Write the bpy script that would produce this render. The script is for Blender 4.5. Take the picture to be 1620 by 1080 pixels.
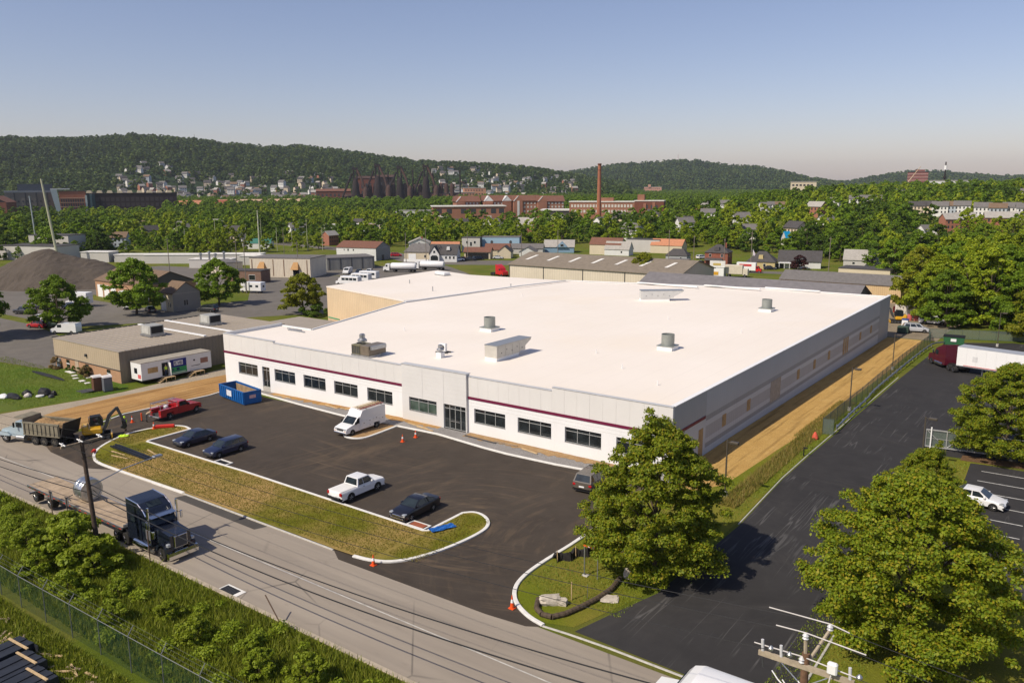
import bpy, bmesh, math, random
import numpy as np
from mathutils import Matrix, Vector
for o in list(bpy.data.objects): bpy.data.objects.remove(o)
scene = bpy.context.scene
COL = scene.collection
R = math.radians
# ---------------------------------------------------------------- camera
cam = bpy.data.cameras.new('camera'); camo = bpy.data.objects.new('camera', cam); COL.objects.link(camo)
cam.sensor_width = 36; cam.lens = 28.37; cam.clip_start = 0.5; cam.clip_end = 20000
yaw, pit, rol = R(35.97), R(10.906), R(-0.247)
F = Vector((-math.sin(yaw)*math.cos(pit), math.cos(yaw)*math.cos(pit), -math.sin(pit)))
RT = Vector((math.cos(yaw), math.sin(yaw), 0)); UP = RT.cross(F)
R2 = RT*math.cos(rol)+UP*math.sin(rol); U2 = UP*math.cos(rol)-RT*math.sin(rol)
camo.matrix_world = Matrix(((R2.x, U2.x, -F.x, 31.237), (R2.y, U2.y, -F.y, -69.172), (R2.z, U2.z, -F.z, 27.769), (0, 0, 0, 1)))
scene.camera = camo
# ---------------------------------------------------------------- sky, sun, exposure
SUN_EL, SUN_AZ = R(47), R(72)           # shadows fall towards azimuth 72 deg from +X
world = bpy.data.worlds.new('World'); scene.world = world; world.use_nodes = True
wn = world.node_tree; bg = wn.nodes['Background']
sky = wn.nodes.new('ShaderNodeTexSky'); sky.sky_type = 'NISHITA'; sky.sun_disc = False
sky.sun_elevation = SUN_EL; sky.sun_rotation = R(198); sky.altitude = 120
sky.air_density = 1.0; sky.dust_density = 0.8; sky.ozone_density = 3.0
tint = wn.nodes.new('ShaderNodeMix'); tint.data_type = 'RGBA'; tint.blend_type = 'MULTIPLY'; tint.inputs[0].default_value = 1.0; tint.inputs[7].default_value = (1.05, 0.87, 0.89, 1)   # camera white balance
wn.links.new(sky.outputs[0], tint.inputs[6]); wn.links.new(tint.outputs[2], bg.inputs[0]); bg.inputs[1].default_value = 0.125
sl = bpy.data.lights.new('sun', 'SUN'); sl.energy = 4.7; sl.angle = R(0.53); sl.color = (1.0, 0.90, 0.74)
so = bpy.data.objects.new('sun', sl); COL.objects.link(so)
so.rotation_euler = Vector((math.cos(SUN_AZ)*math.cos(SUN_EL), math.sin(SUN_AZ)*math.cos(SUN_EL), -math.sin(SUN_EL))).to_track_quat('-Z', 'Y').to_euler()
vs = scene.view_settings; vs.view_transform = 'Standard'; vs.look = 'None'; vs.gamma = 1; vs.exposure = 0.0; vs.use_curve_mapping = False
scene.render.engine = 'CYCLES'
scene.cycles.max_bounces = 6; scene.cycles.diffuse_bounces = 3; scene.cycles.transparent_max_bounces = 16

# ---------------------------------------------------------------- helpers
def kf(t): return min(1.0, max(0.0, t))
def smooth(t): t = kf(t); return t*t*(3-2*t)
def G(x, y):                            # height of the ground
    z = -0.014*min(max(y-15, 0), 95) - 0.8*kf((-35-x)/37.0)
    if y > 250 and x > -330:            # wooded slope rising on the right
        z += 18*smooth((y-250)/420)*smooth((x+330)/190)
    return z
class MB:
    def __init__(s): s.v = []; s.f = []; s.m = []
    def add(s, vs, fs, m=0):
        n = len(s.v); s.v += [tuple(p) for p in vs]
        for q in fs: s.f.append(tuple(i+n for i in q)); s.m.append(m)
        return s
    def quad(s, a, b, c, d, m=0): return s.add([a, b, c, d], [(0, 1, 2, 3)], m)
    def box(s, x0, y0, z0, x1, y1, z1, m=0):
        return s.add([(x0,y0,z0),(x1,y0,z0),(x1,y1,z0),(x0,y1,z0),(x0,y0,z1),(x1,y0,z1),(x1,y1,z1),(x0,y1,z1)],
                     [(3,2,1,0),(4,5,6,7),(0,1,5,4),(1,2,6,5),(2,3,7,6),(3,0,4,7)], m)
    def tbox(s, x0, y0, z0, x1, y1, z1, ix, iy, m=0):      # box whose top is inset
        return s.add([(x0,y0,z0),(x1,y0,z0),(x1,y1,z0),(x0,y1,z0),(x0+ix,y0+iy,z1),(x1-ix,y0+iy,z1),(x1-ix,y1-iy,z1),(x0+ix,y1-iy,z1)],
                     [(3,2,1,0),(4,5,6,7),(0,1,5,4),(1,2,6,5),(2,3,7,6),(3,0,4,7)], m)
    def rbox(s, x0, y0, z0, x1, y1, z1, b=.05, m=0):       # box with chamfered edges
        vs = []; c = [(x0,x1),(y0,y1),(z0,z1)]
        for ax in range(3):
            for sx in (0,1):
                for sy in (0,1):
                    for sz in (0,1):
                        k = (sx,sy,sz); p = []
                        for a in range(3):
                            val = c[a][k[a]]
                            if a != ax: val += b if k[a] == 0 else -b
                            p.append(val)
                        vs.append(tuple(p))
        I = lambda ax,sx,sy,sz: ax*8+sx*4+sy*2+sz
        fs = []
        fs.append([I(0,0,0,0),I(0,0,0,1),I(0,0,1,1),I(0,0,1,0)]); fs.append([I(0,1,0,0),I(0,1,1,0),I(0,1,1,1),I(0,1,0,1)])
        fs.append([I(1,0,0,0),I(1,1,0,0),I(1,1,0,1),I(1,0,0,1)]); fs.append([I(1,0,1,0),I(1,0,1,1),I(1,1,1,1),I(1,1,1,0)])
        fs.append([I(2,0,0,0),I(2,0,1,0),I(2,1,1,0),I(2,1,0,0)]); fs.append([I(2,0,0,1),I(2,1,0,1),I(2,1,1,1),I(2,0,1,1)])
        for a in (0,1):
            for b2 in (0,1):
                fs.append([I(0,a,b2,0),I(0,a,b2,1),I(1,a,b2,1),I(1,a,b2,0)])
                fs.append([I(0,a,0,b2),I(0,a,1,b2),I(2,a,1,b2),I(2,a,0,b2)])
                fs.append([I(1,0,a,b2),I(1,1,a,b2),I(2,1,a,b2),I(2,0,a,b2)])
                for c2 in (0,1): fs.append([I(0,a,b2,c2),I(1,a,b2,c2),I(2,a,b2,c2)])
        return s.add(vs, fs, m)
    def prism(s, poly, z0, z1, m=0):                        # xy polygon raised from z0 to z1
        n = len(poly)
        vs = [(x,y,z0) for x,y in poly]+[(x,y,z1) for x,y in poly]
        fs = [tuple(range(n-1,-1,-1)), tuple(range(n,2*n))]+[(i,(i+1)%n,n+(i+1)%n,n+i) for i in range(n)]
        return s.add(vs, fs, m)
    def xz(s, poly, y0, y1, m=0):                           # xz polygon swept along y
        n = len(poly)
        vs = [(x,y0,z) for x,z in poly]+[(x,y1,z) for x,z in poly]
        fs = [tuple(range(n)), tuple(range(2*n-1,n-1,-1))]+[(i,n+i,n+(i+1)%n,(i+1)%n) for i in range(n)]
        return s.add(vs, fs, m)
    def yz(s, poly, x0, x1, m=0):
        n = len(poly)
        vs = [(x0,y,z) for y,z in poly]+[(x1,y,z) for y,z in poly]
        fs = [tuple(range(n)), tuple(range(2*n-1,n-1,-1))]+[(i,n+i,n+(i+1)%n,(i+1)%n) for i in range(n)]
        return s.add(vs, fs, m)
    def cyl(s, p0, p1, r0, r1=None, n=8, m=0, caps=True):
        r1 = r0 if r1 is None else r1
        a = Vector(p0); b = Vector(p1); d = (b-a).normalized()
        u = d.orthogonal().normalized(); w = d.cross(u)
        vs = []
        for c, r in ((a,r0),(b,r1)):
            for i in range(n):
                t = 2*math.pi*i/n; vs.append(tuple(c+u*(r*math.cos(t))+w*(r*math.sin(t))))
        fs = [(i,(i+1)%n,n+(i+1)%n,n+i) for i in range(n)]
        if caps: fs += [tuple(range(n-1,-1,-1)), tuple(range(n,2*n))]
        return s.add(vs, fs, m)
    def tube(s, pts, r, n=6, m=0):
        for a, b in zip(pts[:-1], pts[1:]): s.cyl(a, b, r, r, n, m)
        return s
    def lathe(s, prof, n=16, c=(0,0,0), ax='z', m=0):       # prof: (radius, height)
        vs = []
        for r, h in prof:
            for i in range(n):
                t = 2*math.pi*i/n; a, b = r*math.cos(t), r*math.sin(t)
                p = (a,b,h) if ax == 'z' else ((a,h,b) if ax == 'y' else (h,a,b))
                vs.append((p[0]+c[0],p[1]+c[1],p[2]+c[2]))
        fs = []
        for k in range(len(prof)-1):
            for i in range(n): fs.append((k*n+i,k*n+(i+1)%n,(k+1)*n+(i+1)%n,(k+1)*n+i))
        if prof[0][0] > 0: fs.append(tuple(range(n-1,-1,-1)))
        if prof[-1][0] > 0: fs.append(tuple(range((len(prof)-1)*n,len(prof)*n)))
        return s.add(vs, fs, m)
    def rot(s, ang, c=(0,0)):
        ca, sa = math.cos(ang), math.sin(ang)
        s.v = [(c[0]+(x-c[0])*ca-(y-c[1])*sa, c[1]+(x-c[0])*sa+(y-c[1])*ca, z) for x,y,z in s.v]; return s
    def move(s, d): s.v = [(x+d[0],y+d[1],z+d[2]) for x,y,z in s.v]; return s
    def build(s, name, mats, parent=None, sm=False, loc=None, rz=0, fix=True):
        me = bpy.data.meshes.new(name); me.from_pydata(s.v, [], s.f)
        ml = mats if isinstance(mats, (list, tuple)) else [mats]
        for k in ml: me.materials.append(k)
        if len(ml) > 1: me.polygons.foreach_set('material_index', s.m)
        if fix:
            bm = bmesh.new(); bm.from_mesh(me); bmesh.ops.recalc_face_normals(bm, faces=bm.faces); bm.to_mesh(me); bm.free()
        if sm:
            me.polygons.foreach_set('use_smooth', [True]*len(me.polygons))
            me.set_sharp_from_angle(angle=R(38))
        me.update()
        o = bpy.data.objects.new(name, me); COL.objects.link(o)
        if parent: o.parent = parent
        if loc: o.location = loc
        o.rotation_euler.z = rz
        return o
def tag(o, label, cat, group=None):
    o['label'] = label; o['category'] = cat
    if group: o['group'] = group
    return o
def thing(name, label, cat, loc=(0,0,0), rz=0, group=None):
    o = bpy.data.objects.new(name, None); COL.objects.link(o); o.location = loc; o.rotation_euler = (0,0,rz); o.empty_display_size = .3
    return tag(o, label, cat, group)
def struct(o): o['kind'] = 'structure'; return o
def stuff(o, label=None, cat=None):
    o['kind'] = 'stuff'
    if label: o['label'] = label; o['category'] = cat
    return o
KIDS = {}
def kids(o): return [c for c in bpy.data.objects if c.parent == o]
def dup(root, loc, rz=0, label=None, sc=None, tree=None):
    tree = tree or kids(root)
    r = root.copy(); COL.objects.link(r); r.location = loc; r.rotation_euler = (0,0,rz)
    if sc: r.scale = sc if isinstance(sc, (tuple, list)) else (sc,sc,sc)
    if label: r['label'] = label
    for ch in tree:
        c = ch.copy(); COL.objects.link(c); c.parent = r
        for g in ch.children:
            d = g.copy(); COL.objects.link(d); d.parent = c
    return r
def fastmesh(name, V, F4, mat):                             # numpy verts (n,3) and quads/tris (m,k)
    me = bpy.data.meshes.new(name); k = F4.shape[1]
    me.vertices.add(len(V)); me.vertices.foreach_set('co', V.astype(np.float32).ravel())
    me.loops.add(F4.size); me.loops.foreach_set('vertex_index', F4.astype(np.int32).ravel())
    me.polygons.add(len(F4)); me.polygons.foreach_set('loop_start', np.arange(0, F4.size, k, dtype=np.int32))
    me.update(calc_edges=True); me.materials.append(mat); return me

# ---------------------------------------------------------------- materials
MATS = {}
class NT:
    def __init__(s, name):
        s.mat = bpy.data.materials.new(name); s.mat.use_nodes = True
        s.t = s.mat.node_tree; s.p = s.t.nodes['Principled BSDF']; s.out = s.t.nodes['Material Output']
    def n(s, typ, **kw):
        nd = s.t.nodes.new('ShaderNode'+typ)
        for k, v in kw.items():
            if hasattr(nd, k): setattr(nd, k, v)
            else: nd.inputs[k].default_value = v
        return nd
    def l(s, a, b): s.t.links.new(a, b)
    def pos(s): return s.n('NewGeometry').outputs['Position']
    def obj(s): return s.n('TexCoord').outputs['Object']
    def noise(s, co, scale, detail=4, rough=.55, lac=2.0):
        nd = s.n('TexNoise', Scale=scale, Detail=detail, Roughness=rough, Lacunarity=lac); s.l(co, nd.inputs['Vector']); return nd.outputs['Fac']
    def ramp(s, fac, stops):
        r = s.n('ValToRGB'); el = r.color_ramp.elements
        while len(el) < len(stops): el.new(.5)
        for e, (p, c) in zip(el, stops):
            e.position = p; e.color = (c[0],c[1],c[2],1) if not isinstance(c, (int,float)) else (c,c,c,1)
        s.l(fac, r.inputs[0]); return r.outputs[0]
    def mix(s, fac, a, b, mode='MIX'):
        m = s.n('Mix', data_type='RGBA', blend_type=mode)
        for sock, val in ((m.inputs[0],fac),(m.inputs[6],a),(m.inputs[7],b)):
            if hasattr(val, 'is_linked') or isinstance(val, bpy.types.NodeSocket): s.l(val, sock)
            else: sock.default_value = val if isinstance(val,(int,float)) else (val[0],val[1],val[2],1)
        return m.outputs[2]
    def math(s, op, a, b=None):
        m = s.n('Math', operation=op)
        for sock, val in ((m.inputs[0],a),(m.inputs[1],b)):
            if val is None: continue
            if isinstance(val, bpy.types.NodeSocket): s.l(val, sock)
            else: sock.default_value = val
        return m.outputs[0]
    def map(s, co, scale=(1,1,1), rot=(0,0,0), loc=(0,0,0)):
        m = s.n('Mapping'); m.inputs['Scale'].default_value = scale; m.inputs['Rotation'].default_value = rot; m.inputs['Location'].default_value = loc
        s.l(co, m.inputs['Vector']); return m.outputs[0]
    def bump(s, h, strength=.3, dist=.05):
        b = s.n('Bump', Strength=strength, Distance=dist); s.l(h, b.inputs['Height']); s.l(b.outputs[0], s.p.inputs['Normal'])
    def fin(s, col=None, rough=.8, spec=.25, metal=0):
        if col is not None:
            if isinstance(col, bpy.types.NodeSocket): s.l(col, s.p.inputs['Base Color'])
            else: s.p.inputs['Base Color'].default_value = (col[0],col[1],col[2],1)
        if isinstance(rough, bpy.types.NodeSocket): s.l(rough, s.p.inputs['Roughness'])
        else: s.p.inputs['Roughness'].default_value = rough
        s.p.inputs['Specular IOR Level'].default_value = spec; s.p.inputs['Metallic'].default_value = metal
        return s.mat
def hexc(h):
    c = [int(h[i:i+2],16)/255 for i in (0,2,4)]
    return tuple((v/12.92 if v <= .04045 else ((v+.055)/1.055)**2.4) for v in c)
def mat(name, col, rough=.7, metal=0, var=.12, scale=1.5, bump=0, bs=20, spec=.3, coat=0, dirt=0):
    if name in MATS: return MATS[name]
    k = NT(name); co = k.obj()
    fac = k.noise(co, scale, 5, .6)
    a = tuple(max(0,c*(1-var)) for c in col); b = tuple(min(1,c*(1+var)) for c in col)
    c = k.ramp(fac, [(.3,a),(.7,b)])
    if dirt:
        d = k.noise(k.map(co,(1,1,.25)), scale*2.3, 6, .7)
        c = k.mix(k.ramp(d, [(.5,0),(.75,dirt)]), c, (.09,.075,.055))
    if bump: k.bump(k.noise(co, bs, 4, .6), bump, .03)
    k.fin(c, rough, spec, metal)
    if coat: k.p.inputs['Coat Weight'].default_value = coat; k.p.inputs['Coat Roughness'].default_value = .06
    MATS[name] = k.mat; return k.mat
def paint(name, col, rough=.35): return mat(name, col, rough, 0, .04, .7, spec=.5, coat=.6)
W_ = (0.8,0.8,0.79)
BLACK = mat('black_plastic', (.015,.015,.016), .55)
RUBBER = mat('tyre_rubber', (.022,.021,.02), .85, var=.3, scale=6)
CHROME = mat('chrome', (.75,.75,.74), .12, 1, .03)
STEEL = mat('galvanised_steel', (.42,.43,.44), .42, .85, .18, 3)
ALU = mat('brushed_aluminium', (.55,.55,.55), .35, .9, .08)
WHITE = mat('white_paint', (.78,.78,.77), .45, 0, .03)
DKGREY = mat('dark_grey_paint', (.06,.062,.065), .5, 0, .1)
CONC = mat('concrete', (.46,.44,.40), .9, 0, .16, 2.5, .25, 25)
CONCW = mat('new_concrete', (.68,.665,.63), .85, 0, .1, 2.0, .2, 25)
WOOD = mat('weathered_wood', (.26,.2,.14), .85, 0, .3, 4, .4, 30)
LUMBER = mat('fresh_lumber', (.5,.36,.2), .8, 0, .2, 4, .3, 30)
POLEW = mat('creosote_pole', (.07,.05,.038), .9, 0, .35, 5, .5, 25)
ORANGE = mat('cone_orange', (.75,.09,.015), .5, 0, .08)
RED = mat('red_plastic', (.55,.03,.02), .45, 0, .08)
LENSR = mat('tail_light', (.4,.01,.012), .15, 0, .05, spec=.6)
LENSW = mat('head_light', (.42,.44,.46), .08, .3, .05, spec=.8)
def glassmat(name, col=(.014,.018,.02), rough=.04):
    k = NT(name); co = k.obj(); f = k.noise(co, .8, 2)
    k.fin(k.ramp(f, [(.35,tuple(c*.6 for c in col)),(.7,tuple(c*1.6 for c in col))]), rough, .6); return k.mat
GLASS = glassmat('window_glass'); CARGLASS = glassmat('car_glass', (.02,.028,.032), .03)
GLASSG = glassmat('greenish_glass', (.05,.075,.06), .05)
# ================================================================ GROUND AND PAVING
KX, KY = (-72.0,-35.0), (15.0,110.0)
def sheet(name, poly, lift, m, thick=0):
    bm = bmesh.new(); f = bm.faces.new([bm.verts.new((x,y,0)) for x,y in poly])
    for kx in KX: bmesh.ops.bisect_plane(bm, geom=bm.verts[:]+bm.edges[:]+bm.faces[:], plane_co=(kx,0,0), plane_no=(1,0,0))
    for ky in KY: bmesh.ops.bisect_plane(bm, geom=bm.verts[:]+bm.edges[:]+bm.faces[:], plane_co=(0,ky,0), plane_no=(0,1,0))
    bmesh.ops.triangulate(bm, faces=bm.faces[:])
    if thick:
        ex = bmesh.ops.extrude_face_region(bm, geom=bm.faces[:])
        up = [v for v in ex['geom'] if isinstance(v, bmesh.types.BMVert)]
        for v in bm.verts: v.co.z = G(v.co.x, v.co.y)-.05
        for v in up: v.co.z = G(v.co.x, v.co.y)+lift
    else:
        for v in bm.verts: v.co.z = G(v.co.x, v.co.y)+lift
    bmesh.ops.recalc_face_normals(bm, faces=bm.faces[:])
    if not thick:
        for f in bm.faces:
            if f.normal.z < 0: f.normal_flip()
    me = bpy.data.meshes.new(name); bm.to_mesh(me); bm.free(); me.materials.append(m)
    o = bpy.data.objects.new(name, me); COL.objects.link(o); return struct(o)
def smoothpoly(pts, it=2, closed=True):
    for _ in range(it):
        q = []; n = len(pts)
        for i in range(n if closed else n-1):
            a, b = pts[i], pts[(i+1)%n]
            q += [(a[0]*.75+b[0]*.25, a[1]*.75+b[1]*.25), (a[0]*.25+b[0]*.75, a[1]*.25+b[1]*.75)]
        if not closed: q = [pts[0]]+q+[pts[-1]]
        pts = q
    return pts
def kerb(name, pts, closed=False, w=.3, h=.14, m=None, lo=-.1):
    m = m or CONCW
    P = []                                                  # cut at the folds of the ground
    seq = list(pts)+([pts[0]] if closed else [])
    for a, b in zip(seq[:-1], seq[1:]):
        P.append(a); cuts = []
        for kx in KX:
            if (a[0]-kx)*(b[0]-kx) < 0: cuts.append((kx-a[0])/(b[0]-a[0]))
        for ky in KY:
            if (a[1]-ky)*(b[1]-ky) < 0: cuts.append((ky-a[1])/(b[1]-a[1]))
        for t in sorted(cuts): P.append((a[0]+(b[0]-a[0])*t, a[1]+(b[1]-a[1])*t))
    if not closed: P.append(seq[-1])
    n = len(P); vs = []; fs = []
    for i in range(n):
        if closed: a, b = P[i-1], P[(i+1)%n]
        else: a, b = P[max(i-1,0)], P[min(i+1,n-1)]
        d = Vector((b[0]-a[0], b[1]-a[1])).normalized(); nx, ny = -d.y, d.x
        z = G(*P[i])
        for off, hz in ((-w/2,lo),(-w/2,h-.02),(-w/2+.03,h),(w/2-.03,h),(w/2,h-.02),(w/2,lo)):
            vs.append((P[i][0]+nx*off, P[i][1]+ny*off, z+hz))
    k = 6
    for i in range(n if closed else n-1):
        j = (i+1)%n
        for q in range(k): fs.append((i*k+q, j*k+q, j*k+(q+1)%k, i*k+(q+1)%k))
    if not closed: fs += [tuple(range(k)), tuple(range((n-1)*k, n*k))]
    mb = MB(); mb.add(vs, fs); return struct(mb.build(name, m))

# --- materials of the ground
def m_asphalt(name, dark, light, dust=(.22,.17,.12), dusty=.5, streak=True, cracks=False):
    k = NT(name); p = k.pos()
    big = k.noise(p, .045, 5, .6); mid = k.noise(p, .5, 5, .65); fine = k.noise(p, 18, 3, .7)
    c = k.ramp(big, [(.3,dark),(.7,light)])
    c = k.mix(k.ramp(mid, [(.35,0),(.75,.45)]), c, tuple(v*1.35 for v in light))
    if streak:                                              # dusty curved tyre sweeps
        for (cx,cy,fr,fa) in ((-8.5,-21,1.1,1.0),(8,-16,.8,1.6),(-30,45,.9,2.2)):
            sp = k.n('SeparateXYZ'); k.l(k.map(p, loc=(-cx,-cy,0)), sp.inputs[0])
            rad = k.math('SQRT', k.math('ADD', k.math('MULTIPLY', sp.outputs[0], sp.outputs[0]), k.math('MULTIPLY', sp.outputs[1], sp.outputs[1])))
            an = k.math('ARCTAN2', sp.outputs[1], sp.outputs[0]); cb = k.n('CombineXYZ'); k.l(k.math('MULTIPLY', rad, fr), cb.inputs[0]); k.l(k.math('MULTIPLY', an, fa), cb.inputs[1])
            st = k.noise(cb.outputs[0], 1.6, 5, .65); patch = k.ramp(k.noise(k.map(p, loc=(cx*3.1,cy,0)), .07, 4, .65), [(.48,0),(.68,1)])
            c = k.mix(k.math('MULTIPLY', k.math('MULTIPLY', k.ramp(st, [(.52,0),(.72,1)]), patch), dusty), c, dust)
        d2 = k.math('MULTIPLY', k.ramp(k.noise(k.map(p,(1,.35,1),(0,0,.6)), .12, 6, .7), [(.56,0),(.72,1)]), dusty*.7)
        c = k.mix(d2, c, dust)
    if cracks:
        cn = k.noise(k.map(p,(1.0,.05,1)), .55, 3, .7); ln = k.ramp(cn, [(.485,0),(.5,1),(.515,0)]); pm = k.ramp(k.noise(p,.11,3), [(.5,0),(.62,.55)]); c = k.mix(k.math('MULTIPLY', ln, pm), c, (.17,.165,.16))
    c = k.mix(k.ramp(fine, [(.3,.0),(.7,.25)]), c, tuple(v*.55 for v in dark))
    k.bump(fine, .25, .01)
    return k.fin(c, .88, .2)
M_LOT = m_asphalt('new_asphalt', (.045,.036,.029), (.070,.056,.044), (.21,.148,.09), .65)
M_DRIVE = m_asphalt('driveway_asphalt', (.026,.025,.026), (.042,.040,.040), (.11,.10,.09), .25, cracks=True)
def m_street():
    k = NT('street_asphalt'); p = k.pos()
    big = k.noise(k.map(p,(.25,1,1)), .22, 5, .6); c = k.ramp(big, [(.3,(.262,.222,.178)),(.7,(.335,.288,.232))])
    tr = k.noise(k.map(p,(.012,1.1,1)), 1.2, 3, .6)          # wheel paths along the street
    c = k.mix(k.ramp(tr, [(.42,0),(.62,.28)]), c, (.19,.165,.14))
    st = k.noise(k.map(p,(.5,1.6,1)), .5, 6, .75); c = k.mix(k.ramp(st, [(.6,0),(.76,.4)]), c, (.10,.082,.065))
    v = k.n('TexVoronoi', feature='DISTANCE_TO_EDGE', Scale=.16); k.l(k.mix(.12, p, k.n('TexNoise', Scale=.8).outputs['Color']), v.inputs['Vector'])
    cr = k.ramp(v.outputs['Distance'], [(.0,1),(.012,0)]); cm = k.ramp(k.noise(p, .09, 2), [(.5,0),(.6,.7)])
    c = k.mix(k.math('MULTIPLY', cr, cm), c, (.05,.045,.04))
    fine = k.noise(p, 16, 3, .7); c = k.mix(k.ramp(fine, [(.3,0),(.75,.25)]), c, (.3,.27,.24))
    k.bump(fine, .25, .01); return k.fin(c, .9, .2)
M_STREET = m_street()
def m_grass(name, a, b, dry, dryness=.4, sc=.25):
    k = NT(name); p = k.pos()
    n1 = k.noise(p, sc, 5, .65); n2 = k.noise(p, 4, 5, .7); n3 = k.noise(p, .09, 4, .6)
    c = k.ramp(n1, [(.3,a),(.7,b)]); c = k.mix(k.ramp(n2, [(.3,0),(.75,.6)]), c, tuple(v*.5 for v in a))
    c = k.mix(k.math('MULTIPLY', k.ramp(n3, [(.42,0),(.62,1)]), dryness), c, dry)
    k.bump(k.noise(p, 9, 5, .75), .9, .12); return k.fin(c, .95, .1)
M_GRASS = m_grass('mown_grass', (.135,.17,.012), (.21,.235,.018), (.27,.19,.05), .5)
M_LAWN = m_grass('lawn', (.075,.135,.016), (.12,.19,.02), (.18,.16,.05), .3)
M_ISLAND = m_grass('thin_new_grass', (.15,.16,.014), (.23,.215,.025), (.46,.29,.12), .8, .35)
M_FIELD = m_grass('rough_ground', (.095,.13,.012), (.145,.18,.018), (.2,.155,.05), .4, .06)
def m_dirt(name, a, b, c3, sc=.3, rut=False):
    k = NT(name); p = k.pos()
    c = k.ramp(k.noise(p, sc, 6, .65), [(.28,a),(.55,b),(.8,c3)])
    f = k.noise(p, 6, 5, .75); c = k.mix(k.ramp(f, [(.35,.45),(.6,0)]), c, tuple(v*.6 for v in a))
    h = f
    if rut:
        r_ = k.noise(k.map(p,(1.6,.06,1)), 1.0, 4, .6); c = k.mix(k.ramp(r_, [(.36,.7),(.5,0)]), c, tuple(v*.55 for v in a)); h = k.math('ADD', f, k.math('MULTIPLY', r_, 2.0))
    k.bump(h, .8, .12); return k.fin(c, .95, .1)
M_DIRT = m_dirt('orange_soil', (.38,.21,.08), (.47,.28,.11), (.54,.35,.16), .3, True)
M_SOIL = m_dirt('bare_soil', (.32,.2,.1), (.4,.26,.13), (.46,.33,.18), .8)
M_STRAW = m_dirt('straw_cover', (.46,.28,.09), (.54,.34,.115), (.6,.41,.16), .5, True)
def m_gravel(name, a, b):
    k = NT(name); p = k.pos()
    v = k.n('TexVoronoi', Scale=5.5); k.l(p, v.inputs['Vector'])
    c = k.ramp(k.noise(p, .35, 5, .7), [(.3,a),(.7,b)])
    c = k.mix(.35, c, k.ramp(k.math('FRACT', k.math('MULTIPLY', v.outputs['Distance'], 3.1)), [(0,tuple(x*.45 for x in a)),(1,tuple(min(1,x*1.4) for x in b))]))
    k.bump(v.outputs['Distance'], .8, .08); return k.fin(c, .95, .15)
M_GRAVEL = m_gravel('crushed_stone', (.29,.24,.18), (.40,.34,.26))
M_GRAVEL2 = m_gravel('grey_subbase', (.2,.19,.185), (.29,.275,.265))
M_MULCH = m_gravel('brown_mulch', (.10,.06,.03), (.17,.1,.055))
M_LOTGREY = m_asphalt('old_asphalt', (.12,.108,.095), (.17,.155,.135), (.24,.2,.16), .3)

# --- terrain sheet
xs = [-7000,-5000,-3500,-2400,-1600,-1200,-900,-700,-560,-460]+list(range(-420,-72,24))+[-72,-60,-47,-35,-20,-5,10,25,45,70,100,140,200,300,450,650,900,1300,2000,3000,4500]
ys = [-900,-500,-300,-180,-120,-90,-60,-40,-20,0,15,30,50,70,90,110,140,170,200,225,250]+list(range(280,700,30))+[720,800,950,1200,1600,2200,3000,4200,6000,9000]
mb = MB(); nx = len(xs)
mb.v = [(x,y,G(x,y)) for y in ys for x in xs]
mb.f = [(j*nx+i, j*nx+i+1, (j+1)*nx+i+1, (j+1)*nx+i) for j in range(len(ys)-1) for i in range(nx-1)]; mb.m = [0]*len(mb.f)
struct(mb.build('ground', M_FIELD, sm=False))
# --- street, lot, drive
sheet('street', [(-420,-38.9),(160,-38.9),(160,-29.9),(-420,-29.9)], .006, M_STREET)
sheet('parking_lot', [(-67.5,-2.2),(-8,-3.3),(1,-3.3),(.1,-14),(0,-23.4),(.3,-25.8),(1,-27.3),(2,-28.4),(3.5,-29.3),(5,-29.7),(4,-30.3),(1,-30.6),(-13,-30.8),(-14.5,-29.9),(-47,-29.9),(-50,-31.2),(-59,-30.6),(-62,-29.8),(-64.4,-26),(-64.5,-22),(-68,-18),(-66.7,-6)], .012, M_LOT)
sheet('driveway', [(6.9,-29),(14.1,-29.2),(20.2,-29.4),(20.2,-20),(19,0),(17.8,10),(17.7,22),(28,23.5),(60,25),(60,104),(20,104),(10,97),(9.3,60),(9.2,25),(9.0,6),(9.5,-7),(9.0,-21.5),(7.6,-26.4)], .01, M_DRIVE)
sheet('car_park', [(24,-8),(60,-8),(60,22.6),(23,21.6)], .014, M_DRIVE)
sheet('back_yard', [(-14,97.5),(8.5,97.5),(8.5,112),(12,150),(-60,150),(-60,98.2),(-26,98.2)], .008, m_dirt('yard_dirt', (.2,.16,.11), (.28,.23,.16), (.34,.28,.2)))
sheet('service_lane', [(-160,-14),(-116,-12.6),(-104.3,-11),(-104.3,0),(-122,3),(-150,8),(-240,8),(-240,-16)], .008, M_LOTGREY)
sheet('vehicle_yard', [(-240,11),(-141,11),(-118,50),(-112,58),(-112,96),(-105,97),(-130,118),(-185,118),(-197,98),(-148,60),(-150,36),(-185,36),(-240,34)], .01, M_LOTGREY)
sheet('rear_street', [(-330,206),(-228,188),(-186,162),(-150,182),(-118,200),(-60,203),(60,203),(60,211),(-60,211),(-122,208),(-165,196),(-190,178),(-226,200),(-330,218)], .006, M_LOTGREY)
sheet('rear_lot', [(-262,64),(-214,40),(-192,38),(-186,60),(-186,92),(-206,98),(-232,112),(-262,104)], .007, M_LOTGREY)
sheet('rear_lot.001', [(-200,118),(-150,120),(-128,112),(-112,112),(-118,128),(-150,152),(-170,166),(-188,160)], .007, M_LOTGREY)
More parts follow.
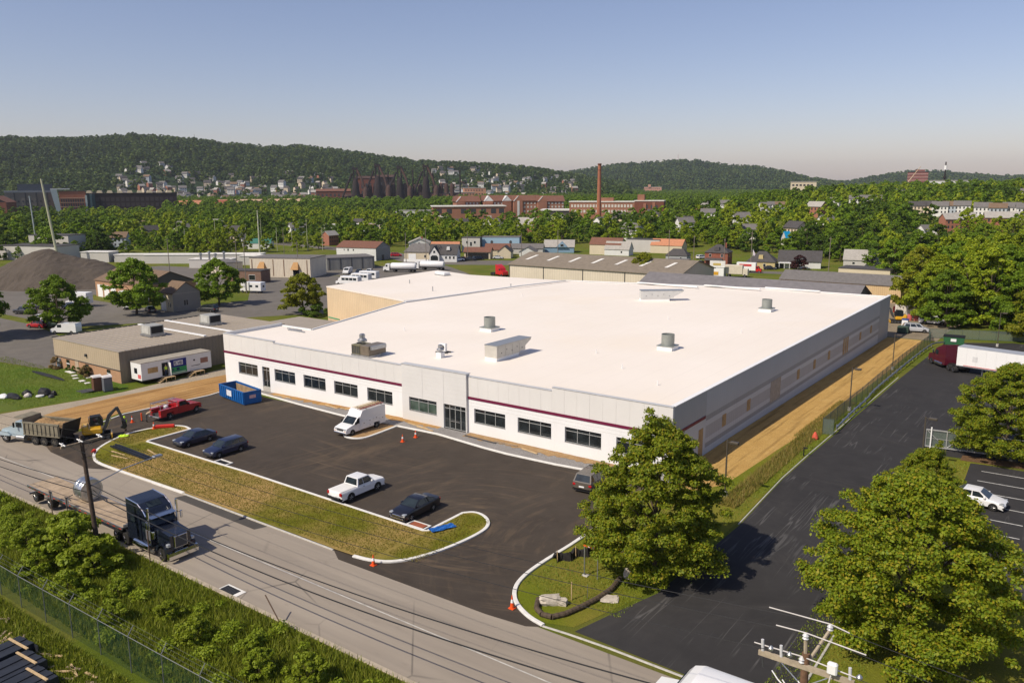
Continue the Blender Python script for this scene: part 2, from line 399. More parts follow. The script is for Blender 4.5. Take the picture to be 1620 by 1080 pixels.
# --- construction apron on the left
sheet('construction_soil', [(-76.3,6),(-67.3,1.5),(-67.4,-13),(-68.4,-18),(-66.5,-22.5),(-64.4,-26.5),(-66,-30),(-73.5,-29.8),(-76.5,-22),(-77.2,-14),(-76.8,-6)], .014, M_DIRT)
sheet('gravel_track', [(-80.7,14),(-73.6,14),(-74.6,2),(-74,-4.3),(-74.8,-10.6),(-74.2,-16.3),(-72.3,-20.6),(-71,-29.8),(-95,-29.8),(-81.1,-26.7),(-79.4,-16.6),(-79.1,-11.5),(-79.6,-5.9)], .012, M_GRAVEL)
sheet('lawn', [(-82,-9),(-103.5,-8.6),(-104,-11.5),(-116,-13.2),(-150,-17),(-150,-29.8),(-95,-29.6),(-82,-26.7),(-80,-16.6),(-79.6,-11)], .006, M_LAWN)
# --- strip in front of the long facade
sheet('stone_subbase', [(-71,-.02),(-71,-1.6),(-61.4,-1.35),(-52,-2.5),(-43.4,-3.3),(-33.7,-3.0),(-27.6,-2.7),(-20,-3.5),(-8,-3.3),(1,-3.2),(1,-.02)], .03, M_GRAVEL2)
def ragged(x0, x1, y0, y1, seed, n=40, amp=.35):
    r = random.Random(seed); a = [(x0+(x1-x0)*i/n, y0+r.uniform(-amp,amp)) for i in range(n+1)]
    b = [(x0+(x1-x0)*i/n, y1+r.uniform(-.05,.05)) for i in range(n+1)]
    return a+b[::-1]
sheet('soil_strip', ragged(-60,-44,-1.1,-.06,1), .045, M_DIRT)
sheet('soil_strip.001', ragged(-43,-29,-1.3,-.06,2), .045, M_DIRT)
sheet('soil_strip.002', ragged(-24.8,-6,-1.5,-.06,3), .045, M_SOIL)
# --- right-hand side
sheet('straw_strip', [(.02,-3.2),(3,-2.5),(5.0,1),(6.0,18),(6.6,40),(6.8,70),(6.4,97),(.02,97)], .012, M_STRAW)
sheet('roadside_grass', [(.2,-13.5),(1.5,-6),(3,-2.5),(5.0,1),(6.0,18),(6.6,40),(6.8,70),(6.4,97),(8.6,97),(8.6,60),(8.6,25),(8.7,6),(9.2,-7),(8.7,-21.3),(7.3,-26.2),(6.6,-28.6),(4.9,-29.2),(3.5,-29),(1.9,-28.1),(1.0,-27.1),(.4,-25.7),(.2,-23.4)], .016, M_GRASS)
sheet('verge_grass', [(20.6,-29.3),(60,-29.5),(60,-8.3),(24,-8.3),(23,21.4),(27,22.3),(18.3,21.6),(18.2,10),(19.4,0),(20.6,-20)], .02, M_GRASS)
# --- kerbs
isl = [(-53.1,-29.0),(-50.7,-29.75),(-47.6,-29.85),(-34.8,-29.9),(-22.8,-29.9),(-18.1,-29.85),(-14.5,-29.9),(-12.4,-29.8),(-10.7,-29.55),(-9.2,-28.8),(-8.1,-27.0),(-7.3,-24.0),(-7.05,-20.7),(-7.5,-19.1),(-8.8,-18.0),(-10.1,-17.8),(-10.8,-18.6),(-10.8,-23.1),(-11.1,-23.3),(-26.1,-23.2),(-39.2,-23.1),(-53.3,-22.8),(-53.5,-22.5),(-53.6,-17.2),(-55.4,-16.8),(-57.2,-17.7),(-58.1,-19.7),(-58.3,-21.9),(-57.4,-24.6),(-55.5,-27.3)]
endA = smoothpoly(isl[7:17],2,False); endB = smoothpoly(isl[23:30]+isl[0:4],2,False)
sheet('planted_island', endA+isl[17:23]+endB+isl[4:7], .12, M_ISLAND)
kerb('kerb', endA+isl[17:23]+endB)
kerb('kerb.001', [(-14.5,-29.95),(-47,-29.95)], w=.16, h=.1, m=CONC)
kerb('kerb.002', [(-67.2,-13),(-66.7,-6),(-67.4,-2.5),(-66.5,-1.6)], w=.22)
kerb('kerb.003', [(-62.3,-1.3),(-61.4,-1.35),(-52,-2.5),(-43.4,-3.3),(-37.6,-3.75)], w=.3)
kerb('kerb.004', smoothpoly([(-36.3,-3.8),(-36.4,-8.0),(-36.0,-9.2),(-34.6,-9.6),(-33.4,-8.9),(-33.2,-7.6),(-33.5,-3.2)],2,False)+[(-33.4,-3.05),(-27.6,-2.7),(-20.2,-3.55),(-17,-3.75),(-11,-3.55),(-7.8,-3.2),(-3,-3.0),(.5,-3.2)], w=.3)
sheet('island_soil', [(-36.1,-3.8),(-36.2,-8),(-35.8,-9),(-34.6,-9.35),(-33.6,-8.8),(-33.4,-7.6),(-33.7,-3.2)], .1, M_SOIL)
kerb('kerb.005', [(.15,-5),(.1,-14.2)]+smoothpoly([(.1,-18.6),(-.1,-23.4),(.2,-25.8),(.9,-27.3),(1.9,-28.4),(3.5,-29.3),(4.9,-29.6)],2,False), w=.3)
kerb('kerb.006', [(4.9,-29.65),(6.7,-29.5),(9.7,-29.4),(15.4,-29.5)], w=.18, h=.05, m=CONC)
kerb('kerb.007', [(18.05,21.4),(18.0,10),(19.2,0),(20.4,-20),(20.4,-29.2)], w=.14, h=.08, m=CONC)
kerb('kerb.008', [(-200,-39),(160,-39)], w=.35, h=.06, m=mat('old_kerb', (.4,.34,.26), .9, 0, .2, 1.2, .3, 12))
kerb('kerb.009', [(8.95,60),(8.9,25),(8.85,6),(9.35,-7)], w=.1, h=.04, m=CONC)
kerb('kerb.010', [(-64.2,-24.5),(-66.2,-21),(-67.6,-17.6),(-67.3,-13.2)], w=.22, h=.1)
# painted lines and patches
def strip(name, a, b, w, lift, m):
    d = Vector((b[0]-a[0],b[1]-a[1])).normalized()*w/2
    return sheet(name, [(a[0]-d.y,a[1]+d.x),(b[0]-d.y,b[1]+d.x),(b[0]+d.y,b[1]-d.x),(a[0]+d.y,a[1]-d.x)], lift, m)
LINE = mat('road_paint', (.6,.59,.55), .8, 0, .25, 3)
strip('street_line', (-300,-34.55), (150,-34.35), .1, .012, mat('worn_white_line', (.46,.44,.4), .85, 0, .3, 1.2))
for k, y in enumerate((-6.5,-3.3,-.1,3.0,6.1,9.4,12.7,16.0,19.3)): strip('parking_line', (24.2,y), (28.6,y+.1), .12, .02, LINE)
sheet('asphalt_patch', [(-34.6,-31.0),(-22.8,-31.1),(-22.4,-30.1),(-34.3,-30.05)], .014, m_asphalt('patch_asphalt', (.06,.055,.05), (.085,.078,.07), streak=False))
# ================================================================ THE LONG WHITE WAREHOUSE
def m_wall(name, col, ribs=0, axis=0, var=.03):
    k = NT(name); co = k.obj(); c = k.ramp(k.noise(co, .25, 4), [(.3,tuple(v*(1-var) for v in col)),(.7,tuple(min(1,v*(1+var)) for v in col))])
    st = k.noise(k.map(co,(1.2,1.2,.12)), 1.4, 5, .7); c = k.mix(k.ramp(st,[(.55,0),(.8,.10)]), c, (.3,.26,.2))
    if ribs:
        sp = k.n('SeparateXYZ'); k.l(co, sp.inputs[0])
        w = k.math('SINE', k.math('MULTIPLY', sp.outputs[axis], 2*math.pi*ribs)); k.bump(w, .35, .03)
    return k.fin(c, .55, .3)
M_WLOW = m_wall('white_siding', (.76,.76,.755)); M_WUP = m_wall('light_grey_panel', (.66,.645,.62))
M_WPORT = m_wall('pale_portal_panel', (.64,.63,.61)); M_STRIPE = mat('maroon_trim', (.145,.012,.045), .45, 0, .05)
M_ROOF = NT('white_roof_membrane'); _k = M_ROOF; _p = _k.pos()
_c = _k.ramp(_k.noise(_p,.06,4), [(.3,(.77,.70,.615)),(.7,(.815,.75,.675))])
_c = _k.mix(_k.math('MULTIPLY', _k.ramp(_k.noise(_k.map(_p,loc=(28,-10,0)),.05,3), [(.58,0),(.8,1)]), .35), _c, (.78,.66,.5))
_br = _k.n('TexBrick', Scale=1.0); _br.inputs['Brick Width'].default_value = 30; _br.inputs['Row Height'].default_value = 3.05; _br.inputs['Mortar Size'].default_value = .035
_k.l(_k.map(_p, rot=(0,0,math.pi/2)), _br.inputs['Vector'])
_c = _k.mix(_k.math('MULTIPLY', _br.outputs['Fac'], .28), _c, (.55,.5,.45)); _k.bump(_k.noise(_p,1.2,3), .08, .05); M_ROOF = _k.fin(_c, .6, .25)
M_CAP = mat('roof_edge_metal', (.62,.62,.61), .4, .3, .05)
wh = thing('warehouse', 'long low white industrial building with maroon stripe and huge flat white roof', 'warehouse')
WX = [-67.94,-59.82,-53.71,-47.67,-41.55,-34.08,-24.32,-18.24,-12.16,-6.05]; WW, ZS, ZH = 4.38, 1.32, 2.96
ops = [(x,x+WW,ZS,ZH,'w') for x in WX]+[(-62.55,-60.9,.05,ZH,'d'),(-28.63,-25.32,.05,ZH,'e')]
ops.sort()
fw = wh
def facade_yoff(x): return -.32 if -35.2 <= x <= -25.2 else 0.0
edges = [-71.2]; 
prev = -71.2
GB = -1.6
for (x0,x1,z0,z1,t) in ops:                                 # wall between, under and over the openings
    y = facade_yoff(.5*(x0+x1))
    segs = [(prev,x0)]
    if prev < -35.2 < x0: segs = [(prev,-35.2),(-35.2,x0)]
    if prev < -25.2 < x0: segs = [(prev,-25.2),(-25.2,x0)]
    for a, b in segs:
        yo = facade_yoff(.5*(a+b)); MB().box(a,yo,GB,b,.35,ZH).build('wall_panel', M_WPORT if yo else M_WLOW, wh)
    if z0 > .2: MB().box(x0,y,GB,x1,.35,z0).build('wall_panel', M_WPORT if y else M_WLOW, wh)
    else: MB().box(x0,y,GB,x1,.35,z0-.02).build('door_sill', CONC, wh)
    prev = x1
MB().box(prev,0,GB,0,.35,ZH).build('wall_panel', M_WLOW, wh)
for a, b, yo in ((-71.2,-35.2,0),(-25.2,0,0)): MB().box(a,yo,ZH+.002,b,.35,3.97).build('wall_panel', M_WLOW, wh)
for i, (a, b) in enumerate(((-71.2,-35.2),(-25.2,0.06))): MB().box(a-.06,-.06,3.97,b,.35,4.27).build('maroon_stripe', M_STRIPE, wh)
# horizontal laps of the siding and portal
for a, b, yo, zs in ((-71.2,-35.2,0,(.4,.86,3.2,3.6)),(-25.2,0,0,(.4,.86,3.2,3.6)),(-35.2,-25.2,-.32,(.5,.9,3.35,3.85,4.35,4.85,5.35,5.85,6.35))):
    for z in zs:
        if z > ZH: MB().box(a+.02,yo-.012,z,b-.02,yo+.01,z+.035).build('siding_lap', M_WPORT, wh)
# tall parapet panels over the stripe, one by one
def parapet(a, b, top, y=0.0, z0=4.27, step=1.5, m=None):
    n = max(1, round((b-a)/step)); w = (b-a)/n
    for i in range(n): MB().box(a+i*w+.006,y+.004*(i%2),z0+.003,a+(i+1)*w-.006,y+.3,top-.06).build('parapet_panel', m or M_WUP, wh)
    MB().box(a,y-.05,top-.06,b,y+.42,top).build('parapet_cap', M_CAP, wh)
parapet(-71.2,-59.7,6.85); parapet(-59.7,-35.25,6.62); parapet(-25.15,-13.8,6.63); parapet(-13.8,0,7.0)
MB().box(-71.2,.1,4.2,0,.33,6.5).build('wall_backing', M_WLOW, wh)
MB().box(-35.2,-.32,ZH+.002,-25.2,.33,6.86).build('portal_wall', M_WPORT, wh)
MB().box(-35.25,-.38,6.86,-25.15,.45,6.93).build('parapet_cap', M_CAP, wh)
for x in (-31.9,-28.6): MB().box(x,-.335,ZH+.1,x+.03,-.31,6.85).build('portal_joint', M_CAP, wh)
# windows and doors
M_FRAME = mat('window_frame', (.55,.56,.55), .35, .5, .05)
def window(x0, x1, z0, z1, y, parent, cols=3, transom=.42, glass=GLASS, ft=.06, low=None):
    fr = MB(); fr.box(x0,y,z0,x1,y+.08,z0+ft); fr.box(x0,y,z1-ft,x1,y+.08,z1); fr.box(x0,y,z0+ft,x0+ft,y+.08,z1-ft); fr.box(x1-ft,y,z0+ft,x1,y+.08,z1-ft)
    w = (x1-x0)/cols
    for i in range(1,cols): fr.box(x0+i*w-ft/2,y,z0+ft,x0+i*w+ft/2,y+.08,z1-ft)
    if transom: 
        for i in range(cols): fr.box(x0+i*w+(ft/2 if i else ft),y+.004,z1-transom-ft/2,x0+(i+1)*w-(ft/2 if i<cols-1 else ft),y+.076,z1-transom+ft/2)
    f = fr.build('window', M_FRAME, parent)
    for i in range(cols):
        a, b = x0+i*w+.03, x0+(i+1)*w-.03
        if transom:
            MB().box(a,y+.03,z1-transom,b,y+.045,z1-.03).build('pane', GLASS, f); MB().box(a,y+.03,z0+.03,b,y+.045,z1-transom-.004).build('pane', glass, f)
        else: MB().box(a,y+.03,z0+.03,b,y+.045,z1-.03).build('pane', glass, f)
    return f
for i, x in enumerate(WX):
    y = facade_yoff(x+2); window(x, x+WW, ZS, ZH, y+.14, wh, glass=GLASSG if i == 5 else GLASS)
    MB().box(x-.04,y-.03,ZS-.05,x+WW+.04,y+.14,ZS).build('window_sill', M_CAP, wh)
    MB().box(x,y+.26,ZS,x+WW,y+.3,ZH).build('blind_back', BLACK, wh)
def doors(x0, x1, z1, y, mid, parent):
    f = window(x0, x1, .06, z1, y, parent, cols=mid, transom=.5, ft=.07)
    MB().box(x0+(x1-x0)*.3,y-.03,.95,x0+(x1-x0)*.7,y-.01,1.03).build('push_bar', ALU, f)
doors(-62.55,-60.9,ZH,.14,2,wh); doors(-28.63,-25.32,ZH,-.18,4,wh)
MB().box(-62.55,.26,0,-60.9,.3,ZH).build('blind_back', BLACK, wh); MB().box(-28.6,0,0,-25.35,.04,ZH).build('blind_back', BLACK, wh)
# side wall on the right, laid in bands
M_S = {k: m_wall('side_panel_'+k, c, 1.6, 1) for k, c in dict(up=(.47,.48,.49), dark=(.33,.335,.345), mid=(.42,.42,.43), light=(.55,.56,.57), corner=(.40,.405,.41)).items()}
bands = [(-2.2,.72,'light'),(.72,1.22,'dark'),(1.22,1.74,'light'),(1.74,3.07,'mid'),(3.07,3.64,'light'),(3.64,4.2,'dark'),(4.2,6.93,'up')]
bay = [8.2]+[12.82-3.3+7.62*i for i in range(1,11)]+[88.6]
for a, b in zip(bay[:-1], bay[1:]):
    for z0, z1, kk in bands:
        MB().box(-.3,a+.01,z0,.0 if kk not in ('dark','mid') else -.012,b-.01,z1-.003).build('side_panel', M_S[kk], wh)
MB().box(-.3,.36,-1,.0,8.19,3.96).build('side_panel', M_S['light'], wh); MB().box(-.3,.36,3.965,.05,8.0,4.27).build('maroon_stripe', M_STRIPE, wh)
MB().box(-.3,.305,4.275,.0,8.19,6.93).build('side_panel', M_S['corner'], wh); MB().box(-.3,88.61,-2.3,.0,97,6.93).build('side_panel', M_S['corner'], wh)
MB().box(-.45,.45,6.935,.07,97.06,7.02).build('parapet_cap', WHITE, wh)
PLY = mat('plywood_boarding', (.42,.28,.13), .8, 0, .25, 2, .2, 10)
for y in (12.82,20.41,39.47,47.09,54.66,74.04,81.84):
    b = MB().box(-.05,y,1.86,.03,y+1.05,3.2).build('boarded_window', PLY, wh); MB().box(.03,y+.5,1.9,.045,y+.56,3.16).build('batten', LUMBER, b)
MB().box(-.05,6.4,-.2,.03,7.5,3.1).build('boarded_door', PLY, wh)
for y0, n, w, m in ((28.6,4,.93,mat('pale_boarding',(.42,.36,.29),.8,0,.15,2)),(63.3,3,.8,PLY)):
    for i in range(n): MB().box(-.05,y0+i*(w+.06 if n == 4 else 1.2),1.0 if n == 4 else 1.15,.03,y0+i*(w+.06 if n == 4 else 1.2)+w,3.72).build('boarding', m, wh)
# left and rear walls, roof
RP = [(-.3,.3),(-.3,97),(-24,96.6),(-66,85.6),(-69.0,72),(-72.6,40),(-64.0,10.4),(-71.0,10.4),(-71.0,.3)]
M_SLEFT = m_wall('left_wall_panel', (.66,.67,.68))
for a, b in zip(RP[1:-1], RP[2:]):
    d = Vector((b[0]-a[0],b[1]-a[1])); L = d.length; ang = math.atan2(d.y,d.x)
    o = MB().box(0,-.14,-3,L,.14,6.62).build('rear_wall', M_SLEFT, wh, loc=(a[0],a[1],0), rz=ang)
    if a[1] < 97.5 and b[1] > 11: MB().box(0,-.22,6.625,L,.24,6.75 if a[1] > 40 else 6.68).build('parapet_cap', WHITE if a[1] > 50 else M_CAP, wh, loc=(a[0],a[1],0), rz=ang)
mb = MB(); mb.prism(RP, 6.2, 6.45); mb.build('roof_deck', M_ROOF, wh)
MB().box(-71.2,.36,4.3,-70.9,10.4,6.85).build('parapet_panel', M_SLEFT, wh); MB().box(-71.25,.43,6.855,-70.85,10.45,6.9).build('parapet_cap', M_CAP, wh)
for x0, x1 in ((-50,-36),(-36,-24),(-24,-13)): MB().box(x0,96.2-(abs(x0)-24)*.26 if x0 < -24 else 96.35,6.76,x1,96.9-(abs(x0)-24)*.26 if x0 < -24 else 96.95,6.95).build('parapet_cap', WHITE, wh)
tp = MB().box(-68,9,6.46,-64.8,9.25,6.62); tp.box(-66.8,8.2,6.46,-63.2,8.5,6.6); tag(tp.build('metal_trim', STEEL), 'leftover metal trim lying on roof behind left front parapet', 'trim')
# ---------------------------------------------------------------- roof plant
Z = 6.45
M_FAN = mat('fan_barrel_grey', (.28,.30,.28), .4, .4, .08)
def roof_fan(x, y, label):
    t = thing('roof_fan', label, 'roof fan', (x,y,Z), 0, 'barrel fans on the white roof')
    MB().box(-1.05,-1.05,0,1.05,1.05,.5).build('curb', WHITE, t); MB().box(-1.12,-1.12,.5,1.12,1.12,.6).build('flange', M_FAN, t)
    MB().lathe([(.86,.6),(.86,2.05),(.82,2.05),(.8,1.0),(.0,.95)],28).build('barrel', M_FAN, t, sm=True)
    h = MB(); h.cyl((0,0,.96),(0,0,1.5),.2,.2,12)
    for a in range(6):
        c, s_ = math.cos(a*1.047), math.sin(a*1.047); h.quad((.15*c,.15*s_,1.3),(.75*c-.15*s_,.75*s_+.15*c,1.2),(.75*c+.15*s_,.75*s_-.15*c,1.4),(.15*c,.15*s_,1.36))
    h.build('fan_blades', DKGREY, t); return t
roof_fan(-41.6,25.5,'grey barrel fan on curb, upper left one behind the long sloped hood')
roof_fan(-13.6,27.7,'grey barrel fan on curb nearest the right wall and the camera')
roof_fan(-13.9,67.6,'grey barrel fan on curb farthest back, near the rear right corner')
M_HOOD = mat('hood_sheet', (.52,.50,.45), .45, .3, .06); M_HOODT = mat('hood_top', (.33,.345,.36), .4, .5, .06)
def long_hood(x, y, rz, label, L=8.4, m=None):
    t = thing('intake_hood', label, 'intake hood', (x,y,Z), rz, 'long roof intake hoods')
    MB().box(-.9,-L/2,0,.9,L/2-2.6,.42).build('curb', WHITE, t)
    MB().yz([(-L/2,.42),(L/2-2.6,.42),(L/2,1.75),(L/2,1.95),(-L/2,1.95)],-.95,.95).build('casing', m or M_HOOD, t)
    MB().box(-1.0,-L/2-.05,1.95,1.0,L/2+.06,2.01).build('hood_lid', M_HOODT, t)
    for i in range(4): MB().box(.95,-L/2+.3+i*1.5,.55,.975,-L/2+1.6+i*1.5,1.8).build('access_panel', m or M_HOOD, t)
    for i in range(5): MB().box(.975,-L/2+.9+i*1.1,.9+.3*(i%2),1.0,-L/2+1.0+i*1.1,1.05+.3*(i%2)).build('latch', DKGREY, t)
    return t
long_hood(-28.4,12.2,0,'long beige intake hood with sloping end on the middle front of the roof', 7.4)
long_hood(-34.6,69.5,R(-52),'long pale intake hood far back on the white roof', 8.0, mat('pale_hood',(.60,.60,.58),.45,.3,.05))
M_BRZ = mat('bronze_unit', (.20,.165,.125), .45, .3, .1)
t = thing('rooftop_unit', 'brown rooftop air unit with louvres beside the left parapet', 'air unit', (-43.4,1.9,Z), 0); t.scale = (.82,.82,.85)
MB().box(-2.2,-1.2,0,1.8,1.4,.3).build('curb', STEEL, t); MB().rbox(-.2,-1.15,.3,1.7,2.6,1.75,.04).build('casing', M_BRZ, t)
MB().rbox(-2.15,-1.15,.3,-.25,1.35,1.75,.04).build('condenser_box', mat('olive_unit',(.2,.18,.105),.5,.3,.1), t)
for i in range(5): MB().box(-2.0+i*.36,-1.19,.45,-1.78+i*.36,-1.15,1.6).build('louvre', DKGREY, t)
for x in (-1.7,-.8): MB().lathe([(.4,1.76),(.4,1.84),(.33,1.84),(.0,1.8)],16,(x,.1,0)).build('condenser_fan', BLACK, t)
MB().box(1.7,-.9,1.2,2.1,2.3,1.75).build('rain_hood', STEEL, t)
def mushroom(x, y, label, s=1.0):
    t = thing('roof_vent', label, 'vent', (x,y,Z), 0, 'small roof vents')
    MB().box(-.45*s,-.45*s,0,.45*s,.45*s,.8*s).build('curb', WHITE, t); MB().lathe([(.3*s,.8*s),(.3*s,1.1*s),(.55*s,1.1*s),(.55*s,1.3*s),(.3*s,1.5*s),(.34*s,1.55*s),(.34*s,1.9*s),(.2*s,2*s),(0,2.02*s)],16).build('vent_head', STEEL, t, sm=True)
mushroom(-46.2,3.9,'tall white and steel vent standing behind the brown roof unit',1.15); mushroom(-34.9,6.5,'short white and steel vent in front of the roof condenser',.85)
t = thing('condenser', 'small pale condenser box on rails behind a roof vent', 'condenser', (-36.6,9.0,Z), R(10))
for y in (-.4,.4): MB().box(-.9,y-.05,0,.9,y+.05,.2).build('rail', DKGREY, t)
MB().rbox(-.5,-.25,.2,.5,.2,1.25,.04).build('casing', WHITE, t); MB().lathe([(.33,0),(.33,.04),(.28,.04),(0,.02)],16,(0,-.29,.75),'y').build('fan_guard', DKGREY, t)
for i, (x, y) in enumerate(((-6,9),(-13,14),(-20,20),(-52,18),(-10,45),(-24,50),(-60,60))):
    tag(MB().cyl((x,y,Z),(x,y,Z+.55),.06,.06,8).build('roof_pipe', WHITE), 'short white pipe stub on the roof, number %s from the right wall' % ('nearest','second','third','leftmost front','right rear','middle rear','farthest left')[i] if False else ['thin white pipe stub near the right front roof corner','thin white pipe stub behind the right front parapet','thin white pipe stub left of the near right barrel fan','thin white pipe stub left of the upper left barrel fan','thin white pipe stub between the two right barrel fans','thin white pipe stub at the middle of the roof','thin white pipe stub near the annex roof joint'][i], 'pipe', 'roof pipe stubs')
# ================================================================ VEHICLES  (local: +x forward, z up, origin on the ground)
def wheel(parent, x, y, r, w, side, rim=ALU, dual=False, name='wheel'):
    s = 1 if side > 0 else -1
    t = MB().lathe([(r*.55,-w/2),(r*.93,-w/2),(r,-w/2+.03),(r,w/2-.03),(r*.93,w/2),(r*.55,w/2)],18,(0,0,0),'y').build(name, RUBBER, parent, sm=True)
    t.location = (x,y,r)
    rm = MB().lathe([(r*.6,s*(w/2-.02)),(r*.55,s*(w/2-.05)),(r*.42,s*(w/2-.07)),(r*.18,s*(w/2-.02)),(r*.14,s*(w/2)),(0,s*(w/2))],12,(0,0,0),'y')
    for k in range(5):
        a = k*1.2566; c, q = math.cos(a), math.sin(a)
        rm.cyl((c*r*.15,s*(w/2-.015),q*r*.15),(c*r*.56,s*(w/2-.02),q*r*.56),.035,.03,5)
    rm.build('rim', rim, t, sm=True)
    return t
def lerp(a, b, t): return tuple(a[i]+(b[i]-a[i])*t for i in range(len(a)))
def pane_on(A, B, C, D, u0, u1, v0, v1, off, flip=1):       # quad on the face A(bottom start) B(bottom end) C(top end) D(top start)
    P = lambda u, v: Vector(lerp(lerp(A,B,u), lerp(D,C,u), v))
    q = [P(u0,v0),P(u1,v0),P(u1,v1),P(u0,v1)]
    n = (q[1]-q[0]).cross(q[3]-q[0]).normalized()*off*flip
    mb = MB(); a = [p+n for p in q]; b = [p-n*1.5 for p in q]
    mb.add([tuple(p) for p in a+b], [(0,1,2,3),(7,6,5,4),(0,4,5,1),(1,5,6,2),(2,6,7,3),(3,7,4,0)]); return mb
CARS = {
 # L, W, profile top (x,z) front->rear, cabin (belt z, base front x, roof front x, roof rear x, base rear x, roof z, side splits), wheelbase, wheel r, ground clearance
 'sedan': dict(L=4.6,W=1.80,top=[(2.28,.45),(2.30,.62),(2.18,.74),(1.5,.88),(.95,.95),(-1.65,1.0),(-2.2,1.0),(-2.28,.9),(-2.30,.5)],cab=(.93,1.05,.25,-.95,-1.85,1.46,(.47,)),wb=2.68,r=.325,clr=.22),
 'coupe_sedan': dict(L=4.75,W=1.84,top=[(2.36,.45),(2.38,.6),(2.25,.74),(1.5,.90),(.9,.97),(-1.7,1.04),(-2.26,1.03),(-2.36,.92),(-2.37,.5)],cab=(.95,1.0,.2,-.85,-1.9,1.45,(.5,)),wb=2.75,r=.33,clr=.2),
 'wagon': dict(L=4.6,W=1.78,top=[(2.26,.48),(2.3,.65),(2.15,.78),(1.4,.95),(1.0,1.0),(-2.1,1.02),(-2.24,.95),(-2.3,.5)],cab=(.97,1.1,.35,-1.75,-2.2,1.55,(.36,.68)),wb=2.65,r=.33,clr=.25),
 'minivan': dict(L=5.0,W=1.95,top=[(2.45,.5),(2.5,.7),(2.35,.85),(1.75,1.02),(1.4,1.08),(-2.3,1.1),(-2.46,1.0),(-2.5,.5)],cab=(1.05,1.6,.7,-2.05,-2.42,1.75,(.33,.65)),wb=3.0,r=.34,clr=.22),
 'pickup': dict(L=5.6,W=1.9,top=[(2.72,.55),(2.78,.85),(2.68,1.0),(1.95,1.12),(1.3,1.16),(-2.72,1.12),(-2.78,1.05),(-2.78,.55)],cab=(1.13,1.35,.75,-.55,-.75,1.80,(.62,)),wb=3.3,r=.41,clr=.36),
}
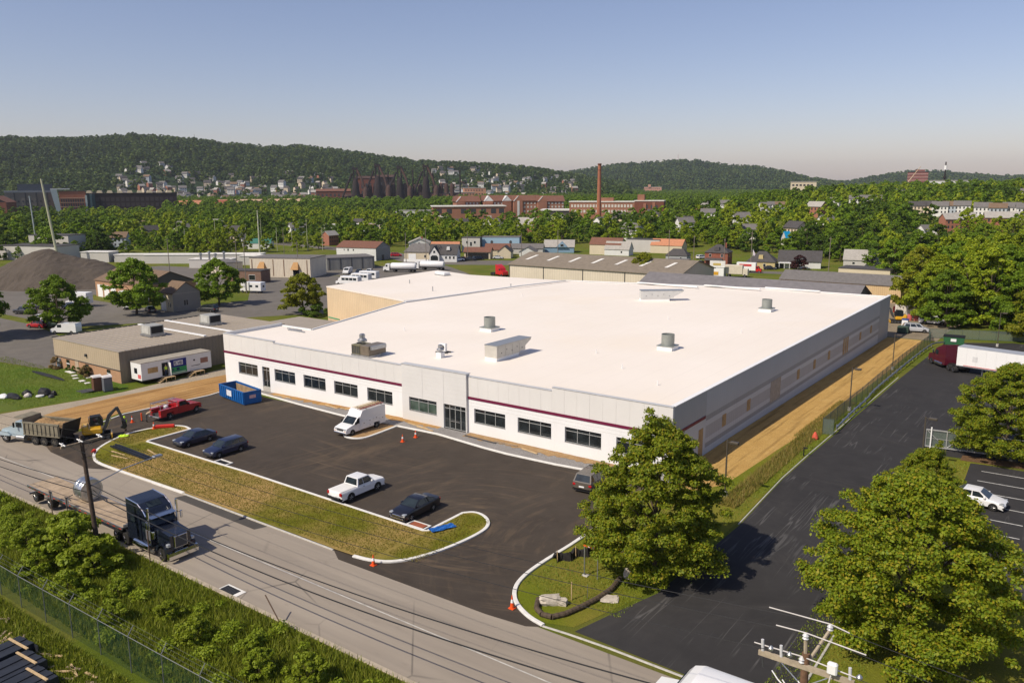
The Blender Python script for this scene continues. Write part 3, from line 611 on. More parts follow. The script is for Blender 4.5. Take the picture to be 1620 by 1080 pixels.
def make_car(kind, label, loc, rz, pnt, cat='car', name=None, rim=ALU, group=None, grille=DKGREY, plate=True, bedcover=None, detail=True):
    c = CARS[kind]; hw = c['W']/2; r = c['r']; clr = c['clr']
    t = thing(name or ('pickup_truck' if kind == 'pickup' else 'parked_car'), label, cat, (loc[0],loc[1],G(loc[0],loc[1])+.02), rz, group)
    top = c['top']; wb = c['wb']; ax = (wb/2+.05, -wb/2+.05)
    arch = []
    for cx in (ax[1], ax[0]):
        ra = r+.06
        arch += [(cx+ra*math.cos(a), max(clr, r+ra*math.sin(a))) for a in [math.pi*(1-k/8) for k in range(9)]]
    bottom = [(top[-1][0]+.05,clr)]+arch+[(top[0][0]-.08,clr)]
    def sec(y, dz, dx):
        out = []
        for x, z in top:
            e = abs(x)/ (c['L']/2)
            out.append((x-math.copysign(dx,x)*max(0,(e-.6)/.4), y, z-dz*(1 if z > .8 else .3)))
        return out
    S = [sec(-hw,.12,.22), sec(-hw*.93,.03,.10), sec(-hw*.6,0,.0), sec(hw*.6,0,0), sec(hw*.93,.03,.10), sec(hw,.12,.22)]
    mb = MB(); n = len(top)
    for s_ in S: mb.v += s_
    for k in range(5):
        for i in range(n-1): mb.f.append((k*n+i,k*n+i+1,(k+1)*n+i+1,(k+1)*n+i)); mb.m.append(0)
    for k in (0,5):
        base = len(mb.v); y = S[k][0][1]
        mb.v += [(x,y,z) for x,z in bottom]
        mb.f.append(tuple(list(range(k*n,(k+1)*n))+list(range(base,base+len(bottom))))); mb.m.append(0)
    body = mb.build('body', pnt, t, sm=True)
    MB().box(-c['L']/2+.15,-hw*.9,clr-.02,c['L']/2-.15,hw*.9,r+.2).build('underbody', BLACK, t)
    bz, bf, rf, rr, br, rz_, spl = c['cab']
    hb, hr = hw*.94, hw*.76
    A = [(bf,-hb,bz),(br,-hb,bz),(br,hb,bz),(bf,hb,bz)]; T = [(rf,-hr,rz_),(rr,-hr,rz_),(rr,hr,rz_),(rf,hr,rz_)]
    cb = MB(); crown = rz_+.05
    cb.add(A+T+[((rf*.7+rr*.3),-hr*.6,crown),((rf*.3+rr*.7),-hr*.6,crown),((rf*.3+rr*.7),hr*.6,crown),((rf*.7+rr*.3),hr*.6,crown)],
           [(0,1,5,4),(1,2,6,5),(2,3,7,6),(3,0,4,7),(4,5,9,8),(5,6,10,9),(6,7,11,10),(7,4,8,11),(8,9,10,11)])
    cab = cb.build('cabin', pnt, t, sm=True)
    pane_on(A[3],A[0],T[0],T[3],.05,.95,.06,.94,.012).build('windscreen', CARGLASS, t)
    pane_on(A[1],A[2],T[2],T[1],.07,.93,.12,.92,.012).build('rear_window', CARGLASS, t)
    cuts = [0]+list(spl)+[1]
    for i in range(len(cuts)-1):
        a, b = cuts[i]+(.08 if i == 0 else .02), cuts[i+1]-(.08 if i == len(cuts)-2 else .02)
        pane_on(A[0],A[1],T[1],T[0],a,b,.12,.9,.012,1).build('side_window', CARGLASS, t)
        pane_on(A[2],A[3],T[3],T[2],1-b,1-a,.12,.9,.012,1).build('side_window', CARGLASS, t)
    for x in ax:
        for s_ in (-1,1): wheel(t, x, s_*(hw-.1), r, .22, s_, rim)
    fx, rx = c['L']/2, -c['L']/2
    for s_ in (-1,1):
        MB().rbox(fx-.5,s_*hw*.78-.2,.62,fx-.11,s_*hw*.78+.17,.78,.04).build('headlight', LENSW, t)
        MB().rbox(rx+.03,s_*hw*.82-.17,.72 if kind != 'pickup' else .78,rx+.16,s_*hw*.82+.13,.93 if kind != 'pickup' else 1.08,.03).build('tail_light', LENSR, t)
        MB().rbox(bf-.45,s_*(hw+.02)-.1,bz+.02,bf-.25,s_*(hw+.02)+.1,bz+.2,.04).build('mirror', pnt, t)
        for q in range(len(spl)+1 if kind != 'pickup' else 1): MB().box(-.1-q*.95,s_*hw*.985-.02,bz-.16,.1-q*.95,s_*hw*.985+.02,bz-.12).build('door_handle', BLACK if kind == 'pickup' else pnt, t)
    MB().rbox(fx-.16,-hw*.5,.5,fx+.0,hw*.5,.68,.03).build('grille', grille, t)
    MB().rbox(fx-.2,-hw*.8,.28,fx-.03,hw*.8,.44,.04).build('bumper', BLACK if grille is DKGREY else CHROME, t)
    if plate: MB().box(rx-.02,-.26,.62,rx+.01,.26,.75).build('number_plate', WHITE, t)
    if kind == 'pickup':
        if bedcover: 
            MB().rbox(-2.72,-hw*.86,1.1,-.8,hw*.86,1.18,.03).build('bed_cover', bedcover, t)
        else:
            MB().box(-2.6,-hw*.76,1.125,-.85,hw*.76,1.135).build('bed_floor', BLACK, t)
        MB().rbox(-2.92,-hw*.85,.5,-2.74,hw*.85,.66,.03).build('rear_bumper', BLACK, t)
    return t
NAVY = paint('navy_paint', (.009,.012,.036)); NAVY2 = paint('blue_paint', (.008,.013,.046)); BLK = paint('black_paint', (.006,.006,.012)); WHT = paint('white_car_paint', (.75,.75,.75)); REDP = paint('red_paint', (.38,.008,.012))
BRN = paint('taupe_paint', (.09,.075,.06)); SILV = paint('silver_paint', (.42,.43,.45)); DGRN = paint('dark_green_paint', (.01,.03,.022)); CHAR = paint('charcoal_paint', (.02,.022,.026)); MAR = paint('maroon_paint', (.09,.006,.018))
D = -math.pi/2; U = math.pi/2
make_car('sedan','dark blue sedan parked nose to the island, leftmost in the lot',(-48.25,-20.0),D,NAVY)
make_car('wagon','dark blue station wagon with roof rails beside the blue sedan',(-42.0,-20.4),D,NAVY2)
make_car('pickup','white pickup truck with covered bed backed up to the kerb',(-21.6,-20.7),U,WHT,'pickup','pickup_truck',bedcover=mat('white_vinyl',(.72,.71,.68),.5,0,.04))
make_car('coupe_sedan','black sedan parked near the hooked end of the island',(-14.2,-20.9),D,BLK,grille=CHROME)
make_car('minivan','taupe minivan half hidden behind the big front tree',(-5.0,-6.3),U+.08,BRN,'minivan')
make_car('sedan','white sedan in the right car park behind tree leaves',(24.9,9.3),R(-5),WHT)
# ---------------------------------------------------------------- white utility van
t = thing('utility_van', 'white high-roof utility van with toolboxes and ladders on roof', 'van', (-36.0,-6.6,.02), D)
L = 6.2
MB().xz([(3.05,.4),(3.1,.75),(2.95,.98),(2.1,1.2),(1.85,1.25),(1.1,1.95),(.9,2.0),(.9,.4)],-.98,.98).build('cab', WHT, t)
A = [(1.95,.92,1.22),(1.95,-.92,1.22),(1.15,-.85,1.93),(1.15,.85,1.93)]
pane_on(A[0],A[1],A[2],A[3],.05,.95,.06,.95,.02,1).build('windscreen', CARGLASS, t)
for s_ in (-1,1):
    pts = [(1.75,s_*.99,1.25),(1.0,s_*.99,1.25),(1.0,s_*.99,1.85),(1.25,s_*.99,1.85)]; mb = MB(); mb.add(pts+[(p[0],p[1]-s_*.03,p[2]) for p in pts], [(0,1,2,3),(4,5,6,7),(0,4,5,1),(1,5,6,2),(2,6,7,3),(3,7,4,0)]); mb.build('side_window', CARGLASS, t)
    MB().rbox(1.6,s_*1.14-.09,1.25,1.8,s_*1.14+.09,1.55,.03).build('mirror', BLACK, t)
    MB().rbox(2.75,s_*.72-.2,.72,3.08,s_*.72+.2,.95,.04).build('headlight', LENSW, t)
    MB().rbox(2.7,s_*.8-.17,.6,3.09,s_*.8+.17,.72,.03).build('turn_signal', mat('amber',(.6,.2,.02),.2), t)
    for x in (2.1,-1.7): wheel(t, x, s_*.9, .38, .26, s_, STEEL)
    for k, (x0,x1,z0,z1) in enumerate(((.75,-.0,.75,1.5),(-.1,-1.0,1.0,1.5),(-1.1,-2.1,1.15,1.5),(-2.2,-2.95,.7,1.5),(-.1,-1.0,.5,.93))):
        d = MB().rbox(x1,s_*1.04-.03,z0,x0,s_*1.04+.025,z1,.012).build('toolbox_door', WHT, t); MB().rbox((x0+x1)/2-.05,s_*1.08-.02,(z0+z1)/2-.04,(x0+x1)/2+.05,s_*1.08+.02,(z0+z1)/2+.04,.01).build('latch', BLACK, d)
MB().xz([(.95,.45),(.95,1.9),(.55,2.55),(.3,2.62),(-3.05,2.62),(-3.1,2.5),(-3.1,.45),(-2.2,.45),(-2.15,.8),(-1.25,.8),(-1.2,.45)],-1.03,1.03).build('utility_body', WHT, t)
MB().rbox(-3.25,-.95,.42,-3.05,.95,.6,.03).build('rear_bumper', STEEL, t); MB().rbox(2.95,-.95,.38,3.2,.95,.55,.04).build('bumper', CHROME, t); MB().rbox(2.9,-.5,.68,3.13,.5,.93,.03).build('grille', DKGREY, t)
MB().box(-3.0,-.95,2.63,.25,.6,2.66).build('roof_panel', mat('yellowed_roof',(.62,.55,.42),.7,0,.1), t)
for y, z, m in ((.62,2.74,mat('ladder_red',(.28,.03,.025),.5)),(.25,2.78,mat('ladder_fibreglass',(.5,.36,.2),.6))):
    ld = MB()
    for s_ in (-.2,.2): ld.box(-3.0,y+s_-.03,z,.7,y+s_+.03,z+.08)
    for k in range(11): ld.cyl((-2.85+k*.34,y-.2,z+.04),(-2.85+k*.34,y+.2,z+.04),.02,.02,5)
    tag(ld.build('ladder', m, None, loc=(-36.0,-6.6,.02), rz=D), 'red extension ladder on the white van roof' if z < 2.76 else 'tan fibreglass ladder on the white van roof', 'ladder')
for x in (-2.6,-.2): MB().box(x-.04,-.6,2.62,x+.04,1.0,2.73).build('roof_rack', STEEL, t)
# ---------------------------------------------------------------- red service truck
t = thing('service_truck', 'red utility pickup with ladder rack and tool bins near the excavator', 'truck', (-61.0,-14.3,G(-61,-14)+.02), U+.1)
MB().xz([(2.95,.55),(3.0,.95),(2.85,1.15),(1.5,1.32),(1.25,1.34),(.7,2.0),(-.25,2.02),(-.4,1.9),(-.42,.5),(2.0,.5),(2.05,.85),(2.5,.9),(2.7,.55)],-.98,.98).build('cab', REDP, t, sm=True)
pane_on((1.3,.88,1.36),(1.3,-.88,1.36),(.75,-.8,1.96),(.75,.8,1.96),.05,.95,.06,.95,.02).build('windscreen', CARGLASS, t)
for s_ in (-1,1):
    MB().add([(1.0,s_*.995,1.4),(-.25,s_*.995,1.4),(-.25,s_*.985,1.9),(.55,s_*.985,1.9)],[(0,1,2,3)]).build('side_window', CARGLASS, t, fix=False)
    MB().rbox(.9,s_*1.14-.08,1.35,1.05,s_*1.14+.1,1.65,.03).build('mirror', BLACK, t); MB().rbox(2.7,s_*.75-.17,.85,2.99,s_*.75+.17,1.05,.03).build('headlight', LENSW, t)
    for x in (2.15,-1.75): wheel(t, x, s_*.9, .4, .27, s_, ALU)
    MB().xz([(-.5,.55),(-.5,1.45),(-3.05,1.45),(-3.05,.55),(-2.3,.55),(-2.2,.95),(-1.3,.95),(-1.2,.55)],s_*.62,s_*1.04).build('tool_bin', REDP, t)
    for x0, x1 in ((-.58,-1.15),(-2.35,-2.95)): MB().rbox(x1,s_*1.05-.02,.62,x0,s_*1.05+.015,1.38,.01).build('bin_door', REDP, t)
MB().box(-3.0,-.62,.6,-.5,.62,.9).build('bed_floor', DKGREY, t); MB().rbox(-3.35,-.95,.5,-3.08,.95,.68,.03).build('rear_bumper', STEEL, t); MB().rbox(2.88,-.95,.5,3.12,.95,.72,.04).build('bumper', CHROME, t)
rk = MB()
for y in (-.95,.95):
    rk.tube([(-.6,y,1.45),(-.6,y,2.1),(-3.0,y,2.1),(-3.0,y,1.45)],.035,6)
for x in (-.6,-1.4,-2.2,-3.0): rk.cyl((x,-.95,2.1),(x,.95,2.1),.03,.03,6)
rk.build('ladder_rack', ALU, t)
ld = MB()
for y in (.35,.8): ld.box(-3.1,y-.03,2.14,.3,y+.03,2.22)
for k in range(12): ld.cyl((-3+k*.27,.35,2.18),(-3+k*.27,.8,2.18),.02,.02,5)
tag(ld.build('ladder', ALU, None, loc=t.location, rz=U+.1), 'aluminium ladder on the rack of the red service truck', 'ladder')
tag(MB().lathe([(.0,0),(.28,.02),(.3,.1),(.3,.5),(.2,.62),(.0,.64)],14).build('water_tank', WHITE, None, sm=True, loc=(t.location[0]-.4,t.location[1]-1.2,t.location[2]+.92)), 'white tank in the bed of the red service truck', 'tank')
# ---------------------------------------------------------------- black semi tractor with flatbed and galvanised ring
NVB = paint('blueblack_truck_paint', (.010,.014,.026), .25)
sx = -26.6
t = thing('semi_tractor', 'dark blue conventional semi tractor with sleeper, chrome stacks and bumper', 'truck', (-23.4,-37.6,.02), 0)
MB().xz([(.55,1.15),(.55,2.05),(-1.6,2.32),(-1.6,1.15)],-.85,.85).build('hood', NVB, t)
hd = MB()
hd.add([(.55,-.62,1.2),(.55,.62,1.2),(.58,.62,2.05),(.58,-.62,2.05),(.35,-.85,1.2),(.35,.85,1.2),(.35,.85,2.02),(.35,-.85,2.02)],[(0,1,2,3),(0,3,7,4),(1,5,6,2),(3,2,6,7)]); hd.build('nose', NVB, t)
g = MB().rbox(.56,-.55,1.0,.66,.55,2.0,.05).build('grille', CHROME, t); MB().box(.665,-.47,1.08,.67,.47,1.92).build('grille_mesh', DKGREY, g)
MB().xz([(.62,.28),(.9,.32),(.94,.62),(.88,.85),(.62,.88)],-1.22,1.22).build('bumper', CHROME, t)
for s_ in (-1,1):
    f = MB(); pr = [(.62,.75),(.55,1.12),(.2,1.3),(-.5,1.3),(-.85,1.1),(-.95,.7),(-.72,.7),(-.66,.98),(-.42,1.16),(.05,1.16),(.32,1.0),(.4,.72)]
    f.xz(pr,s_*.72,s_*1.2); f.build('fender', NVB, t, sm=True)
    MB().rbox(.35,s_*.98-.13,1.25,.66,s_*.98+.13,1.5,.04).build('headlight', LENSW, t)
    wheel(t, -.2, s_*1.02, .51, .3, s_, CHROME)
    MB().cyl((-1.75,s_*1.1,.62),(-3.9,s_*1.1,.62),.3,.3,16).build('fuel_tank', CHROME, t, sm=True)
    MB().cyl((-1.65,s_*1.18,1.1),(-1.65,s_*1.18,3.9),.11,.09,12).build('exhaust_stack', CHROME, t, sm=True)
    MB().rbox(-1.5,s_*1.42-.1,2.35,-1.38,s_*1.42+.1,2.95,.03).build('mirror', CHROME, t); MB().cyl((-1.5,s_*1.1,2.9),(-1.45,s_*1.42,2.85),.02,.02,5).build('mirror_arm', BLACK, t)
    MB().lathe([(.19,-.3),(.22,-.2),(.22,.2),(.19,.3)],12,(-1.45,s_*.98,1.75)).build('air_cleaner', CHROME, t, sm=True)
    for x in (-6.5,-5.2): wheel(t, x, s_*.95, .51, .58, s_, CHROME)
    MB().box(-2.2,s_*1.06,.35,-1.3,s_*1.22,.5).build('step', ALU, t)
    MB().box(-2.75,s_*1.075-.02,1.75,-1.95,s_*1.075+.02,2.5).build('side_window', CARGLASS, t)
    MB().box(-4.2,s_*1.16-.02,2.2,-3.6,s_*1.16+.02,2.75).build('sleeper_window', CARGLASS, t)
    MB().box(-3.0,s_*1.09-.015,1.1,-2.96,s_*1.09+.02,3.0).build('trim', CHROME, t)
MB().xz([(-1.6,.75),(-1.6,2.35),(-1.95,2.98),(-2.9,2.98),(-2.9,.75)],-1.07,1.07).build('cab', NVB, t)
sl_ = MB(); sl_.xz([(-2.9,.75),(-2.9,3.0),(-2.05,3.05),(-2.35,3.45),(-3.1,3.85),(-4.8,4.0),(-4.85,.75)],-1.14,1.14); sl_.build('sleeper', NVB, t)
MB().add([(-1.56,-1.0,2.45),(-1.56,1.0,2.45),(-1.9,.95,2.93),(-1.9,-.95,2.93)],[(0,1,2,3)]).build('windscreen', CARGLASS, t, fix=False)
MB().xz([(-1.5,2.92),(-1.45,3.0),(-2.1,3.1),(-2.15,3.02)],-1.05,1.05).build('sun_visor', CHROME, t)
MB().add([(-2.5,-.55,3.56),(-2.5,.55,3.56),(-3.0,.55,3.83),(-3.0,-.55,3.83)],[(0,1,2,3)]).build('skylight', CARGLASS, t, fix=False)
for s_ in (-1,1): MB().tube([(-2.1,s_*1.1,3.08),(-2.4,s_*1.12,3.46),(-3.1,s_*1.12,3.87),(-4.8,s_*1.12,4.02)],.05,6).build('trim', CHROME, t)
MB().box(-7.2,-.45,.75,-4.6,.45,.98).build('chassis', BLACK, t); MB().rbox(-6.6,-.55,.98,-5.2,.55,1.18,.05).build('fifth_wheel', DKGREY, t)
MB().box(-4.9,-1.0,1.2,-4.86,-.55,1.65).build('notice', WHITE, t)
t = thing('flatbed_trailer', 'long flatbed trailer with worn plank deck behind dark semi', 'trailer', (-28.8,-37.6,.02), 0)
TL = 16.2
MB().box(-TL,-1.28,1.25,0,1.28,1.36).build('frame', DKGREY, t); 
for s_ in (-1,1): MB().box(-TL,s_*1.3-.03,1.2,0,s_*1.3+.03,1.42).build('side_rail', ALU, t); MB().box(-TL+.5,s_*.5-.08,.85,-1,s_*.5+.08,1.25).build('beam', BLACK, t)
PLK = mat('deck_planks', (.36,.275,.19), .9, 0, .25, 1.2, .3, 12, dirt=.25)
for i in range(9): MB().box(-TL+.05,-1.26+i*.281,1.362,-.05,-1.26+i*.281+.272,1.41-.004*(i%2)).build('plank', PLK, t)
for s_ in (-1,1):
    for x in (-TL+1.2,-TL+3.9): wheel(t, x, s_*.95, .5, .58, s_, ALU)
    for k in range(18): MB().box(-TL+.4+k*.9,s_*1.33-.01,1.24,-TL+.75+k*.9,s_*1.33+.01,1.3).build('reflector', RED, t)
MB().box(-TL-.05,-1.2,.45,-TL+.05,1.2,.6).build('rear_guard', STEEL, t); MB().box(-.06,-1.2,1.36,.02,1.2,1.6).build('headboard', STEEL, t)
tg = MB(); tg.lathe([(.95,0),(1.16,.02),(1.2,.1),(1.2,1.55),(1.16,1.65),(.95,1.67),(.95,1.6),(.0,1.5)],32,(0,0,0),'x'); tg.lathe([(.0,.08),(.95,.06)],32,(0,0,0),'x')
tg.lathe([(1.21,.45),(1.235,.5),(1.21,.55)],32,(0,0,0),'x'); tg.lathe([(1.21,1.15),(1.235,1.2),(1.21,1.25)],32,(0,0,0),'x')
tg.v = [(x*.82,y*.82,z*.82) for x,y,z in tg.v]
tag(tg.build('steel_drum', mat('bright_galvanised', (.5,.52,.54), .3, .9, .2, 2.5), None, sm=True, loc=(-37.6,-37.4,2.40)), 'large shiny galvanised steel drum lying on flatbed deck', 'drum')
ch = MB()
ch.tube([(-36.2,-37.3,2.4),(-35.0,-36.9,1.5),(-33.5,-36.5,1.48),(-32.0,-36.4,1.48),(-30.6,-36.7,1.48)],.04,5); ch.tube([(-37.6,-38.4,2.0),(-38.7,-38.4,1.5),(-37.8,-38.55,1.48)],.04,5)
tag(ch.build('tie_down_chain', DKGREY), 'dark tie-down chains holding the steel drum on the flatbed', 'chain')
# ---------------------------------------------------------------- dump truck
PB = paint('pale_blue_paint', (.36,.45,.50)); DUSTY = mat('dusty_dump_body', (.20,.18,.13), .8, 0, .25, 1.2, .2, 8, dirt=.4)
ang = math.atan2(2.9,5.6)
t = thing('dump_truck', 'pale blue dump truck with loaded dusty grey-brown body by the excavator', 'truck', (-63.9,-29.3,G(-64,-29)+.02), math.pi+R(20))
MB().xz([(4.55,.75),(4.6,1.35),(4.3,1.55),(2.9,1.8),(2.75,1.82),(2.45,2.5),(1.35,2.55),(1.3,.7)],-.95,.95).build('cab', PB, t, sm=True)
pane_on((2.72,.85,1.86),(2.72,-.85,1.86),(2.5,-.8,2.45),(2.5,.8,2.45),.05,.95,.05,.95,.03).build('windscreen', CARGLASS, t)
for s_ in (-1,1):
    MB().box(1.6,s_*.95-.02,1.85,2.45,s_*.95+.02,2.4).build('side_window', CARGLASS, t); f = MB(); f.xz([(4.75,.8),(4.6,1.2),(4.2,1.32),(3.6,1.25),(3.25,.95),(3.2,.8)],s_*.75,s_*1.2); f.build('fender', PB, t)
    wheel(t, 3.95, s_*1.0, .52, .3, s_, WHITE)
    for x in (-.3,-1.55,-3.0): wheel(t, x, s_*.9, .52, .6, s_, mat('rusty_rim',(.3,.27,.22),.7,.3,.3))
    MB().rbox(4.45,s_*.78-.15,1.0,4.72,s_*.78+.15,1.25,.03).build('headlight', LENSW, t); MB().rbox(2.3,s_*1.3-.1,1.9,2.45,s_*1.3+.1,2.45,.03).build('mirror', BLACK, t)
    MB().box(-3.9,s_*1.22-.05,1.25,1.1,s_*1.22+.05,2.55).build('side_board', DUSTY, t)
    MB().box(-3.9,s_*1.22-.1,2.5,1.1,s_*1.22+.1,2.66).build('top_rail', DUSTY, t); MB().box(-3.9,s_*1.22-.1,1.15,1.1,s_*1.22+.1,1.3).build('bottom_rail', DUSTY, t)
    for k in range(9): MB().box(-3.8+k*.58,s_*1.3-.06,1.3,-3.7+k*.58,s_*1.3+.06,2.5).build('stake', DUSTY, t)
    MB().cyl((2.4,s_*.9,.65),(1.3,s_*.9,.65),.28,.28,14).build('fuel_tank', STEEL, t, sm=True)
MB().rbox(4.6,-1.15,.5,4.85,1.15,.78,.04).build('bumper', STEEL, t)
MB().box(-3.9,-1.2,1.2,1.1,1.2,1.32).build('bed_floor', DUSTY, t); MB().box(1.02,-1.25,1.2,1.12,1.25,3.0).build('headboard', DUSTY, t); MB().xz([(1.05,2.95),(2.3,3.05),(2.3,3.12),(1.05,3.03)],-1.2,1.2).build('cab_guard', DUSTY, t)
MB().add([(-3.95,-1.26,1.2),(-3.95,1.26,1.2),(-4.55,1.26,2.9),(-4.55,-1.26,2.9),(-4.03,-1.26,1.18),(-4.03,1.26,1.18),(-4.63,1.26,2.88),(-4.63,-1.26,2.88)],[(0,1,2,3),(4,7,6,5),(0,4,5,1),(1,5,6,2),(2,6,7,3),(3,7,4,0)]).build('tailgate', mat('dark_steel',(.045,.042,.04),.6,.4,.2), t)
MB().box(-3.9,-.5,.7,2,.5,1.15).build('chassis', BLACK, t)
cr = bmesh.new(); bmesh.ops.create_grid(cr, x_segments=28, y_segments=16, size=1)
rr_ = random.Random(5)
for v in cr.verts:
    e = max(abs(v.co.x),abs(v.co.y)); v.co = (v.co.x*2.4-1.4, v.co.y*1.15, 2.1+.75*(1-e**2.2)*(.8+.3*math.sin(v.co.x*5))+rr_.uniform(-.06,.06))
me = bpy.data.meshes.new('load_of_spoil'); cr.to_mesh(me); cr.free(); me.materials.append(M_SOIL); 
o = bpy.data.objects.new('load_of_spoil', me); COL.objects.link(o); o.parent = t
# ---------------------------------------------------------------- mini excavator
YEL = paint('excavator_yellow', (.62,.34,.012), .45)
def excavator(label, loc, rz, sc=1.0, arm=True):
    t = thing('mini_excavator', label, 'excavator', (loc[0],loc[1],G(*loc)+.03), rz); t.scale = (sc,sc,sc)
    for s_ in (-1,1):
        tr = MB(); tr.xz([(-1.25,.1),(-1.1,0),(1.1,0),(1.25,.1),(1.32,.3),(1.2,.52),(-1.2,.52),(-1.32,.3)],s_*.55,s_*.95); tk = tr.build('track', RUBBER, t)
        for x in (-1.0,-.5,0,.5,1.0): MB().cyl((x,s_*.96,.26),(x,s_*1.0,.26),.17,.17,10).build('roller', DKGREY, tk)
    MB().box(-.6,-.5,.3,.6,.5,.62).build('undercarriage', DKGREY, t)
    MB().rbox(-1.35,-.9,.62,.5,.9,1.3,.14).build('house', YEL, t); MB().rbox(-1.4,-.88,.7,-.75,.88,1.55,.16).build('counterweight', YEL, t)
    cb = MB(); cb.xz([(-.65,1.3),(-.6,2.3),(.35,2.35),(.6,1.9),(.62,1.3)],-.1,.85); cb.build('cab', BLACK, t)
    MB().box(-.5,.855,1.45,.3,.87,2.2).build('cab_window', CARGLASS, t); MB().box(-.5,-.12,1.45,.3,-.105,2.2).build('cab_window', CARGLASS, t)
    MB().add([(.635,-.02,1.4),(.635,.78,1.4),(.385,.78,2.3),(.385,-.02,2.3)],[(0,1,2,3)]).build('windscreen', CARGLASS, t, fix=False); MB().box(-.72,0,1.5,-.66,.75,2.2).build('rear_window', CARGLASS, t)
    for k in range(4): MB().box(-1.42,-.6,.85+k*.16,-1.38,.6,.92+k*.16).build('vent_slot', BLACK, t)
    b = MB(); b.xz([(.5,.9),(.75,.8),(1.35,2.2),(2.1,3.05),(1.95,3.2),(1.1,2.45)],-.42,-.18); b.build('boom', DKGREY, t)
    s2 = MB(); s2.xz([(1.85,3.15),(2.15,3.2),(2.65,1.7),(2.45,1.6)],-.4,-.2); s2.build('stick', DKGREY, t)
    bk = MB(); bk.xz([(2.35,1.7),(2.75,1.6),(2.85,1.0),(2.6,.75),(2.2,.95),(2.4,1.2)],-.62,.02); bk.build('bucket', BLACK, t)
    MB().cyl((.9,-.3,1.0),(1.4,-.3,2.1),.06,.06,8).build('hydraulic_ram', CHROME, t); MB().cyl((1.5,-.3,2.75),(2.2,-.3,2.9),.05,.05,8).build('hydraulic_ram', CHROME, t)
    MB().box(1.25,-.95,.1,1.4,.95,.5).build('blade', YEL, t)
    return t
excavator('yellow and black mini excavator working beside the dump truck', (-59.8,-25.0), R(62), 1.1)
# ---------------------------------------------------------------- white semi-trailer with maroon tractor on the right
t = thing('semi_trailer', 'long white box semi-trailer coupled to maroon tractor in the yard', 'trailer', (15.6,70.5,G(15,70)+.02), R(-12))
TW = mat('white_trailer_side', (.78,.78,.77), .45, 0, .03, .4)
for i in range(11): MB().box(.0+i*1.35,-1.29,1.15,1.34+i*1.35,1.29,4.0).build('side_panel', TW, t)
MB().box(-.02,-1.3,4.0,14.87,1.3,4.06).build('trailer_roof', mat('trailer_roof_grey',(.42,.44,.47),.5,.3,.08), t); MB().box(-.03,-1.31,1.02,14.88,1.31,1.16).build('bottom_rail', STEEL, t)
for s_ in (-1,1):
    for x in (12.2,13.4): wheel(t, x, s_*.95, .5, .58, s_, ALU)
    MB().box(3.5,s_*.8-.06,.05,3.62,s_*.8+.06,1.1).build('landing_leg', STEEL, t); MB().box(1.0,s_*1.3-.01,1.2,13.8,s_*1.3+.012,1.28).build('reflector_tape', RED, t)
MB().box(2.2,-1.305,2.0,2.9,-1.29,2.8).build('placard', mat('pale_grey',(.6,.6,.6),.6), t)
t = thing('semi_tractor', 'maroon sleeper semi tractor facing the fence at the yard edge', 'truck', (13.2,73.2,G(13,73)+.02), R(127))
MB().xz([(2.9,.5),(3.0,1.1),(2.8,1.65),(1.5,1.95),(1.3,2.0),(.95,2.75),(.3,3.1),(-1.2,3.75),(-1.9,3.8),(-1.9,.6)],-1.05,1.05).build('cab', MAR, t, sm=True)
pane_on((1.32,.98,2.04),(1.32,-.98,2.04),(1.0,-.92,2.72),(1.0,.92,2.72),.04,.96,.05,.95,.03).build('windscreen', CARGLASS, t)
for s_ in (-1,1):
    MB().box(.1,s_*1.05-.02,1.9,.95,s_*1.05+.02,2.6).build('side_window', CARGLASS, t); wheel(t, 2.0, s_*.98, .5, .3, s_, CHROME)
    for x in (-3.2,-4.5): wheel(t, x, s_*.95, .5, .58, s_, CHROME)
    MB().rbox(2.6,s_*.85-.14,.95,2.95,s_*.85+.14,1.3,.04).build('headlight', LENSW, t); MB().cyl((.9,s_*1.0,.6),(-1.4,s_*1.0,.6),.28,.28,14).build('fuel_tank', CHROME, t, sm=True); MB().rbox(1.05,s_*1.35-.1,1.9,1.2,s_*1.35+.1,2.6,.03).build('mirror', CHROME, t)
MB().box(-5.2,-.45,.7,-1.8,.45,.95).build('chassis', BLACK, t); MB().rbox(2.85,-1.1,.35,3.1,1.1,.75,.05).build('bumper', CHROME, t)
# ---------------------------------------------------------------- white truck cut by the bottom edge
t = thing('box_truck', 'white rounded roof of a truck passing at the bottom edge', 'truck', (19.4,-33.5,.02), math.pi)
mb = MB(); mb.yz([(-1.25,.9),(1.25,.9),(1.25,2.9),(1.1,3.15),(.7,3.28),(-.7,3.28),(-1.1,3.15),(-1.25,2.9)],-4.2,2.4); mb.build('cargo_box', WHT, t, sm=True)
mb = MB(); mb.xz([(2.4,.6),(2.4,3.15),(3.0,2.95),(3.3,2.6),(3.7,1.8),(4.9,1.6),(5.0,.6)],-1.1,1.1); mb.build('cab', WHT, t)
pane_on((3.72,.98,1.82),(3.72,-.98,1.82),(3.34,-.95,2.56),(3.34,.95,2.56),.04,.96,.04,.96,.03).build('windscreen', CARGLASS, t)
for s_ in (-1,1):
    for x in (4.1,-2.6): wheel(t, x, s_*.98, .45, .3, s_, STEEL)
    MB().box(2.6,s_*1.1-.02,1.9,3.4,s_*1.1+.02,2.5).build('side_window', CARGLASS, t)
MB().box(-4,-.5,.55,4,.5,.9).build('chassis', BLACK, t)
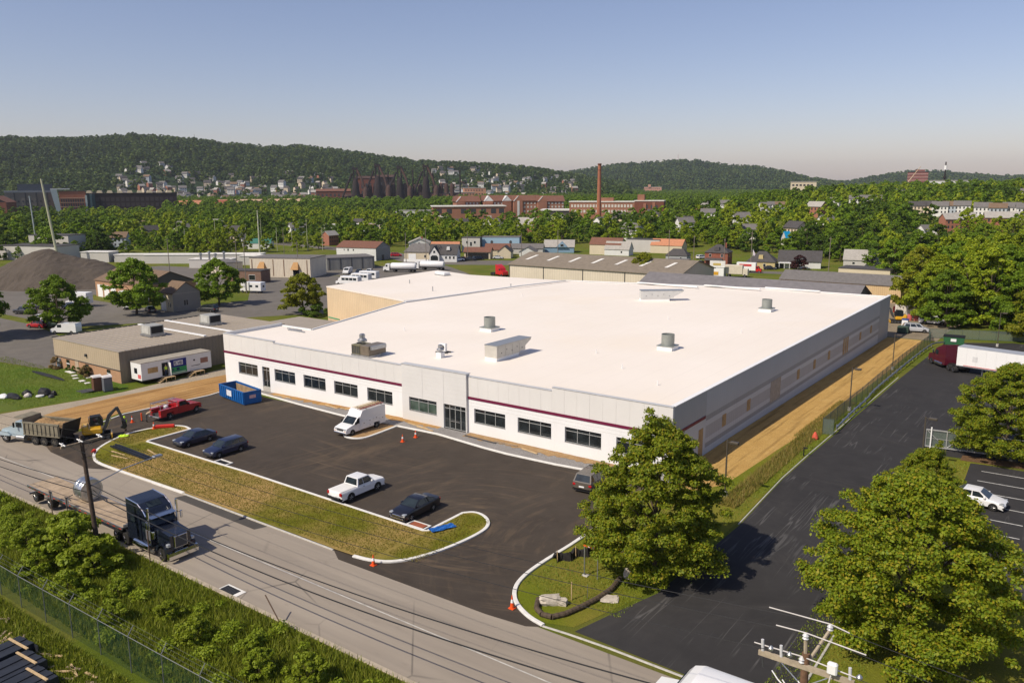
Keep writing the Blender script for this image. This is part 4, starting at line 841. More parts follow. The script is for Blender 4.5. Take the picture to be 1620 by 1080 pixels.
# ---------------------------------------------------------------- vehicles in the yards behind
def box_truck(label, loc, rz, body=WHITE, cabm=WHT, L=5.0, logo=None, cat='box truck'):
    t = thing('box_truck', label, cat, (loc[0],loc[1],G(*loc)+.02), rz)
    MB().box(-L,-1.2,.85,0,1.2,3.5).build('cargo_box', body, t); MB().xz([(.05,.5),(.05,2.3),(.9,2.3),(1.3,1.5),(2.0,1.35),(2.1,.5)],-1,1).build('cab', cabm, t)
    pane_on((1.32,.9,1.52),(1.32,-.9,1.52),(.94,-.85,2.25),(.94,.85,2.25),.05,.95,.05,.95,.03).build('windscreen', CARGLASS, t)
    for s_ in (-1,1):
        for x in (1.3,-L+1.2): wheel(t, x, s_*.9, .42, .3, s_, STEEL)
        MB().box(.2,s_*1-.02,1.5,.9,s_*1+.02,2.15).build('side_window', CARGLASS, t)
    if logo:
        for s_ in (-1,1): MB().xz([(-L*.75,2.0),(-L*.35,2.1),(-L*.3,2.3),(-L*.45,2.8),(-L*.55,2.4),(-L*.75,2.2)],s_*1.205,s_*1.212).build('emblem', logo, t)
    return t
box_truck('white box truck with dark emblem parked by the brown-roofed shop', (-166,36), R(-150), logo=mat('dark_emblem',(.14,.05,.06),.6), L=6.5)
def van(label, loc, rz, m=WHT, cat='van', L=5.4):
    t = thing('panel_van', label, cat, (loc[0],loc[1],G(*loc)+.02), rz)
    MB().xz([(L/2,.4),(L/2+.02,.95),(L/2-.3,1.15),(L/2-.95,1.3),(L/2-1.7,2.1),(-L/2+.1,2.15),(-L/2,2.0),(-L/2,.4)],-.98,.98).build('body', m, t, sm=True)
    pane_on((L/2-.97,.9,1.34),(L/2-.97,-.9,1.34),(L/2-1.65,-.85,2.05),(L/2-1.65,.85,2.05),.05,.95,.05,.95,.03).build('windscreen', CARGLASS, t)
    for s_ in (-1,1):
        for x in (L/2-.9,-L/2+1.0): wheel(t, x, s_*.88, .36, .24, s_, STEEL)
        MB().box(L/2-2.4,s_*.98-.015,1.35,L/2-1.5,s_*.98+.015,1.95).build('side_window', CARGLASS, t)
    return t
van('white panel van parked against the grey block strip building', (-180.5,125), R(-60)); 
make_car('sedan','dark blue car between the white van and white car at strip building',(-177.5,127.5),R(-60),NAVY); make_car('wagon','white hatchback beside the dark blue car at strip building',(-175,130),R(-60),WHT)
make_car('pickup','white pickup crossing the yard below the box truck',(-158,33),R(150),WHT,'pickup'); make_car('sedan','white car in yard left of the spreading tree',(-155,11.5),R(205),WHT)
make_car('pickup','dark pickup at far left of the yard by the gravel heap',(-168,14),R(200),CHAR,'pickup'); make_car('pickup','black pickup behind the far left dark pickup',(-172,20),R(200),BLK,'pickup')
make_car('minivan','navy suv in front of the small white box truck',(-167,24.0),R(190),NAVY,'suv'); box_truck('small white box truck behind the navy suv in the yard', (-172,27.5), R(205), L=4)
make_car('minivan','dark suv beside the tan gabled workshop end',(-138,41.5),R(200),CHAR,'suv'); make_car('sedan','dark car half hidden under the leafy yard tree',(-148,33),R(160),CHAR)
make_car('wagon','red compact car behind the left spreading tree',(-146,7.0),R(200),REDP); make_car('pickup','dark green pickup behind the left spreading tree',(-143,9),R(200),DGRN,'pickup'); van('white van below the left spreading tree by the lane',(-134,7.0),R(210))
make_car('minivan','dark green suv parked in front of the tan strip shops',(-190,110),R(40),DGRN,'suv')
make_car('minivan','white suv at the right corner of the grey block building',(-190,143),R(-30),WHT,'suv')
# camper, buses, tankers
def camper(label, loc, rz):
    t = thing('camper', label, 'camper', (loc[0],loc[1],G(*loc)+.02), rz)
    MB().rbox(-3.2,-1.2,.6,2.0,1.2,3.1,.12).build('body', WHT, t); MB().xz([(2.0,1.9),(3.3,2.0),(3.3,2.9),(2.0,3.1)],-1.15,1.15).build('overcab', WHT, t)
    MB().xz([(1.9,.5),(1.9,1.95),(2.6,1.95),(3.0,1.3),(3.7,1.2),(3.8,.5)],-.95,.95).build('cab', WHT, t)
    for s_ in (-1,1):
        for x in (3.0,-1.8): wheel(t, x, s_*.95, .38, .25, s_, STEEL)
        for x in (-2.3,-.4): MB().box(x,s_*1.2-.02,1.7,x+.9,s_*1.2+.02,2.3).build('side_window', CARGLASS, t)
    MB().box(-3.22,-.4,1.6,-3.19,.4,2.2).build('rear_window', CARGLASS, t)
    return t
camper('white camper parked behind the tall twin poles in the yard', (-150,62), R(200))
def bus(label, loc, rz, L=8):
    t = thing('shuttle_bus', label, 'bus', (loc[0],loc[1],G(*loc)+.02), rz, 'white shuttle buses behind the annex')
    MB().rbox(-L/2,-1.15,.5,L/2-1.6,1.15,2.8,.15).build('body', WHT, t); MB().xz([(L/2-1.6,.5),(L/2-1.6,2.3),(L/2-1.1,2.2),(L/2-.7,1.4),(L/2,1.25),(L/2+.1,.5)],-1,1).build('cab', WHT, t)
    for s_ in (-1,1):
        for k in range(4): MB().box(-L/2+.6+k*1.35,s_*1.15-.02,1.6,-L/2+1.75+k*1.35,s_*1.15+.02,2.35).build('side_window', CARGLASS, t)
        for x in (L/2-.9,-L/2+1.5): wheel(t, x, s_*.95, .4, .26, s_, STEEL)
    return t
bus('white shuttle bus nose-left behind the annex roof, front one', (-127,92), R(195)); bus('white shuttle bus behind the front bus and annex roof', (-126,99), R(195)); bus('white shuttle bus rearmost behind the annex roof', (-123,105), R(195))
def tanker(label, loc, rz):
    t = thing('tank_truck', label, 'tank truck', (loc[0],loc[1],G(*loc)+.02), rz, 'white tank trucks')
    MB().lathe([(.0,-9.2),(1.0,-9.1),(1.2,-8.8),(1.2,-.4),(1.0,-.1),(0,0)],18,(0,0,2.1),'x').build('tank', WHT, t, sm=True); MB().box(-9,-.5,.7,2,.5,.95).build('chassis', BLACK, t)
    MB().xz([(.4,.6),(.4,2.9),(1.7,2.9),(2.1,1.9),(2.6,1.8),(2.7,.6)],-1.1,1.1).build('cab', WHT, t); MB().box(1.0,-1.12,1.9,1.7,1.12,2.6).build('side_window', CARGLASS, t)
    for s_ in (-1,1):
        for x in (1.9,-1.5,-7.2,-8.4): wheel(t, x, s_*.95, .48, .4, s_, ALU)
tanker('white tank truck with cab showing left of the bushes behind annex', (-166,142), R(205)); tanker('white tank truck right of the first one behind annex bushes', (-150,150), R(200))
# red tractor behind the roof
t = thing('semi_tractor', 'bright red bobtail semi tractor parked on grass behind the annex', 'truck', (-127,147,G(-127,147)+.02), R(-20))
REDT = paint('bright_red_paint', (.5,.012,.012))
MB().xz([(2.6,.6),(2.65,1.4),(2.4,1.8),(1.2,2.05),(.9,2.8),(.0,3.3),(-1.4,3.9),(-1.9,3.9),(-1.9,.7)],-1.1,1.1).build('cab', REDT, t, sm=True); MB().box(-1.95,-1.0,.9,-1.9,1.0,3.7).build('sleeper_back', mat('dark_red',(.2,.008,.01),.4), t)
for s_ in (-1,1):
    for x in (1.8,-3.2,-4.5): wheel(t, x, s_*.98, .5, .4, s_, CHROME)
    MB().box(.1,s_*1.1-.02,2.0,.9,s_*1.1+.02,2.6).build('side_window', CARGLASS, t)
MB().box(-5.2,-.45,.7,-1.8,.45,.95).build('chassis', BLACK, t)
# cars along the rear street
for i, (x, y, kd, pn, lb) in enumerate((( -176,178,'sedan',CHAR,'grey car by the porch of the white gabled house'),(-172,180,'wagon',WHT,'white car beside the white gabled house'),(-167,184,'pickup',WHT,'white pickup with red tail by the white gabled house'),(-164,186,'sedan',REDP,'red car on the rear street left of the pickup row'),(-160,190,'pickup',CHAR,'dark pickup on the rear street before the carport'),(-155,193,'minivan',BLK,'black suv under the brown carport'),(-142,199,'sedan',SILV,'silver car in front of the tan double garage'),(-210,172,'minivan',REDP,'red suv beside the two-storey brown-roofed warehouse'),(-76,205,'wagon',BLK,'black suv parked by the brick foursquare house'),(-60,212,'sedan',CHAR,'dark car parked beside the yellow bungalow'),(-56,213,'minivan',BLK,'black suv left of the white porch house'),(-83,214,'minivan',WHT,'white van behind the brick foursquare house'))):
    make_car(kd, lb, (x,y), R(20+25*(i%3)), pn, 'car')
# ================================================================ NEAR OBJECTS
# ---- blue skip
BLUE = mat('skip_blue', (.006,.10,.33), .45, 0, .12, 2, dirt=.25); RUSTY = mat('scraped_inside', (.33,.23,.13), .8, .1, .35, 1.5, .2, 6)
t = thing('skip_container', 'blue open-top roll-off skip standing at the lot corner', 'skip', (-60.9,-5.0,G(-60.9,-5)+.02), R(-9))
MB().box(-3.5,-1.2,.15,3.5,1.2,.28).build('floor_pan', BLUE, t); MB().box(-3.4,-1.1,.285,3.4,1.1,.3).build('inner_floor', RUSTY, t)
for s_ in (-1,1):
    MB().box(-3.5,s_*1.2-.04,.28,3.5,s_*1.2+.04,1.75).build('side_wall', BLUE, t); MB().box(-3.42,s_*1.15-.006,.32,3.42,s_*1.15+.006,1.6).build('side_liner', RUSTY, t)
    MB().box(-3.55,s_*1.2-.09,1.752,3.55,s_*1.2+.09,1.86).build('top_rail', BLUE, t)
    for k in range(12): MB().box(-3.4+k*.61,s_*1.28-.05,.28,-3.28+k*.61,s_*1.28+.05,1.74).build('rib', BLUE, t)
for x in (-3.5,3.5):
    MB().box(x-.04,-1.15,.28,x+.04,1.15,1.75).build('end_wall', BLUE, t); MB().box(x-.08,-1.1,1.753,x+.08,1.1,1.855).build('top_rail', BLUE, t)
MB().box(3.56,-.45,.9,3.575,.45,1.35).build('emblem', mat('emblem_white_red',(.62,.4,.4),.6,0,.3,6), t); MB().box(-1.2,-1.335,.7,.2,-1.325,1.5).build('emblem', mat('emblem_pale',(.6,.62,.66),.6,0,.25,5), t)
for x in (-3.0,3.0):
    for s_ in (-1,1): MB().cyl((x,s_*.9-.1,.1),(x,s_*.9+.1,.1),.1,.1,10).build('roller', DKGREY, t)
# ---- site office trailer
t = thing('office_trailer', 'white site office trailer with blue and green banner beside tan building', 'trailer', (-83.4,-7.7,G(-83,-5)), 0)
TRW = mat('trailer_white', (.74,.74,.73), .5, 0, .03); L = 11.6
MB().box(0,0,.65,2.8,L,3.2).build('body', TRW, t); MB().box(-.05,-.05,3.2,2.85,L+.05,3.28).build('trailer_roof', mat('trailer_roof_tan',(.33,.3,.25),.8,0,.15), t); MB().box(.1,.1,.45,2.7,L-.1,.65).build('chassis', BLACK, t)
for y0, y1, z0, z1, m in ((1.0,2.6,1.55,2.35,PLY),(9.7,11.0,1.6,2.4,mat('brick_red_blind',(.3,.16,.12),.7))): MB().box(2.8,y0,z0,2.83,y1,z1).build('window', m, t)
MB().box(.9,-.03,1.6,1.7,0,2.4).build('window', GLASS, t); MB().box(1.8,-.02,.9,2.6,0,1.5).build('notice', mat('red_notice',(.6,.12,.12),.6,0,.3,9), t)
MB().box(2.78,3.25,.75,2.815,4.2,2.75).build('doorway', BLACK, t); dr = MB().box(2.83,4.22,.75,3.6,4.27,2.72).build('door', TRW, t)
bn = MB().box(2.8,4.6,1.72,2.825,7.3,2.95).build('banner', mat('banner_blue',(.012,.02,.19),.5), t); MB().box(2.8,4.6,.75,2.825,7.3,1.715).build('banner', mat('banner_green',(.03,.3,.10),.5), t)
WB = mat('banner_white', (.72,.73,.75), .5); BB = mat('banner_navy', (.01,.015,.1), .5)
pl = MB().box(2.826,5.2,2.0,2.83,6.7,2.7).build('logo_plate', WB, bn)
# block lettering of the logo plate and print on the green half
for y, ps in ((5.3,((0,0,.1,.5),(.1,0,.4,.1),(.1,.4,.4,.5),(.1,.2,.3,.28))),(5.85,((0,0,.1,.5),(.1,.2,.3,.3),(.3,0,.4,.5))),(6.3,((0,0,.1,.5),(.2,0,.3,.5),(.1,0,.2,.1)))):
    for a, b, c, d in ps: MB().box(2.831,y+a,2.1+b,2.836,y+c,2.1+d).build('lettering', BB, t)
for y0, y1, z0, z1, m in ((4.8,5.2,1.3,1.55,BB),(5.6,6.1,1.25,1.6,BB),(4.8,6.4,1.1,1.18,BB),(4.75,7.1,.88,.96,WB)): MB().box(2.826,y0,z0,2.831,y1,z1).build('lettering', m, t)
MB().cyl((2.82,8.6,2.3),(2.9,8.6,2.3),.14,.14,10).build('wall_lamp', BLACK, t); MB().box(2.82,8.1,1.4,2.84,9.6,1.48).build('hand_rail', BLACK, t); MB().box(2.815,8.0,.75,2.825,9.0,2.75).build('door', TRW, t)
for y in (3.0,7.9):
    st = MB(); st.box(2.9,y,.62,4.1,y+1.6,.7)
    for x in (3.0,4.0):
        for yy in (y+.05,y+1.5): st.box(x,yy,-.1,x+.08,yy+.08,.62)
    for k in range(3): st.box(3.0,y-.3*(k+1),.45-.18*k,4.0,y-.3*k-.02,.52-.18*k)
    tag(st.build('wooden_steps', LUMBER, None, loc=t.location), 'wooden steps below the open door of the site trailer' if y < 5 else 'wooden steps below the closed door of the site trailer', 'steps', 'site trailer steps')
# ---- portable toilets
def toilet(x, y, m, label):
    t = thing('portable_toilet', label, 'toilet', (x,y,G(x,y)+.02), R(-12), 'portable toilets')
    MB().tbox(-.58,-.58,.1,.58,.58,2.05,.03,.03).build('cabin', m, t); MB().xz([(-.6,2.05),(.6,2.05),(.45,2.25),(.0,2.32),(-.45,2.25)],-.6,.6).build('cabin_roof', mat('toilet_roof',(.66,.64,.62),.6), t)
    MB().box(.55,-.42,.2,.59,.42,1.9).build('door', m, t); MB().box(-.6,-.6,0,.6,.6,.1).build('base', BLACK, t)
toilet(-82.8,-13.2,mat('toilet_brown',(.13,.06,.04),.5,0,.1),'brown portable toilet beside a grey one on the lawn edge'); toilet(-81.5,-12.4,mat('toilet_grey',(.13,.14,.16),.5,0,.1),'grey portable toilet beside a brown one on the lawn edge')
fl = MB(); 
for k in range(4): fl.box(-85+.3*k,-15.2+.25*k,.03+.06*k,-82.9+.2*k,-14.2+.2*k,.08+.06*k)
tag(fl.move((0,0,G(-84,-14))).build('sheet_stack', DKGREY), 'flat stack of dark plastic sheets in front of the toilets', 'sheets')
rn = random.Random(3)
jb = [('tyre', (-86.4,-20.2), 'white-walled tyre lying in the junk on the lawn', mat('tyre_white',(.6,.6,.58),.6)), ]
tag(MB().lathe([(.22,0),(.5,0),(.55,.1),(.5,.2),(.22,.2)],18).build('tyre', jb[0][3], None, True, loc=(-86.0,-19.6,G(-86,-20)+.05), rz=0), jb[0][2], 'tyre')
for i, (x, y, sx, sy, sz, m, lb) in enumerate(((-88.5,-22,1.8,.6,.5,BLACK,'long black wrapped bundle at the lawn edge'),(-88.6,-20.2,.7,.6,.6,BLACK,'black rubbish bag left of the lying tyre'),(-86.8,-18.6,1.2,.8,.8,BLACK,'heap of black sacks behind the lying tyre'),(-89.6,-22.8,.8,.5,.5,WHITE,'white sack at the left end of the lawn junk'),(-87.4,-20.6,.5,.5,.45,mat('pale_sack',(.55,.5,.46),.8),'pale sack in the middle of the lawn junk'),(-85.2,-18.1,.4,.4,.6,BLACK,'black drum at the right end of the lawn junk'),(-84.3,-18.9,.4,.4,.35,DKGREY,'dark bucket right of the lying tyre'),(-98,-13,5.5,.35,.3,BLACK,'long black pipe lying on the left lawn'))):
    bm = bmesh.new(); bmesh.ops.create_icosphere(bm, subdivisions=2, radius=1)
    for v in bm.verts: v.co = (v.co.x*sx*(1+rn.uniform(-.12,.12)), v.co.y*sy*(1+rn.uniform(-.12,.12)), max(-.3,v.co.z)*sz*(1+rn.uniform(-.15,.15)))
    me = bpy.data.meshes.new('junk'); bm.to_mesh(me); bm.free(); me.materials.append(m); o = bpy.data.objects.new('junk_sack', me); COL.objects.link(o); o.location = (x,y,G(x,y)+sz*.3); tag(o, lb, 'junk')
for i, (x, y, w) in enumerate(((-98,-9.7,2.2),(-95,-10.5,.8),(-93,-11.3,.7),(-90.5,-11.6,1.0),(-88.5,-11.8,.7),(-92,-9.9,.9))):
    tag(MB().prism([(x-w/2,y-.3),(x+w/2,y-.35),(x+w/2+.1,y+.3),(x-w/2+.2,y+.35)],G(x,y)+.02,G(x,y)+.12).build('pale_slab', CONCW), ['large pale slab on the lawn by the hedge','small pale slab right of the large lawn slab','pale slab below the left dry bush','long pale slab at the middle of the lawn bed','pale slab nearest the brown toilet','pale slab between the dry bushes'][i], 'slab', 'lawn slabs')
# ---- cones, posts, barriers
def cone(x, y, label, h=.75, z=None):
    t = thing('traffic_cone', label, 'cone', (x,y,(G(x,y) if z is None else z)+.02), 0, 'orange traffic cones')
    MB().box(-.2,-.2,0,.2,.2,.05).build('base', ORANGE, t); MB().lathe([(.15,.05),(.10,h*.45)],12).build('cone_body', ORANGE, t, True)
    MB().lathe([(.103,h*.45),(.07,h*.7)],12).build('reflective_band', WHITE, t, True); MB().lathe([(.07,h*.7),(.03,h),(0,h)],12).build('cone_tip', ORANGE, t, True)
cone(-10.1,-29.95,'traffic cone at the rounded street end of the island',.85); cone(2.0,-29.0,'traffic cone at the right entrance kerb by the boulder',.95); cone(-28.9,-7.0,'front one of two cones before the main entrance',.85); cone(-28.8,-5.0,'rear one of two cones before the main entrance',.85)
cone(-57.3,-19.6,'traffic cone beside the red barrier on the island tip',.85,G(-57,-20)+.1); cone(-62.8,-19.2,'traffic cone behind the worker in the lime hard hat',.85)
def delin(x, y, label):
    t = thing('delineator_post', label, 'post', (x,y,G(x,y)+.02), 0, 'orange delineator posts'); MB().lathe([(.22,0),(.2,.06)],10).build('base', BLACK, t); MB().lathe([(.09,.06),(.09,1.0),(0,1.05)],10).build('tube', ORANGE, t, True)
delin(-53.9,-29.6,'orange delineator post beside the left island tip'); delin(-62.4,-18.2,'orange delineator post behind the red service truck')
o = MB().lathe([(.22,0),(.17,.05),(.03,.8),(0,.8)],12).build('traffic_cone', RED, None, True, loc=(-54.3,-28.2,G(-54,-28)+.3), rz=.4); o.rotation_euler = (R(80),0,.7); tag(o, 'fallen red cone lying on the left island tip', 'cone')
o = MB().rbox(-1.1,-.2,0,1.1,.2,.4,.08).build('barrier_tube', RED, None, loc=(-56.6,-18.6,G(-56,-18)+.12), rz=R(48)); tag(o, 'red plastic barrier lying along the island kerb', 'barrier')
bm = bmesh.new(); bmesh.ops.create_icosphere(bm, subdivisions=3, radius=1)
for v in bm.verts: v.co = (v.co.x*.6, v.co.y*.35, max(-.1,v.co.z)*.18*(1+.3*math.sin(v.co.x*9)))
me = bpy.data.meshes.new('vest'); bm.to_mesh(me); bm.free(); me.materials.append(mat('lime_vest',(.5,.75,.04),.7)); o = bpy.data.objects.new('safety_vest', me); COL.objects.link(o); o.location = (-57.3,-23.3,G(-57,-23)+.2); o.rotation_euler.z = .8; tag(o, 'lime safety vest dropped on the island kerb', 'vest')
# ---- steel sheets and timber on the island
sb = thing('steel_beam_stack', 'dark steel sections lying on the left part of the island', 'beams', (-50.5,-26.1,G(-50.5,-26)+.13), R(-2))
for k in range(5): MB().box(-4.0+.3*(k%3),-.42+k*.18,.0+.05*(k%2),4.0-.4*(k%2),-.28+k*.18,.16+.05*(k%2)).build('beam', mat('black_steel',(.03,.033,.04),.45,.6,.2), sb)
for i, (x0,y0,x1,y1) in enumerate(((-50,-24.6,-47.2,-25.1),(-53,-27.0,-50.5,-26.9),(-51.5,-27.8,-49,-27.4))):
    d = Vector((x1-x0,y1-y0)); o = MB().box(0,-.06,0,d.length,.06,.08).build('timber', LUMBER, None, loc=(x0,y0,G(x0,y0)+.13), rz=math.atan2(d.y,d.x)); tag(o, ['timber stud behind the dark steel sections','timber stud left below the steel sections','short timber stud right below the steel sections'][i], 'timber', 'loose timbers on the island')
for i, (x, y) in enumerate(((-39.4,-22.55),(-12.2,-22.7))):
    t = thing('storm_inlet', ['storm inlet frame in the lot kerb by the blue wagon','storm inlet with rust board in the lot corner by the black sedan'][i], 'inlet', (x,y,G(x,y)+.02), 0, 'lot storm inlets')
    fr = MB(); fr.box(-1,-.5,0,1,-.36,.1); fr.box(-1,.36,0,1,.5,.1); fr.box(-1,-.36,0,-.86,.36,.1); fr.box(.86,-.36,0,1,.36,.1); fr.build('frame', CONCW, t); MB().box(-.86,-.36,0,.86,.36,.03).build('opening', BLACK, t)
    if i: MB().box(-.7,-.3,.06,.75,.3,.12).build('cover_board', mat('rust_board',(.3,.09,.045),.8), t)
t = thing('storm_drain', 'black street drain grate in a pale frame at the near kerb', 'drain', (-15.4,-38.5,.01), 0)
fr = MB(); fr.box(-1.0,-.5,0,1.0,-.38,.03); fr.box(-1,.38,0,1,.5,.03); fr.box(-1,-.38,0,-.9,.38,.03); fr.box(.62,-.38,0,1,.38,.03); fr.build('frame', CONCW, t); MB().box(-.9,-.38,0,.62,.38,.012).build('opening', BLACK, t)
for k in range(8): MB().box(-.85+k*.18,-.37,.012,-.79+k*.18,.37,.024).build('grate_bar', DKGREY, t)
bm = bmesh.new(); bmesh.ops.create_grid(bm, x_segments=14, y_segments=8, size=1)
for v in bm.verts: v.co = (v.co.x*1.1, v.co.y*.4, .12+.12*math.sin(v.co.x*6)*math.cos(v.co.y*5))
me = bpy.data.meshes.new('tarp'); bm.to_mesh(me); bm.free(); me.materials.append(mat('tarp_blue',(.02,.12,.4),.5)); o = bpy.data.objects.new('blue_tarp', me); COL.objects.link(o); o.location = (-10.0,-22.2,.13); o.rotation_euler.z = 1.2; tag(o, 'crumpled blue tarp on the grass at the lot corner', 'tarp')
# rubble, planks along the facade
for i, (x, y, l, a, m) in enumerate(((-47,-1.2,2.6,-.1,LUMBER),(-44.5,-1.0,1.6,.3,LUMBER),(-31.5,-1.7,3.5,-.12,LUMBER),(-30,-2.1,2.8,-.1,LUMBER),(-22.3,-1.5,4.6,-.06,DKGREY),(-19,-1.2,3,.05,WOOD),(-15.5,-1.7,2.4,-.2,LUMBER),(-57,-1.0,3.2,.04,LUMBER))):
    o = MB().box(-l/2,-.07,0,l/2,.07,.09).build('plank', m, None, loc=(x,y,G(x,y)+.06), rz=a); tag(o, ['plank on the orange soil left of the white van','short plank right of the left facade plank','upper of two pale planks left of the entrance','lower of two pale planks left of the entrance','dark board lying right of the entrance','grey plank under the third right window','pale plank near the last right windows','pale plank near the left side door'][i], 'plank', 'planks along the facade')
# ---- boulders, pipe, posts on the right island
def rock(name, x, y, sx, sy, sz, label, seed, m, rz=0):
    r_ = random.Random(seed); bm = bmesh.new(); bmesh.ops.create_cube(bm, size=2); bmesh.ops.subdivide_edges(bm, edges=bm.edges[:], cuts=3, use_grid_fill=True)
    for v in bm.verts:
        d = v.co.normalized(); v.co = v.co*.55+d*.55; v.co *= 1+r_.uniform(-.12,.12); v.co = (v.co.x*sx, v.co.y*sy, (v.co.z+.7)*sz)
    me = bpy.data.meshes.new(name); bm.to_mesh(me); bm.free(); me.materials.append(m); o = bpy.data.objects.new(name, me); COL.objects.link(o); o.location = (x,y,G(x,y)); o.rotation_euler.z = rz; return tag(o, label, 'rock')
ROCK = mat('limestone', (.46,.41,.34), .9, 0, .25, 2.5, .6, 8)
rock('boulder', 3.7,-26.9,.7,.42,.3,'large pale boulder on the right grass island',1,ROCK,.7); rock('boulder',4.4,-26.6,.38,.28,.24,'small boulder leaning on the large pale one',2,ROCK,.3); rock('flat_stone',6.7,-24.2,.6,.45,.1,'flat grey stone on grass right of the dark pipe',3,ROCK,.5); rock('boulder',6.3,-20.6,.35,.3,.35,'small stone at the upper end of the dark pipe',4,ROCK)
pp = [Vector(p) for p in ((6.0,-21.3,.2),(6.25,-23,.18),(6.15,-24.6,.18),(5.8,-26.4,.18),(5.4,-27.8,.18),(4.9,-28.6,.18),(4.2,-28.7,.18),(3.5,-28.3,.18),(3.1,-27.6,.17),(2.9,-27.2,.17))]
mb = MB(); rr = []
for a, b in zip(pp[:-1], pp[1:]):
    n = max(2,int((b-a).length/.16))
    for k in range(n): rr.append(a+(b-a)*(k/n))
rr.append(pp[-1])
for k, (a, b) in enumerate(zip(rr[:-1], rr[1:])): mb.cyl(a, b, .17+.025*(k%2), .17+.025*((k+1)%2), 10)
tag(mb.build('corrugated_pipe', mat('muddy_pipe',(.085,.062,.042),.85,0,.3,3)), 'dark corrugated pipe curving over the right grass island', 'pipe')
def post(name, x, y, h, r, m, label, cat='post', lean=(0,0)):
    return tag(MB().cyl((0,0,0),(lean[0],lean[1],h),r,r,8).build(name, m, None, loc=(x,y,G(x,y))), label, cat)
t = thing('sign_post', 'grey steel post with orange sign plate near the front tree', 'sign', (3.55,-22.2,0), 0)
MB().box(-.04,-.04,0,.04,.04,2.3).build('post', STEEL, t); MB().box(-.15,-.15,0,.3,.2,.08).build('footing', CONC, t); p_ = MB().box(-.1,-.03,2.3,1.05,.03,2.45).build('sign_plate', ORANGE, t); MB().box(.3,-.035,2.31,.42,.035,2.44).build('white_band', WHITE, p_); MB().box(.65,-.035,2.31,.77,.035,2.44).build('white_band', WHITE, p_); MB().box(1.05,-.03,0,1.12,.03,2.25).build('post', STEEL, t)
post('wooden_stake',4.65,-25.75,1.35,.035,LUMBER,'thin wooden stake on the grass left of the pipe','stake'); post('metal_stake',5.4,-24.9,1.0,.02,STEEL,'thin metal stake beside the wooden stake','stake')
t = thing('silt_fence', 'black fabric silt fence bundle on the island by the front tree', 'fence', (2.0,-19.6,0), R(62))
mb = MB(); n = 22
for k in range(n+1):
    x = -2.4+4.8*k/n; y = .25*math.sin(k*.9); mb.v += [(x,y,0),(x,y+.15,.6+.15*math.sin(k*1.7)),(x,y+.6,.4+.12*math.sin(k*2.3)),(x,y+.9,0)]
for k in range(n):
    for q in range(3): mb.f.append((k*4+q,(k+1)*4+q,(k+1)*4+q+1,k*4+q+1)); mb.m.append(0)
mb.build('fabric', mat('black_fabric',(.02,.018,.017),.95,0,.4,4), t)
for x in (-2.3,-.7,.9,2.3): MB().cyl((x,.1,0),(x,.15,.95),.03,.03,6).build('stake', LUMBER, t)
post('leaning_sign_post',-8.7,-39.45,1.75,.045,mat('rusty_post',(.12,.08,.055),.8),'bare rusty post leaning at the near kerb','post',(-1.55,0))
for i, (x, y, h) in enumerate(((-39.0,-39.6,2.4),(-36.4,-39.5,2.4),(-23.8,-39.6,2.75))):
    t = thing('street_sign', ['street sign seen from behind, farthest left beside flatbed','street sign seen from behind, second beside flatbed wheels','thin street sign beside the semi tractor fuel tank'][i], 'sign', (x,y,0), 0, 'roadside signs seen from behind')
    MB().box(-.03,-.03,0,.03,.03,h).build('post', mat('rusty_post',(0,0,0)), t); MB().box(-.3,.03,h-.75,.3,.05,h).build('sign_plate', mat('sign_back',(.2,.2,.21),.5,.5,.1), t)
# ---- lamp posts
M_BRONZE = mat('bronze_pole', (.10,.085,.065), .5, .4, .1)
def lamp(x, y, h, label, rz=0):
    t = thing('lamp_post', label, 'lamp post', (x,y,G(x,y)), rz, 'shoebox lamp posts'); MB().cyl((0,0,0),(0,0,.5),.22,.22,12).build('footing', CONC, t); MB().box(-.06,-.06,.5,.06,.06,h).build('pole', M_BRONZE, t); a = MB().box(.06,-.04,h-.18,.3,.04,h-.1).build('arm', M_BRONZE, t); MB().rbox(.3,-.2,h-.25,1.05,.2,h-.02,.03).build('lamp_head', M_BRONZE, t)
lamp(7.9,35.4,5.6,'bronze shoebox lamp post at the fence, nearer of two'); lamp(7.1,65.2,5.7,'bronze shoebox lamp post at the fence, farther of two'); lamp(6.1,-1.7,5.3,'bronze lamp post just right of the front tree crown'); lamp(19.2,16.8,5.3,'bronze lamp post on grass beside the metal gate'); lamp(18.2,98.4,6.3,'bronze lamp post behind the white semi-trailer')
# ---- chain-link fence with guard rail on the right
def m_mesh(name, col, open_=.55, sc=14):
    k = NT(name); co = k.pos()
    w1 = k.n('TexWave', wave_type='BANDS', bands_direction='DIAGONAL', Scale=sc); k.l(co, w1.inputs['Vector']); w2 = k.n('TexWave', wave_type='BANDS', bands_direction='DIAGONAL', Scale=sc); k.l(k.map(co,(-1,-1,1)), w2.inputs['Vector'])
    a = k.math('MAXIMUM', k.ramp(w1.outputs['Fac'],[(open_,0),(open_+.1,1)]), k.ramp(w2.outputs['Fac'],[(open_,0),(open_+.1,1)]))
    k.fin(col, .6, .3, .3); k.l(a, k.p.inputs['Alpha']); return k.mat
M_LINK = m_mesh('chain_link', (.16,.2,.17), .6); _k = NT('green_screen_mesh'); _k.fin((.02,.06,.04), .8, .1); _k.l(_k.ramp(_k.noise(_k.pos(), 1.5, 4), [(.3,.12),(.7,.34)]), _k.p.inputs['Alpha']); M_SCREEN = _k.mat
